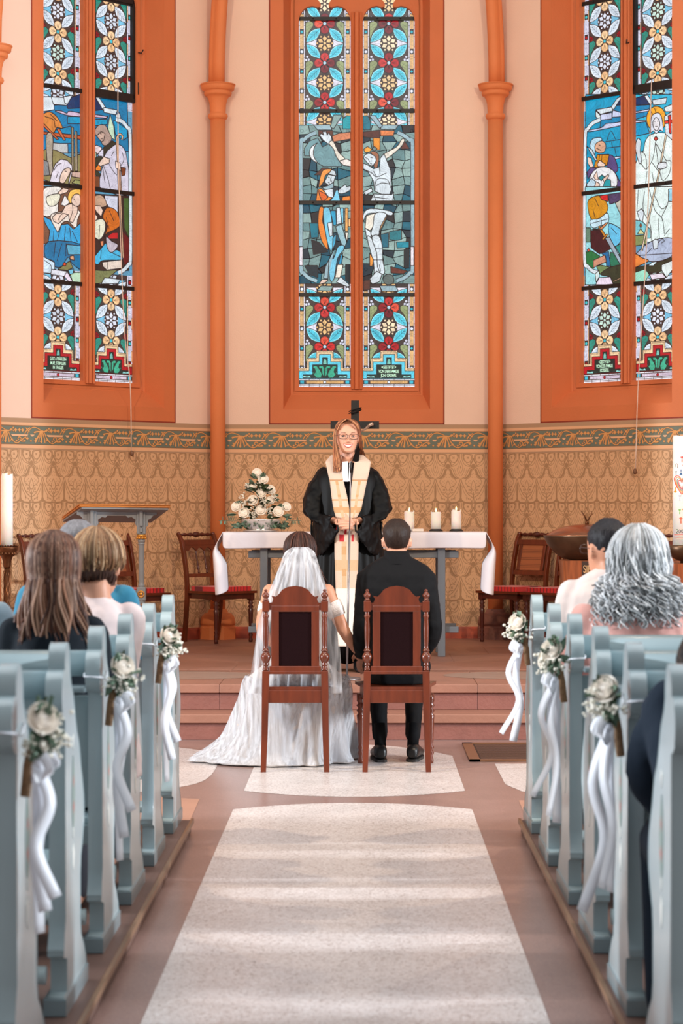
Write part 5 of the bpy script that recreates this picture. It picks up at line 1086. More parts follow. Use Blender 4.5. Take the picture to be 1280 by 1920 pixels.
for pxp in (173, 265):
    c = at(pxp, 1000, YL + .10); x0 = c.x; y0 = c.y
    q = MB(); q.box(x0 - .032, x0 + .032, y0 - .025, y0 + .025, 1.245, 1.43); q.box(x0 - .010, x0 + .014, y0 - .045, y0 - .02, 1.30, 1.42); q.box(x0 - .008, x0 + .012, y0 - .038, y0 - .02, 1.255, 1.285)
    q.lathe([(.030, .85), (.022, .86), (.025, .875), (.019, .885), (.020, .90), (.021, 1.165), (.026, 1.17), (.021, 1.18), (.028, 1.19), (.024, 1.20), (.030, 1.21), (.030, 1.245)], x0, y0, 0, 16)
    q.box(x0 - .032, x0 + .032, y0 - .03, y0 + .03, .765, .86); q.box(x0 - .028, x0 + .028, y0 - .028, y0 + .028, PZ + .08, .66); q.lathe([(.03, .66), (.018, .68), (.026, .70), (.018, .72), (.028, .745), (.03, .765)], x0, y0, 0, 16)
    q.prism([(y0 - .30, PZ), (y0 - .30, PZ + .05), (y0 - .18, PZ + .09), (y0 - .05, PZ + .10), (y0 + .05, PZ + .10), (y0 + .18, PZ + .09), (y0 + .30, PZ + .05), (y0 + .30, PZ)], x0 - .03, x0 + .03, 'x')
    post = q.build('post', M_lgr, le, mods=[BEV(.003)])
    q = MB(); q.lathe([(.030, 1.222), (.034, 1.23), (.030, 1.24)], x0, y0, 0, 16)
    for zz in (1.215, .735):
        for j in range(8): q.ball((x0 + .03 * cos(j * pi / 4 + .4), y0 + .03 * sin(j * pi / 4 + .4), zz), .011, 8, 6)
    q.lathe([(.026, .705), (.031, .712), (.026, .72)], x0, y0, 0, 16)
    q.tube([(x0 + .022 * cos(t * pi / 8), y0 - .032, .812 + .022 * sin(t * pi / 8)) for t in range(17)], .005, 6); q.ball((x0, y0 - .031, .812), .013, 10, 6, sc=(1, .4, 1))
    q.build('gilded_ring', M_lgd, post)
q = MB(); xa, xb = at(173, 0, YL + .1).x, at(265, 0, YL + .1).x; y0 = YL + .1
A = [(xa - .11, 1.43), (xa - .11, 1.38), (xa - .085, 1.375), (xa - .07, 1.355), (xa - .05, 1.345), (xa - .045, 1.30), (xa - .03, 1.29), (xa + .03, 1.29), (xa + .045, 1.32), (xa + .04, 1.345), (xa + .07, 1.365), (xa + .095, 1.36), (xa + .11, 1.375), (xb - .11, 1.375), (xb - .095, 1.36), (xb - .07, 1.365), (xb - .04, 1.345), (xb - .045, 1.32), (xb - .03, 1.29), (xb + .03, 1.29), (xb + .045, 1.30), (xb + .05, 1.345), (xb + .07, 1.355), (xb + .085, 1.375), (xb + .11, 1.38), (xb + .11, 1.43)]
q.prism(A, y0 - .012, y0 + .012); q.build('fretwork', M_lgr, le, mods=[BEV(.003)])
q = MB(); q.box(xa, xb, y0 - .02, y0 + .02, .79, .84)
q.tube([(xb - .03, y0 - .03, .80), (xb - .10, y0 - .05, .81), (xb - .15, y0 - .06, .86), (xb - .19, y0 - .06, .885), (xb - .225, y0 - .06, .87)], [.02, .018, .014, .012, .016], 10)
q.build('cross_rail', M_lgr, le, mods=[BEV(.003)])

# ------------------------------------------------------------------ left candle on bronze stand
M_brz = mat('dark_bronze', (110, 70, 44), .35, .8, var=.4, vscale=30)
Yk = 15.8; pc = at(13, 1020, Yk); zt = CAMZ - (889 - PY) * Yk / F; zs = CAMZ - (1024 - PY) * Yk / F
st = thing('candle_stand', 'bronze candle stand with crown rim at the left edge', 'candle stand', (pc.x, Yk, PZ))
H = zs - PZ; q = MB()
q.lathe([(.02, H - .01), (.05, H - .012), (.072, H - .004), (.076, H), (.078, H - .012), (.072, H - .03), (.06, H - .05), (.058, H - .06), (.04, H - .075), (.03, H - .10), (.026, H - .14), (.023, H - .15)], seg=32)
for j in range(24): q.ball((.075 * cos(j * pi / 12), .075 * sin(j * pi / 12), H + .004), .007, 6, 4)
for j in range(16): q.ball((.062 * cos(j * pi / 8), .062 * sin(j * pi / 8), H - .05), .011, 6, 4)
cr_ = q.build('crown_dish', M_brz, st)
q = MB(); q.lathe([(.020, H * .25), (.020, H - .15)], seg=16)
for j in range(8): q.tube([(.021 * cos(j * pi / 4 + t * .35), .021 * sin(j * pi / 4 + t * .35), H * .27 + (H * .73 - .17) * t / 14) for t in range(15)], .0042, 5)
q.lathe([(.022, H * .27), (.04, H * .26), (.05, H * .235), (.035, H * .21), (.025, H * .19), (.03, H * .15), (.045, H * .1), (.09, .05), (.13, .03), (.135, 0)], seg=24); q.build('stem', M_brz, st)
tc_ = thing('altar_candle_tall', 'tall thick ivory candle burning at the left picture edge', 'candle', (pc.x, Yk, zs + .001)); tc_.name = 'tall_candle'
q = MB(); candle_wax(q, .0415, zt - zs, .006, 4); q.build('wax', M_wax, tc_); flame(tc_, zt - zs, .012, .004)

# ------------------------------------------------------------------ font
Yo = 16.2; fc = at(1100, 1003, Yo); so = F / Yo
fo = thing('baptismal_font', 'wooden baptismal font with wide bronze bowl and domed lid', 'font', (fc.x, Yo, PZ), world=True)
zr = CAMZ - (1003.5 - PY) / so; zb = CAMZ - (1050 - PY) / so
q = MB(); q.lathe([(0.0, zb), (.11, zb), (.17, zb + .01), (.235, zb + .055), (.285, zb + .115), (.308, zr - .01), (.310, zr), (.304, zr), (.28, zr - .05), (.0, zb + .03)], fc.x, Yo, 0, 48)
q.build('bowl', mat('brown_bronze_bowl', (104, 78, 58), .38, .75, var=.3, vscale=10), fo)
q = MB(); q.lathe([(.29, zr - .001), (.285, zr + .004), (.24, zr + .035), (.17, zr + .06), (.09, zr + .075), (0, zr + .078)], fc.x, Yo, 0, 48); q.build('lid', mat('coppery_lid', (168, 112, 82), .25, .85), fo)
q = MB(); zl = zr + .076
q.tube([(fc.x, Yo, zl), (fc.x, Yo, zl + .03)], [.016, .010], 8)
for dx, h, w_ in ((-.03, .115, .012), (.03, .095, .012), (-.008, .06, .012), (.012, .055, .012)): q.tube([(fc.x, Yo, zl + .015), (fc.x + dx * .5, Yo, zl + h * .5), (fc.x + dx * 1.25, Yo, zl + h * .8), (fc.x + dx * 1.1, Yo, zl + h)], [.012, w_, w_ * .7, .001], 6, flat=.5)
q.build('bird_finial', M_brz, fo)
q = MB(); hb = .19; wb = .16
q.rings([[(fc.x + a * w_, Yo + b_ * w_, z_) for a, b_ in ((-1, -.8), (-.9, -1), (.9, -1), (1, -.8), (1, 1), (-1, 1))] for w_, z_ in ((.185, zb), (.17, .85), (.15, .55), (.17, PZ + .03), (.19, PZ))], sm=False)
M_fw = mat('reddish_plank_wood', (158, 84, 44), .45, var=.45, vscale=10, stretch=(4, 4, .3)); q.build('pedestal', M_fw, fo)
q = MB(); xs0, xs1 = at(1091, 0, Yo - .19).x, at(1122, 0, Yo - .19).x; q.box(xs0, xs1, Yo - .192, Yo - .18, PZ + .1, zb - .005); q.build('inscription_strip', mat('charred_wood', (56, 34, 26), .6), fo)
cu = D.curves.new('carved_letters', 'FONT'); cu.body = 'SIE'; cu.size = .075; cu.extrude = .002; cu.materials.append(mat('pale_letters', (214, 170, 120), .6))
o = text_mesh(cu); o.parent = fo; o.location = (xs0 + .006 - fc.x, Yo - .196 - Yo, zb - .085 - PZ); o.rotation_euler = (pi / 2, 0, 0); o.scale = (.62, 1, 1)

# ------------------------------------------------------------------ decorated candle at the right
Yp = 16.0; sp_ = F / Yp; cp = at(1283, 1000, Yp); rc = .083; z0 = CAMZ - (1022 - PY) / sp_; z1 = CAMZ - (817 - PY) / sp_
ps = thing('candle_pedestal', 'striped wooden pedestal carrying a bronze dish at the right edge', 'pedestal', (cp.x, Yp, PZ))
q = MB(); hz = CAMZ - (1056 - PY) / sp_ - PZ
q.rings([[(a * w_, b_ * w_, z_) for a, b_ in ((-1, -1), (1, -1), (1, 1), (-1, 1))] for w_, z_ in ((.115, hz), (.10, .5), (.12, 0))], sm=False); q.build('post', M_fw, ps)
q = MB(); q.lathe([(.03, hz), (.03, hz + .015), (.05, hz + .02), (.09, hz + .04), (.125, hz + .08), (.135, z0 - PZ - .004), (.13, z0 - PZ), (.0, z0 - PZ - .001)], seg=40); q.build('dish', MATS['brown_bronze_bowl'], ps)
pcd = thing('decorated_candle', 'thick white candle painted with hearts and hands, burning at right edge', 'candle', (cp.x, Yp, z0 + .001))
q = MB(); candle_wax(q, rc, z1 - z0, .003, 6, 40); q.build('wax', M_wax, pcd); flame(pcd, z1 - z0, .035, .007)
q = MB()
def onc(zx, zy):   # zoom pixel (738 wide view, origin 1180,800, x7.38) to angle/height on the candle
    px, py = 1180 + zx / 7.38, 800 + zy / 7.38; s_ = max(-.97, min(.97, ((px - 1283) / sp_ * .93) / rc)); an = math.asin(s_)
    return (rc + .0008) * sin(an), -(rc + .0008) * cos(an), CAMZ - (py - PY) / sp_ - z0 - .001
def dr(pts, col, w_=0):
    if w_:
        vs, fs = strip2(sm2(pts, 3) if len(pts) > 2 else pts, w_); q.add([onc(*p) for p in vs], fs, 0, True, lin(col))
    else: q.add([onc(*p) for p in pts], [tuple(range(len(pts)))], 0, False, lin(col))
def hand_(cx, cy, s_, col, up=-1):
    for dx in (-22, -11, 0, 11, 22): dr([(cx, cy), (cx + dx * s_, cy + up * (40 - abs(dx) * .5) * s_)], col, 8 * s_)
    dr([(cx, cy - up * 5), (cx, cy - up * 50 * s_)], col, 14 * s_)
for k_, col in enumerate(((222, 74, 50), (236, 150, 60), (120, 140, 130), (200, 50, 50), (240, 190, 180))):
    g_ = 1 - k_ * .17; dr([(697 + (x_ - 697) * g_, 800 + (y_ - 800) * g_) for x_, y_ in ((697, 745), (660, 690), (620, 685), (600, 720), (612, 790), (650, 870), (697, 940))], col, 11); dr([(697 + (697 - x_) * g_, 800 + (y_ - 800) * g_) for x_, y_ in ((697, 745), (660, 690), (620, 685), (600, 720), (612, 790), (650, 870), (697, 940))], col, 11)
hand_(700, 450, 1, (206, 84, 80)); hand_(685, 640, .9, (30, 90, 140), 1); hand_(730, 560, 1, (232, 100, 40)); hand_(620, 640, .7, (150, 160, 160)); hand_(684, 1290, 1, (206, 90, 50)); hand_(610, 880, .9, (226, 160, 40), 1)
hand_(725, 1170, 1.1, (236, 160, 40)); hand_(668, 1170, .8, (120, 180, 90)); hand_(670, 980, 1, (186, 190, 200)); dr([(720, 1000), (725, 1060), (735, 1110)], (90, 96, 130), 7)
dr([(618, 560), (615, 525), (630, 515), (640, 535), (636, 575)], (120, 80, 60), 6)
for i_, ch in enumerate((((0, 15), (10, 5), (22, 15), (15, 35), (0, 55), (26, 55)), ((5, 10), (0, 30), (6, 52), (20, 50), (24, 28), (18, 10), (5, 10)), ((5, 10), (0, 30), (6, 52), (20, 50), (24, 28), (18, 10), (5, 10)), ((2, 12), (14, 4), (12, 55)))): dr([(622 + i_ * 34 + a, 1415 + b_) for a, b_ in ch], (60, 44, 40), 6)
for yy, col in ((1492, (214, 70, 50)), (1506, (240, 180, 150)), (1530, (206, 110, 80)), (1552, (226, 160, 130))): dr([(597, yy), (640, yy + 2), (690, yy - 1), (760, yy)], col, 7)
q.build('painted_decoration', mat('candle_paint', (255, 255, 255), .5, attr=True), pcd)

# window cords
M_cord = mat('white_cord', (226, 206, 192), .7)
def cord(name, lab, pts, knob):
    t = thing(name, lab, 'cord', pts[0], world=True)
    q = MB(); q.tube(smooth(pts, 4), .0042, 5); q.build('cord', M_cord, t)
    q = MB(); q.ball(knob, .022, 8, 6, sc=(.8, .8, 1.2)); q.build('pull_knob', mat('worn_knob', (120, 84, 60), .6), t)
def onw(w, px, py, d): s_, z_ = unproj(w, px, py, d); return wpt(w, s_, d, z_)
cord('window_cord', 'thin white cord hanging from the left window down the wallpaper', [onw('left', 221, 20, .2), onw('left', 222, 300, .14), onw('left', 232, 600, .02), onw('left', 244, 720, -.06), onw('left', 246, 845, -.06)], onw('left', 247, 850, -.06))
cord('window_cord', 'thin white cord hanging from the right window above the font', [onw('right', 1221, 150, .2), onw('right', 1212, 450, .14), onw('right', 1196, 720, -.02), onw('right', 1191, 880, -.06)], onw('right', 1190, 884, -.06))
# ------------------------------------------------------------------ people
M_skin = mat('skin', (214, 156, 128), .5, sub=.12, var=.05, vscale=20)
M_skin2 = mat('tanned_skin', (206, 146, 116), .5, sub=.12, var=.05, vscale=20)
def fabric(name, c, **k):
    k.setdefault('rough', .85); k.setdefault('bump', .25); k.setdefault('bscale', 14); k.setdefault('sheen', .15); return mat(name, c, **k)
HS = [(0, .026, .082, .035), (.012, .040, .090, .012), (.03, .050, .093, -.015), (.05, .057, .094, -.045), (.08, .066, .093, -.075), (.11, .072, .091, -.088), (.14, .0755, .092, -.094), (.17, .075, .087, -.092), (.195, .068, .072, -.082), (.215, .052, .048, -.060), (.228, .032, .022, -.035), (.234, .010, .003, -.012)]
def hsec(z):
    z = max(0, min(.234, z))
    for a, b_ in zip(HS[:-1], HS[1:]):
        if z <= b_[0]:
            t = (z - a[0]) / (b_[0] - a[0]); return [lerp(a[i], b_[i], t) for i in (1, 2, 3)]
BUMPS = [(.022, 0, .083, .011, .012), (.013, 0, .105, .008, .02), (.009, .011, .078, .007, .007), (.009, -.011, .078, .007, .007), (-.010, .032, .118, .014, .011), (-.010, -.032, .118, .014, .011), (.007, .040, .078, .016, .018), (.007, -.040, .078, .016, .018), (.005, 0, .052, .022, .010), (.006, 0, .014, .018, .012), (.004, .03, .136, .02, .008), (.004, -.03, .136, .02, .008), (-.004, 0, .066, .008, .006)]
def fsurf(x, z):
    w, f, b_ = hsec(z); cy, ry = (f + b_) / 2, (f - b_) / 2
    y = cy + ry * max(0, 1 - min(1, abs(x) / w) ** 2.3) ** (1 / 2.3)
    return y + sum(A * math.exp(-((x - x0) / sx) ** 2 - ((z - z0) / sz) ** 2) for A, x0, z0, sx, sz in BUMPS)
def head(q, H, k=1.0, detail=False, ears=True):
    """H: matrix taking chin-origin head space (facing +y) to world"""
    old = q.T; q.T = H @ Matrix.Scale(k, 4)
    seg = 56 if detail else 24; nz = 44 if detail else 16; rs = []
    for i in range(nz + 1):
        z = .234 * (1 - cos(pi * i / nz)) / 2; w, f, b_ = hsec(z); cy, ry = (f + b_) / 2, (f - b_) / 2; r = []
        for j in range(seg):
            a = 2 * pi * j / seg; c, s = cos(a), sin(a); e = 2 / 2.3
            x = w * math.copysign(abs(c) ** e, c); y = cy + ry * math.copysign(abs(s) ** e, s)
            if s > 0: y += s * sum(A * math.exp(-((x - x0) / sx) ** 2 - ((z - z0) / sz) ** 2) for A, x0, z0, sx, sz in BUMPS)
            r.append((x, y, z))
        rs.append(r)
    q.rings(rs)
    if ears:
        for sg in (-1, 1): q.ball((sg * .078, -.004, .098), .03, 10, 8, sc=(.32, .55, 1)); q.tube([(sg * .083, .008, .12), (sg * .088, -.012, .125), (sg * .088, -.018, .105), (sg * .083, -.008, .075)], [.004, .005, .005, .005], 6)
    q.T = old
def hmat(top, yaw=0, pitch=0, roll=0, k=1.0):
    """place head so that its crown is at `top`"""
    Rm = Matrix.Rotation(yaw, 4, 'Z') @ Matrix.Rotation(pitch, 4, 'X') @ Matrix.Rotation(roll, 4, 'Y')
    off = Rm @ Vector((0, 0, .234 * k)); return Matrix.Translation(Vector(top) - off) @ Rm
def limb(q, pts, rad, seg=12, flat=None):
    P = smooth(pts, 4) if len(pts) > 2 else [Vector(p) for p in pts]; n = len(P); m = len(rad)
    rr_ = [lerp(rad[min(m - 1, int(i / (n - 1) * (m - 1)))], rad[min(m - 1, int(i / (n - 1) * (m - 1)) + 1)], (i / (n - 1) * (m - 1)) % 1) for i in range(n)]
    q.tube(P, rr_, seg, flat=flat); q.ball(P[0], rr_[0], seg, 8); q.ball(P[-1], rr_[-1], seg, 8)
def hand(q, w, d, up, sg=1, curl=.5, s=1.0):
    """relaxed hand: w wrist, d direction, up = back of the hand"""
    w = Vector(w); d = Vector(d).normalized(); up = Vector(up); up = (up - d * up.dot(d)).normalized(); sd = d.cross(up) * sg
    q.tube([w - d * .02, w + d * .03 * s, w + d * .075 * s, w + d * .09 * s], [.024 * s, .034 * s, .038 * s, .032 * s], 12, flat=.45)
    for i, (o_, L) in enumerate(((-.030, .072), (-.010, .082), (.010, .076), (.029, .060))):
        b0 = w + d * .082 * s + sd * o_ * s; c1 = curl * .5; pts = [b0 - d * .02, b0, b0 + (d * cos(c1) - up * sin(c1)) * L * .42 * s]
        c2 = curl * 1.3; pts.append(pts[-1] + (d * cos(c2) - up * sin(c2)) * L * .33 * s); c3 = curl * 2.0; pts.append(pts[-1] + (d * cos(c3) - up * sin(c3)) * L * .25 * s)
        q.tube(pts, [.009 * s, .0095 * s, .0085 * s, .008 * s, .0065 * s], 8); q.ball(pts[-1], .0066 * s, 8, 6)
    t0 = w + d * .025 * s - sd * .025 * s; t1 = t0 - sd * .03 * s + d * .025 * s - up * .01 * s; t2 = t1 + d * .032 * s - sd * .006 * s - up * .008 * s
    q.tube([t0, t1, t2], [.014 * s, .011 * s, .008 * s], 8); q.ball(t2, .008 * s, 8, 6)
def ringz(cx, cy, z, w, d, n=28, e=2.4, rip=None):
    out = []
    for j in range(n):
        a = 2 * pi * j / n; c, s = cos(a), sin(a); x = w * math.copysign(abs(c) ** (2 / e), c); y = d * math.copysign(abs(s) ** (2 / e), s)
        k = 1 + (rip(a, z) if rip else 0); out.append((cx + x * k, cy + y * k, z))
    return out
HAIRM = {}
def hair_mat(name):
    m = mat(name, (255, 255, 255), .5, attr=True, var=.25, vscale=60, stretch=(1, 1, .08), bump=.4, bscale=160, spec=.25)
    return m
M_hair = hair_mat('hair_strands')
def jit(c, rr, v=.2): k = 1 + rr.uniform(-v, v); return lin([max(0, min(255, x * k)) for x in c])
def cap_hair(q, H, k, grow, zlo, zhi, cols, rr, ang0=-pi, ang1=pi, seg=40, nz=14, rough=.004):
    """shell over the scalp; zlo(a) gives the hairline height at angle a (0 = back, pi = front)"""
    M_ = H @ Matrix.Scale(k, 4); g = []
    for i in range(nz + 1):
        row = []
        for j in range(seg + 1):
            a = ang0 + (ang1 - ang0) * j / seg; z0_ = zlo(a); t = i / nz; z = lerp(z0_, .234, sin(t * pi / 2))
            w, f, b_ = hsec(z); cy, ry = (f + b_) / 2, (f - b_) / 2; th = -pi / 2 + a; gr = grow * min(1, .25 + t * 3)
            n_ = rr.uniform(-rough, rough) + gr
            row.append(M_ @ Vector(((w + n_) * cos(th), cy + (ry + n_) * sin(th), z + (gr * 1.0 if t > .6 else 0) * min(1, (t - .6) / .3 if t > .6 else 0))))
        g.append(row)
    av = [sum(c[i] for c in cols) / len(cols) for i in range(3)]; q.weld(g, lambda i, j: jit(av, rr, .07))
def seated(name, label, X, Y, ztop, shz, hw, cm, skin=M_skin, yaw=0, pitch=0, zs=.468, lean=0, arms=None, group=None, k=.98, hands=True, rem=.010, short=False, legs=True, neckw=.052, topz=.0, pad=0, lx=0, floor=.06, trouser=None, extra=None):
    r = thing(name, label, 'person', (X, Y, zs), world=True, group=group)
    H = hmat((X, Y + lean + .02, ztop - .012), yaw, pitch, 0, k); chin = H @ Vector((0, 0, 0)); nb = H @ Vector((0, -.035, .03))
    sh = [Vector((X + s * hw * .80, Y + lean * .8, shz - .062)) for s in (-1, 1)]
    if arms is None: arms = [[sh[i], Vector((X + s * (hw + .005), Y + .05, shz - .31)), Vector((X + s * .10, Y + .27, zs + .15))] for i, s in ((0, -1), (1, 1))]
    q = MB(); head(q, H, k); q.tube([nb + Vector((0, .0, .02)), Vector((X, Y + lean * .9 - .005, shz + .0)), Vector((X, Y + lean * .8, shz - .06))], [neckw, neckw * 1.08, neckw * 1.5], 16)
    T = [(zs + .04, .155, .115, 0), (zs + .16, .14, .10, .1), (shz - .30, hw * .70, .105, .4), (shz - .14, hw * .82, .11, .75), (shz - .06, hw * .78, .095, .9), (shz - .02, hw * .56, .07, 1), (shz + .01, hw * .34, .05, 1)]
    q.rings([ringz(X, Y + lean * c, z, w, d) for z, w, d, c in T])
    for i, s in ((0, -1), (1, 1)):
        limb(q, arms[i], [.047, .041, .034, .026])
        if hands: dv = arms[i][2] - arms[i][1]; hand(q, arms[i][2] + dv.normalized() * .02, dv, (0, 0, 1), s, .4)
        if legs: lX = X + lx + s * .11; limb(q, [(X + s * .08 + lx * .5, Y + .02, zs + .09), (lX, Y + .42, zs + .09)], [.078, .055]); limb(q, [(lX, Y + .42, zs + .08), (lX, Y + .44, floor + .10)], [.05, .032]); limb(q, [(lX, Y + .42, floor + .045), (lX, Y + .60, floor + .035)], [.036, .03])
    if extra: extra(q)
    q.build('body', skin, r, mods=[REM(rem), SMO(4)])
    # garment
    q = MB(); g = .014
    wh = min(.175, hw + .012); T2 = [(zs + .0, wh, .135, 0), (zs + .08, wh, .135, 0), (zs + .18, wh * .9, .12, .1), (shz - .30, hw * .74, .12, .4), (shz - .14, hw * (.86 + pad), .126, .75), (shz - .065, hw * (.84 + pad), .11, .9), (shz - .015, hw * (.62 + pad), .085, 1), (shz + .02 + topz, hw * .32, .06, 1), (shz + .028 + topz, .048, .05, 1)]
    q.rings([ringz(X, Y + lean * c, z, w, d) for z, w, d, c in T2])
    for i in (0, 1): limb(q, arms[i] if not short else [arms[i][0], arms[i][0].lerp(arms[i][1], .6)], [.060, .055, .050, .044] if not short else [.060, .058])
    q.build('top', cm, r, mods=[REM(rem * .9), SMO(8), ('DISPLACE', dict(texture=WRK, strength=.016, mid_level=.5))])
    if trouser and legs:
        q = MB()
        for s in (-1, 1): lX = X + lx + s * .11; limb(q, [(X + s * .08 + lx * .5, Y - .01, zs + .09), (lX, Y + .42, zs + .09)], [.095, .075]); limb(q, [(lX, Y + .42, zs + .08), (lX, Y + .44, floor + .08)], [.072, .055])
        q.build('trousers', trouser, r, mods=[REM(.012), SMO(5)])
    return r, H, k
WRK = D.textures.new('wrinkles', 'CLOUDS'); WRK.noise_scale = .09; WRK.noise_depth = 2
FINE = D.textures.new('fine_wrinkles', 'CLOUDS'); FINE.noise_scale = .03; FINE.noise_depth = 2
def strands(q, H, k, n, zend, cols, rr, a0, a1, grow, fall, r0=.0045, curl=0, top=.234, zz0_=.06, layers=.02, ragged=.03, pts=14, seg=4):
    """strands from the crown over the head then falling; a=0 is the back of the head; fall(a, layer, t)->world xyz offset applied below the head"""
    M_ = H @ Matrix.Scale(k, 4)
    for i in range(n):
        a = rr.uniform(a0, a1); L = rr.random(); th = -pi / 2 + a; P = []; zz0 = zz0_ + rr.uniform(-.01, .03)
        for j in range(7):
            t = j / 6; z = lerp(top, zz0, t ** 1.3) if j else top; w, f, b_ = hsec(z); cy, ry = (f + b_) / 2, (f - b_) / 2; gr = grow * (.5 + .5 * t) + L * layers * (.2 + .8 * t)
            P.append(M_ @ Vector(((w + gr) * cos(th), cy + (ry + gr) * sin(th), z + (grow + L * layers * .6) * (1 - t))))
        ze = zend + rr.uniform(-ragged, ragged); base = P[-1]
        for j in range(1, pts):
            t = j / (pts - 1); p = Vector((base.x, base.y, lerp(base.z, ze, t))); p += fall(a, L, t, base); P.append(p)
        if curl:
            ph = rr.uniform(0, 6.28); fq = rr.uniform(3.5, 6); cr = curl * rr.uniform(.6, 1.3); Q = smooth(P, 3); P = []
            for j, p in enumerate(Q):
                u = j / len(Q); amp = cr * min(1, max(0, (u - .12) * 2.2)); P.append(p + Vector((amp * cos(ph + u * fq * 6.28), amp * sin(ph + u * fq * 6.28), 0)))
        n_ = len(P); q.tube(P, [r0 * (1 - .45 * (j / n_)) for j in range(n_)], seg, cap=False, c=jit(rr.choice(cols), rr))

# --- guests on the left
rr = random.Random(11)
navy = fabric('black_navy_cotton', (18, 26, 34), sheen=0, spec=.2); white = fabric('pale_pink_cotton', (240, 222, 222)); teal_ = fabric('teal_cotton', (28, 112, 142)); lblue = fabric('grey_blue_cotton', (150, 172, 186)); beige = fabric('beige_linen', (222, 206, 200)); pink = fabric('salmon_knit', (238, 178, 168)); dnavy = fabric('dark_navy_wool', (24, 36, 50), sheen=0, spec=.2); jeans = fabric('dark_trousers', (50, 54, 66))
A, HA, kA = seated('person', 'person seen from behind with long straight brown hair and black top, fourth left pew', -.99, 7.28, 1.352, 1.085, .15, navy, lx=-.10, pitch=-.06, trouser=jeans)
q = MB(); BRN = [(120, 78, 60), (92, 56, 42), (146, 104, 82), (170, 132, 110), (78, 48, 38)]
def fallA(a, L, t, b_): return Vector((.045 * sin(a) * t + .016 * sin(t * 5 + a * 9) * t, -.045 * t * (1 - .4 * t) * cos(a * .6) - .01 * L, 0))
strands(q, HA, kA, 850, 1.0, BRN, rr, -1.75, 1.75, .004, fallA, r0=.0064, ragged=.035, layers=.010)
strands(q, HA, kA, 120, 1.04, BRN, rr, -2.4, 2.4, .004, fallA, r0=.0055, layers=.006)
cap_hair(q, HA, kA, .008, lambda a: .06 if abs(a) < 1.9 else .185, 0, BRN, rr); q.build('hair', M_hair, A)
B, HB, kB = seated('person', 'person with short blond-streaked brown hair and pale pink shirt, third left pew', -.95, 8.12, 1.352, 1.09, .15, white, lx=-.12, arms=[[Vector((-1.07, 8.12, 1.03)), Vector((-1.10, 8.17, .78)), Vector((-1.05, 8.39, .64))], [Vector((-.83, 8.12, 1.03)), Vector((-.865, 8.20, .80)), Vector((-.95, 8.40, .64))]], pitch=.05, yaw=-.25, trouser=jeans)
q = MB(); BLD = [(176, 140, 104), (150, 110, 78), (196, 164, 130), (120, 84, 60)]; DRK = [(64, 42, 36), (84, 58, 46)]
cap_hair(q, HB, kB, .012, lambda a: .035 if abs(a) < 1.5 else .175, 0, DRK, rr)
def fallB(a, L, t, b_): return Vector((-.012 * sin(a) * t * t, .022 * t * t * cos(a), 0))
strands(q, HB, kB, 480, 1.225, BLD, rr, -2.5, 2.5, .012, fallB, r0=.0048, ragged=.025, pts=4, layers=.012, zz0_=.125); strands(q, HB, kB, 200, 1.165, DRK, rr, -1.5, 1.5, .004, fallB, r0=.0045, ragged=.012, pts=5, layers=.004); q.build('hair', M_hair, B)
C_, HC, kC = seated('person', 'person with thinning grey hair and teal shirt behind the short-haired guest, second left pew', -1.125, 8.98, 1.388, 1.13, .225, teal_, trouser=jeans)
q = MB(); cap_hair(q, HC, kC, .005, lambda a: .07 if abs(a) < 1.7 else .19, 0, [(130, 130, 136), (100, 100, 108), (150, 150, 154)], rr); q.build('hair', M_hair, C_)
D1, HD, kD = seated('person', 'person in grey-blue top whose shoulder shows at the left edge', -1.475, 8.12, 1.35, 1.10, .215, lblue, trouser=jeans)
q = MB(); cap_hair(q, HD, kD, .008, lambda a: .05 if abs(a) < 1.7 else .18, 0, BRN, rr); q.build('hair', M_hair, D1)
# --- guests on the right
E_, HE, kE = seated('person', 'person in beige jacket with short black hair and glasses, second right pew', .965, 8.95, 1.392, 1.150, .178, beige, M_skin2, lx=.10, yaw=.45, pad=.12, trouser=jeans, topz=.015)
q = MB(); BLK = [(30, 28, 34), (44, 40, 46), (22, 22, 26)]
cap_hair(q, HE, kE, .007, lambda a: .125 - .03 * cos(a) if abs(a) < 2 else .19, 0, BLK, rr, rough=.002, nz=18, seg=60)
q.build('hair', M_hair, E_)
def glasses(H, k, root, dark=(60, 40, 36)):
    q = MB(); q.T = H @ Matrix.Scale(k, 4)
    for sg in (-1, 1):
        pts = [(sg * .034 + .027 * math.copysign(abs(cos(t)) ** .6, cos(t)), .112, .114 + .0175 * math.copysign(abs(sin(t)) ** .6, sin(t))) for t in [i * pi / 12 for i in range(25)]]
        q.tube(pts, .0021, 6); q.tube([(sg * .061, .112, .122), (sg * .078, .08, .122), (sg * .084, .0, .118), (sg * .083, -.02, .105)], .0016, 6)
    q.tube([(-.008, .112, .118), (0, .116, .121), (.008, .112, .118)], .0016, 6)
    return q.build('eyeglasses', mat('dark_frame', dark, .3), root)
glasses(HE, kE, E_)
F_, HF, kF = seated('person', 'person with big curly grey hair and salmon pink top, third right pew', .985, 8.12, 1.345, 1.09, .235, pink, lx=.10, pitch=-.05, trouser=jeans)
GRY = [(226, 228, 232), (206, 210, 214), (180, 184, 186), (240, 242, 244), (156, 158, 158)]
q = MB()
def fallF(a, L, t, b_): return Vector((.045 * sin(a) * t ** .6 * (1 + L * .5), -.05 * t * cos(a * .5) - .012 * L, 0))
strands(q, HF, kF, 700, 1.045, GRY, rr, -2.3, 2.3, .014, fallF, r0=.0040, curl=.013, ragged=.045, pts=9, layers=.036, seg=3)
strands(q, HF, kF, 360, 1.11, GRY, rr, -2.3, 2.3, .010, fallF, r0=.0060, curl=.012, ragged=.05, pts=8, layers=.02, seg=3)
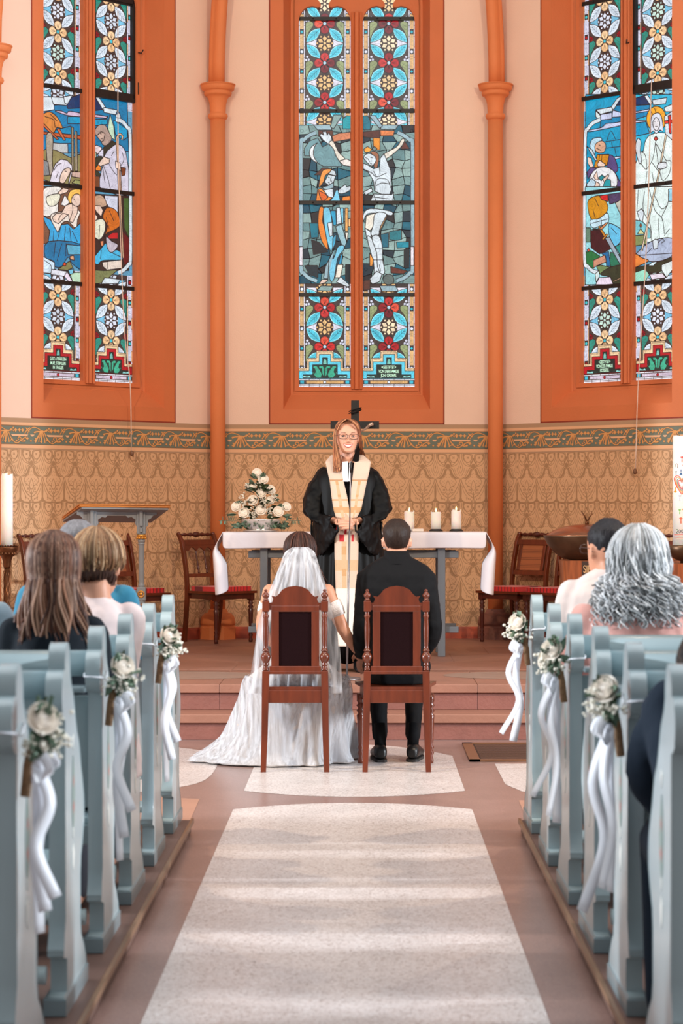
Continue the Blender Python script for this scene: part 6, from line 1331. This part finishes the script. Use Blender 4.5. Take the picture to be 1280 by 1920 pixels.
cap_hair(q, HF, kF, .014, lambda a: .05 if abs(a) < 2.2 else .18, 0, GRY[:2], rr); q.build('hair', M_hair, F_)
q = MB(); q.T = HF; q.tube([(-.055, -.085, .17), (-.03, -.108, .175), (0, -.114, .176), (.03, -.108, .175), (.055, -.085, .17)], .004, 6); q.build('hair_clip', mat('dark_clip', (56, 70, 76), .4), F_)
H1, HH, kH = seated('person', 'person in pale blue shirt at the right picture edge', 1.48, 8.95, 1.35, 1.12, .225, fabric('ice_blue_cotton', (196, 210, 222)), trouser=jeans)
q = MB(); cap_hair(q, HH, kH, .008, lambda a: .05 if abs(a) < 1.7 else .18, 0, BRN, rr); q.build('hair', M_hair, H1)
# bending guest at the lower right
gx, gy = .90, 5.50
armG = [[Vector((.79, gy + .34, .93)), Vector((.735, gy + .42, .74)), Vector((.83, gy + .50, .58))], [Vector((1.06, gy + .34, .93)), Vector((1.15, gy + .40, .72)), Vector((1.0, gy + .50, .60))]]
G_, HG, kG = seated('person', 'person bending forward in dark navy jacket at the lower right edge', gx, gy, 1.10, .98, .215, dnavy, yaw=.3, pitch=-.45, lean=.42, arms=armG, trouser=dnavy)
q = MB(); cap_hair(q, HG, kG, .012, lambda a: .03 if abs(a) < 1.9 else .18, 0, [(52, 42, 38), (34, 28, 28), (70, 56, 48)], rr, rough=.006)
strands(q, HG, kG, 240, .93, [(52, 42, 38), (34, 28, 28), (80, 64, 54)], rr, -2, 2, .010, lambda a, L, t, b_: Vector((.02 * sin(a) * t, .0, 0)), r0=.005, curl=.005, pts=5); q.build('hair', M_hair, G_)

# --- groom
black = fabric('black_suit_wool', (13, 13, 16), rough=.8, bscale=220, bump=.12, sheen=0, spec=.2)
zsC = .462; gX, gY = .187, 12.56
arms = [[Vector((gX - .165, gY, 1.02)), Vector((gX - .195, gY - .01, .72)), Vector((gX - .19, gY + .20, .60))], [Vector((gX + .165, gY, 1.02)), Vector((gX + .195, gY + .0, .73)), Vector((gX + .12, gY + .24, .60))]]
def groomlegs(q):
    for sx, ax, ay in ((-.085, -.088, 12.88), (.085, .095, 12.90)):
        limb(q, [(gX + sx, gY + .02, zsC + .09), (gX + sx * 1.3, gY + .44, zsC + .07)], [.08, .055]); limb(q, [(gX + sx * 1.3, gY + .44, zsC + .07), (gX + ax, ay, .11)], [.048, .026])
Gm, HGm, kGm = seated('person', 'person in black suit with short dark hair, seated back turned before the altar', gX, gY, 1.376, 1.125, .222, black, arms=arms, legs=False, zs=zsC, k=.96, rem=.008, hands=True, extra=groomlegs, topz=.02, pad=.14)
q = MB()
for sx, ax, ay in ((-.085, -.088, 12.88), (.085, .095, 12.90)):
    limb(q, [(gX + sx, gY - .02, zsC + .095), (gX + sx * 1.3, gY + .45, zsC + .07)], [.105, .078]); limb(q, [(gX + sx * 1.3, gY + .45, zsC + .06), (gX + ax * 1.02, ay + .01, .14)], [.070, .043])
q.build('trousers', black, Gm, mods=[REM(.009), SMO(5), ('DISPLACE', dict(texture=WRK, strength=.012, mid_level=.5))])
for ax, tw in ((-.088, -.08), (.095, .15)):
    q = MB(); cx = gX + ax; cy = 12.80 if ax < 0 else 12.82; Z = []
    def sh_(y, w, z0, z1): return [(cx + tw * (y - cy) + w * cos(t * pi / 8), y, lerp(z0, z1, .5) + (z1 - z0) / 2 * math.copysign(abs(sin(t * pi / 8)) ** .7, sin(t * pi / 8))) for t in range(16)]
    q.rings([sh_(cy - .045, .012, .03, .06), sh_(cy - .04, .032, .015, .085), sh_(cy, .040, .012, .105), sh_(cy + .06, .038, .012, .10), sh_(cy + .12, .045, .012, .075), sh_(cy + .19, .046, .012, .06), sh_(cy + .24, .030, .014, .045), sh_(cy + .255, .008, .02, .035)])
    shoe = q.build('shoe', mat('black_leather', (10, 10, 11), .4), Gm, mods=[SUB(1)])
    q = MB(); q.tube([(cx, cy + .03, .08), (cx + tw * .05, cy + .06, .21)], [.033, .035], 14)
    q.build('sock', black, Gm)
    q = MB(); q.prism([(cx + tw * (y - cy) + s * w, y) for s, L in ((1, 0), (-1, 1)) for y, w in ([(cy - .045, .02), (cy - .02, .036), (cy + .05, .036), (cy + .14, .046), (cy + .22, .036), (cy + .25, .012)] if not L else [(cy + .25, .012), (cy + .22, .036), (cy + .14, .046), (cy + .05, .036), (cy - .02, .036), (cy - .045, .02)])], .0, .016, 'z'); q.build('sole', mat('sole', (40, 38, 38), .6), shoe)
q = MB(); GH = [(46, 32, 26), (38, 27, 22), (56, 40, 33)]
cap_hair(q, HGm, kGm, .007, lambda a: (.062 if abs(a) < .9 else lerp(.062, .12, min(1, (abs(a) - .9) / .5))) if abs(a) < 1.9 else .185, 0, GH, rr, rough=.0015, nz=22, seg=70)
q.build('hair', M_hair, Gm)
q = MB(); q.rings([ringz(gX, gY + .0, z, w, d, 24, 2) for z, w, d in ((1.12, .088, .084), (1.16, .074, .070), (1.192, .066, .062), (1.190, .061, .057), (1.15, .060, .056))], cap=False); q.build('collar', black, Gm)

# --- bride
bX, bY = -.353, 12.55
lace = fabric('ivory_lace', (236, 226, 222), bscale=120, bump=.6)
armsB = [[Vector((bX - .155, bY, .965)), Vector((bX - .20, bY + .03, .74)), Vector((bX - .05, bY + .26, .62))], [Vector((bX + .155, bY, .965)), Vector((bX + .245, bY - .01, .76)), Vector((bX + .315, bY + .1, .64))]]
br = thing('person', 'person in white dress and sheer veil, seated back turned before the altar', 'person', (bX, bY, zsC), world=True)
HBr = hmat((bX + .006, bY + .03, 1.276), 0, -.05, 0, .94); kBr = .94
q = MB(); head(q, HBr, kBr); q.tube([(bX, bY + .01, 1.10), (bX, bY, 1.02), (bX, bY, .95)], [.046, .050, .075], 16)
q.rings([ringz(bX, bY, z, w, d) for z, w, d in ((zsC + .04, .16, .115), (.62, .13, .10), (.74, .125, .095), (.86, .15, .10), (.95, .165, .095), (.995, .12, .07), (1.015, .07, .05))])
for i, s in ((0, -1), (1, 1)): limb(q, armsB[i], [.046, .038, .032, .025]); dv = armsB[i][2] - armsB[i][1]; hand(q, armsB[i][2] + dv.normalized() * .02, dv, (0, 0, 1), s, .4, .9)
for s in (-1, 1): limb(q, [(bX + s * .09, bY + .02, zsC + .09), (bX + s * .1, bY + .42, zsC + .08)], [.082, .06]); limb(q, [(bX + s * .1, bY + .42, zsC + .07), (bX + s * .1, bY + .46, .06)], [.058, .036])
q.build('body', M_skin2, br, mods=[REM(.008), SMO(4)])
q = MB(); q.rings([ringz(bX, bY, z, w, d) for z, w, d in ((.47, .19, .15), (.55, .175, .135), (.64, .142, .115), (.74, .136, .108), (.84, .158, .112), (.90, .166, .110), (.905, .15, .10))]); q.build('bodice', lace, br, mods=[SUB(1)])
for s, a in ((-1, armsB[0]), (1, armsB[1])):
    q = MB(); p0 = a[0].lerp(a[1], .28); p1 = a[0].lerp(a[1], .66); q.tube([p0, p0.lerp(p1, .5), p1], [.050, .054, .046], 20); q.build('lace_sleeve', lace, br, mods=[('DISPLACE', dict(texture=FINE, strength=.012, mid_level=.5))])
M_dress = fabric('white_tulle_skirt', (190, 181, 177), rough=.8, bscale=30, bump=.1); M_dress.node_tree.nodes['Principled BSDF'].inputs['Sheen Weight'].default_value = .3
q = MB(); rs = []; nseg = 120
SKR = [(.60, -.36, 12.56, .15, .12, 0), (.54, -.365, 12.58, .20, .16, .01), (.49, -.37, 12.68, .27, .28, .02), (.44, -.372, 12.76, .295, .29, .03), (.36, -.38, 12.82, .30, .31, .04), (.26, -.395, 12.86, .315, .335, .055), (.16, -.41, 12.90, .335, .36, .065), (.08, -.43, 12.92, .36, .39, .075), (.03, -.445, 12.93, .385, .41, .08), (.008, -.45, 12.93, .41, .43, .08)]
for z, cx, cy, rx, ry, rp in SKR:
    ring = []; rp *= 1.9
    for j in range(nseg):
        a = 2 * pi * j / nseg; k_ = 1 + rp * (.6 + .5 * sin(2.3 * a + 1)) * (.5 * sin(11 * a + 1 + z * 5) + .35 * sin(23 * a + 2.3 - z * 7) + .3 * sin(37 * a + z * 9))
        tr = max(0, cos(a - pi * 1.13)) ** 6 * max(0, .10 - z) / .10 * .10 + max(0, cos(a - pi * 1.0)) ** 4 * max(0, .35 - z) * .08
        x = cx + (rx * k_ + tr) * cos(a); y = cy + (ry * k_ + tr * .4) * sin(a)
        ring.append((x, max(y, 12.455 + (.03 * sin(x * 36 + 3 * z + 2 * sin(x * 9)) + .018 * sin(x * 83 - 6 * z)) * min(1, (.5 - z) * 4) if z < .46 else 12.40), z))
    rs.append(ring)
cen = Vector((-.40, 12.85, 0)); sheer = [[(cen.x + (p[0] - cen.x) * (1.035 + .02 * sin(j * .9 + i)), max(12.43, cen.y + (p[1] - cen.y) * (1.03 + .03 * sin(j * .55 + i * .8))), p[2] * 1.0 + .006) for j, p in enumerate(r_)] for i, r_ in enumerate(rs)]
q.rings(rs, cap=False); q.build('skirt', M_dress, br, mods=[SUB(1), ('DISPLACE', dict(texture=WRK, strength=.012, mid_level=.5))])
SHEER = sheer
M_veil = D.materials.new('sheer_veil_tulle'); M_veil.use_nodes = True; nt = M_veil.node_tree; b = nt.nodes['Principled BSDF']; b.inputs['Base Color'].default_value = lin((208, 210, 216)); b.inputs['Roughness'].default_value = .8
tc = nt.nodes.new('ShaderNodeTexCoord'); mp = nt.nodes.new('ShaderNodeMapping'); mp.inputs['Scale'].default_value = (28, 28, 2.2); nz_ = nt.nodes.new('ShaderNodeTexNoise'); nz_.inputs['Scale'].default_value = 1.6; nz_.inputs['Detail'].default_value = 3
nt.links.new(tc.outputs['Object'], mp.inputs[0]); nt.links.new(mp.outputs[0], nz_.inputs[0]); mr = nt.nodes.new('ShaderNodeMapRange'); mr.inputs[1].default_value = .32; mr.inputs[2].default_value = .68; mr.inputs[3].default_value = .22; mr.inputs[4].default_value = .85
nt.links.new(nz_.outputs[0], mr.inputs[0]); nt.links.new(mr.outputs[0], b.inputs['Alpha'])
q = MB(); q.rings(SHEER[2:], cap=False); q.build('tulle_overlay', M_veil, br, mods=[SUB(1)])
def veil(edges, yb_, amp, fq, mname):
    q = MB(); g = []; P = [Vector((l, y, 0)) for y, l, r_ in edges]; Q = [Vector((r_, y, 0)) for y, l, r_ in edges]; PL, PR = smooth(P, 5), smooth(Q, 5)
    for a, c in zip(PL, PR):
        row = []; v = (a.y - edges[0][0]) / (edges[-1][0] - edges[0][0])
        for j in range(61):
            u = j / 60; px = lerp(a.x, c.x, u); y = yb_ - .035 * sin(pi * u) * (1 - v * .3) + amp * v ** .6 * sin(u * fq + 2 * v) + amp * .5 * v * sin(u * fq * 2.3)
            if a.y < 1060: y += .10 * (1060 - a.y) / 60 * (.3 + .7 * abs(2 * u - 1))
            p = at(px, a.y, y); row.append(p)
        g.append(row)
    q.sheet(g); return q.build(mname, M_veil, br)
veil([(1026, 548, 578), (1036, 534, 590), (1060, 524, 598), (1090, 512, 608), (1112, 503, 614), (1135, 500, 622)], bY - .165, .008, 40, 'veil')
veil([(1030, 550, 577), (1060, 530, 590), (1110, 508, 612), (1160, 486, 626), (1210, 478, 636), (1260, 470, 640), (1300, 462, 642)], bY - .135, .010, 30, 'long_veil')
q = MB(); DB = [(62, 38, 32), (48, 30, 26), (84, 52, 42)]
cap_hair(q, HBr, kBr, .012, lambda a: .05 if abs(a) < 1.9 else .185, 0, DB, rr)
strands(q, HBr, kBr, 300, .93, DB, rr, -2.2, 2.2, .012, lambda a, L, t, b_: Vector((.085 * sin(a) * t ** .8, -.045 * t * max(0, cos(a)), 0)), r0=.0048, curl=.004, ragged=.05, pts=8, layers=.014); q.build('hair', M_hair, br)

# --- pastor
pX, pY = -.109, 15.56
pa = thing('person', 'smiling person in black gown, cream stole and glasses, standing before the altar', 'person', (pX, pY, PZ), world=True)
HP = hmat((-.104, pY - .01, 2.030), pi + .08, .02, -.02, .985) @ Matrix.Diagonal((1.07, 1, 1, 1)); kP = .985
def sP(px, py, y): return at(px, py, y)
yh = pY - .27
q = MB(); head(q, HP, kP, True)
q.tube([HP @ Vector((0, -.03, .05)), (pX + .004, pY + .01, 1.76), (pX, pY + .01, 1.66)], [.052, .054, .085], 18)
q.rings([ringz(pX, pY + .01, z, w, d) for z, w, d in ((.95, .155, .11), (1.15, .17, .115), (1.35, .15, .105), (1.50, .155, .105), (1.62, .155, .09), (1.68, .11, .07), (1.71, .07, .055))])
for s in (-1, 1):
    limb(q, [(pX + s * .14, pY + .01, 1.62), (pX + s * .205, pY - .02, 1.40), (pX + s * .05, yh + .05, 1.335)], [.046, .038, .030, .022])
    limb(q, [(pX + s * .09, pY + .01, 1.0), (pX + s * .09, pY, .72), (pX + s * .08, pY + .02, PZ + .10)], [.085, .06, .05, .038]); limb(q, [(pX + s * .08, pY, PZ + .05), (pX + s * .10, pY - .16, PZ + .035)], [.036, .03])
# interlaced hands
for sg, rows, x0, x1, yy in ((1, (976.5, 981.5, 986.5, 991), 664, 632, yh - .018), (-1, (973.5, 979, 984, 989), 637, 664, yh - .008)):
    c0 = sP(x0 + (-2 if sg > 0 else 2), 982, yh + .02); q.tube([sP(x0 + sg * 5, 981, yh + .045), c0, sP(x0 - sg * 6, 982.5, yh + .012)], [.026, .034, .028], 12, flat=.5)
    for i, ry_ in enumerate(rows):
        L = (.9, 1, .95, .8)[i]; xe = lerp(x0, x1, L); p = [sP(x0 - sg * 3, ry_, yy + .012), sP(lerp(x0, xe, .45), ry_ - .6, yy - .012), sP(lerp(x0, xe, .8), ry_ - .2, yy - .008), sP(xe, ry_ + .8, yy + .010)]
        q.tube(smooth(p, 3), [.0085] * 4 + [.0078] * 4 + [.0068] * 2, 8); q.ball(p[-1], .007, 8, 6)
for a, c in (((652, 975), (648, 964)), ((645, 974), (650, 968))): q.tube([sP(a[0], a[1], yh), sP((a[0] + c[0]) / 2, (a[1] + c[1]) / 2, yh - .018), sP(c[0], c[1], yh - .016)], [.011, .0095, .0075], 8); q.ball(sP(c[0], c[1], yh - .016), .0075, 8, 6)
q.build('body', M_skin, pa, mods=[REM(.0042), SMO(2, .4)])
# face features
def fp(x, z, o=.001): return (x, fsurf(x, z) + o, z)
q = MB(); q.T = HP @ Matrix.Scale(kP, 4)
up = [fp(x, .0580 + .007 * (x / .031) ** 2, .0005) for x in [-.031 + i * .0062 for i in range(11)]]; lo = [fp(x, .040 + .025 * (x / .031) ** 2, .001) for x in [-.031 + i * .0062 for i in range(11)]]
q.tube(up, [.001, .0018, .0024, .003, .0032, .0028, .0032, .003, .0024, .0018, .001], 8); q.tube(lo, [.001, .0022, .003, .0036, .004, .004, .004, .0036, .003, .0022, .001], 8); q.build('lips', mat('lips', (190, 96, 88), .4), pa)
q = MB(); q.T = HP @ Matrix.Scale(kP, 4); q.sheet([[fp(x, lerp(.042 + .025 * (x / .031) ** 2, .0585 + .007 * (x / .031) ** 2, v), .0014) for x in [-.028 + i * .0056 for i in range(11)]] for v in (0, .5, 1)]); q.build('teeth', mat('teeth', (226, 216, 204), .3), pa)
for sg in (-1, 1):
    q = MB(); q.T = HP @ Matrix.Scale(kP, 4); yy = fsurf(sg * .032, .118)
    q.ball((sg * .032, yy - .0062, .118), .0115, 16, 12, sc=(1, 1, .62)); eye = q.build('eye', mat('eye_white', (236, 232, 228), .2), pa)
    q = MB(); q.T = HP @ Matrix.Scale(kP, 4); q.ball((sg * .032, yy + .0008, .1175), .0072, 14, 8, sc=(1, .6, 1)); q.build('iris', mat('iris_dark', (52, 44, 40), .2), eye)
    q = MB(); q.T = HP @ Matrix.Scale(kP, 4); q.tube([fp(sg * (.032 + x), .1235 - .0045 * (x / .014) ** 2, .0022) for x in (-.014, -.009, -.004, .002, .008, .014)], [.0010, .0020, .0025, .0025, .0020, .0010], 6); q.tube([fp(sg * (.032 + x), .1130 + .002 * (x / .014) ** 2, .0012) for x in (-.013, -.006, 0, .006, .013)], [.0006, .0012, .0014, .0012, .0006], 6); q.build('eyelid', mat('eyelid', (84, 52, 44), .6), pa)
    q = MB(); q.T = HP @ Matrix.Scale(kP, 4); q.tube([fp(sg * (.016 + i * .0062), .1385 + .0045 * sin(i / 5 * 2.6), .0012) for i in range(6)], [.0012, .0022, .0025, .0022, .0018, .001], 6); q.build('eyebrow', mat('eyebrow', (140, 96, 70), .8), pa)
glasses(HP, kP, pa, (46, 24, 22))
# hair : parted, left side falls in front of the shoulder, right side behind
q = MB(); AUB = [(156, 98, 66), (132, 78, 52), (180, 122, 84), (112, 64, 44), (196, 140, 100)]
def phair(pxs, n, ys, wid, r0):
    for i in range(n):
        u = rr.uniform(-1, 1); v = rr.random(); P = []
        for (px, py, w_), y in zip(pxs, ys): P.append(at(px + u * w_, py, y - v * .010))
        if n > 100: P[-1].z += rr.uniform(-.022, .02); P[-1].x += rr.uniform(-.004, .004)
        P = smooth(P, 4); n_ = len(P); q.tube(P, [r0 * (1 - .4 * j / n_) for j in range(n_)], 4, cap=False, c=jit(rr.choice(AUB), rr))
hy = pY - .02
phair([(652, 786.5, 3), (641, 789, 4), (632.5, 798, 3), (628, 812, 2.4), (627.5, 830, 3.2), (630, 850, 6), (632, 866, 8), (633, 880, 7.5)], 150, [hy, hy - .03, hy - .05, hy - .055, hy - .07, hy - .115, hy - .15, hy - .165], 1, .0034)
phair([(652, 786.5, 3), (663, 789, 4), (671, 798, 3), (674.5, 812, 2), (675.5, 830, 2.5), (677, 845, 4), (682, 860, 5), (688, 872, 4)], 120, [hy, hy - .03, hy - .045, hy - .04, hy - .03, hy - .0, hy + .06, hy + .09], 1, .0034)
phair([(648, 785.5, 2), (657, 788, 3), (666, 795, 3), (671, 804, 2)], 70, [hy - .02, hy - .075, hy - .085, hy - .07], 1, .003); phair([(650, 785.5, 2), (643, 788, 3), (635, 796, 2.5), (630.5, 806, 2)], 60, [hy - .02, hy - .07, hy - .075, hy - .07], 1, .003)
cap_hair(q, HP, kP, .006, lambda a: .03 if abs(a) < 1.40 else .205, 0, AUB[:4], rr, rough=.001, nz=20, seg=60)
q.build('hair', M_hair, pa)
# gown
gown = fabric('black_gown', (6, 6, 7), rough=.5, bscale=12, bump=.1, sheen=0, spec=.14)
def rip(a, z): return .05 * min(1, max(0, (1.58 - z) * 1.4)) * (sin(13 * a) * .6 + .5 * sin(23 * a + 1))
q = MB(); q.rings([ringz(pX, pY + .01, z, w, d, 110, 2.2, rip) for z, w, d in ((PZ + .035, .30, .24), (PZ + .30, .285, .225), (.9, .265, .20), (1.15, .245, .18), (1.35, .23, .165), (1.50, .22, .15), (1.60, .225, .138), (1.655, .215, .125), (1.69, .18, .11), (1.715, .13, .095), (1.735, .085, .078))]); q.build('gown', gown, pa, mods=[SUB(1)])
for s in (-1, 1):
    q = MB(); up_ = [((.120, .01, 1.685), .045), ((.165, .01, 1.635), .06), ((.195, .0, 1.56), .075), ((.215, -.02, 1.47), .085), ((.222, -.05, 1.38), .09), ((.205, -.09, 1.33), .085)]
    P = smooth([p for p, _ in up_], 4); rs = []
    for i, p in enumerate(P):
        r_ = lerp(up_[min(5, i // 4)][1], up_[min(5, i // 4 + 1)][1], (i % 4) / 4)
        nrm = Vector((s * .8, 0, .6)).normalized() if i < 5 else Vector((s, 0, .25 + (i - 5) * .02)).normalized()
        rs.append([Vector((pX + s * p.x, pY + p.y, p.z)) + nrm * r_ * cos(a) * (1 + .07 * sin(6 * a)) + Vector((0, 1, 0)) * r_ * 1.15 * sin(a) * (1 + .07 * sin(6 * a + 1)) for a in [2 * pi * j / 48 for j in range(48)]])
    q.rings(rs)
    fs = [(.235, -.03, 1.44, 1.20), (.22, -.08, 1.42, 1.12), (.18, -.15, 1.40, 1.10), (.125, -.215, 1.385, 1.16), (.08, -.26, 1.375, 1.24), (.052, -.285, 1.365, 1.285)]
    P = smooth([(a, b_, c) for a, b_, c, d_ in fs], 4); Q = smooth([(a, b_, d_) for a, b_, c, d_ in fs], 4); rs = []
    for i, (p, w_) in enumerate(zip(P, Q)):
        th = .35 + i / len(P) * .9; u_ = Vector((s * sin(th) * .6, cos(th), 0)).normalized(); hz, cz = (p.z - w_.z) / 2, (p.z + w_.z) / 2; rs.append([Vector((pX + s * p.x, pY + p.y, cz)) + Vector((0, 0, hz * cos(a))) + u_ * lerp(.075, .045, i / len(P)) * sin(a) * (1 + .12 * sin(5 * a + i * .3)) for a in [2 * pi * j / 40 for j in range(40)]])
    q.rings(rs); q.build('sleeve', gown, pa, mods=[REM(.009), SMO(8), ('DISPLACE', dict(texture=WRK, strength=.03, mid_level=.5))])
# black inner collar, white bands, stole
q = MB(); q.rings([ringz(pX + .002, pY + .0, z, w, d, 28, 2) for z, w, d in ((1.69, .085, .085), (1.72, .07, .072), (1.738, .066, .066), (1.735, .060, .06), (1.71, .06, .06))], cap=False); q.add([at(671, 835, pY - .03), at(675, 842, pY - .07), at(672, 868, pY - .13), at(660, 864, pY - .12), at(664, 852, pY - .07)], [(0, 1, 2, 3, 4)]); q.build('collar', gown, pa)
q = MB()
for x0, x1, x2, x3 in ((640.5, 652.5, 653, 640), (654, 658.5, 657, 653.5)):
    q.add([at(x0 + 1, 866, pY - .135), at(x1, 865, pY - .137), at(x2, 903, pY - .178), at(x3, 902, pY - .176)], [(0, 1, 2, 3)], 0, False)
q.build('preaching_bands', mat('white_bands', (246, 246, 250), .7), pa, mods=[SOL(.002)])
M_stole = mat('woven_stole', (255, 255, 255), .85, attr=True, bump=.3, bscale=220)
CRM = (204, 178, 158); TAN = (188, 146, 102); TAN2 = (196, 162, 126); LIN = (228, 216, 202); RED_ = (180, 40, 46); BRW = (176, 134, 98)
def stole(rows, ys, cells):
    q = MB(); NC = 10; g = []
    for (py, l, r_), y in zip(rows, ys): g.append([at(lerp(l, r_, j / NC), py, y - .010 * sin(pi * j / NC)) for j in range(NC + 1)])
    q.weld(g, lambda i, j: lin(cells(rows[i][0], (j + .5) / NC))); return q
def resamp(rows, ys, n):
    P = [Vector((a[1], a[0], a[2])) for a in rows]; out = []; yy = []
    for i in range(n + 1):
        t = i / n * (len(rows) - 1); k_ = min(len(rows) - 2, int(t)); f_ = t - k_; p = P[k_].lerp(P[k_ + 1], f_); out.append((p.y, p.x, p.z)); yy.append(lerp(ys[k_], ys[k_ + 1], f_))
    return out, yy
def cl1(py, u):
    if py < 897: return CRM
    if py < 901: return BRW
    if .35 < u < .65: return TAN2 if int((py - 900) / 8) % 3 else TAN
    if 932 < py < 938 or 950 < py < 960: return TAN
    return CRM if int((py) / 6) % 2 else (208, 180, 156)
for rows in ([(853, 621, 640), (866, 610, 639.5), (885, 614, 640), (905, 618.5, 644.5), (935, 622, 651.5), (955, 625, 654.5), (972, 630, 657)], [(853, 668, 680), (866, 664, 695), (885, 662, 692), (905, 659.5, 687), (935, 656, 681), (955, 655, 677), (972, 655, 668)]):
    yb2 = [pY - .02, pY - .12, pY - .165, pY - .175, pY - .19, pY - .20, pY - .21]; r2_, y2_ = resamp(rows, yb2, 40); q = stole(r2_, y2_, cl1); q.build('stole_band', M_stole, pa, mods=[SOL(.004)])
def cl2(py, u):
    if 985 < py < 1001: return RED_ if .0 < u < .14 or .36 < u < .54 else CRM
    if 1001 <= py < 1015: return RED_ if .22 < u < .40 or .70 < u < .80 else CRM
    if py > 1102: return LIN
    if .3 < u < .52: return TAN if int((py - 1010) / 14) % 3 == 1 else TAN2
    return TAN2 if int((py - 1010) / 20) % 3 == 2 else CRM
rows = [(984, 632, 670), (1000, 627, 672), (1040, 627, 671.5), (1100, 629, 670), (1160, 631, 669), (1212, 634, 667)]; r2_, y2_ = resamp(rows, [pY - .235, pY - .225, pY - .235, pY - .25, pY - .26, pY - .275], 90)
stole(r2_, y2_, cl2).build('stole_panel', M_stole, pa, mods=[SOL(.004)])
for s in (-1, 1):
    q = MB(); q.rings([[(pX + s * .09 + w * cos(t * pi / 8), y, z0_ + (h / 2) * (1 + sin(t * pi / 8))) for t in range(16)] for y, w, z0_, h in ((pY + .06, .03, PZ, .06), (pY - .05, .045, PZ, .09), (pY - .20, .045, PZ, .06), (pY - .27, .03, PZ, .04), (pY - .29, .008, PZ + .01, .02))]); q.build('shoe', MATS['black_leather'], pa)
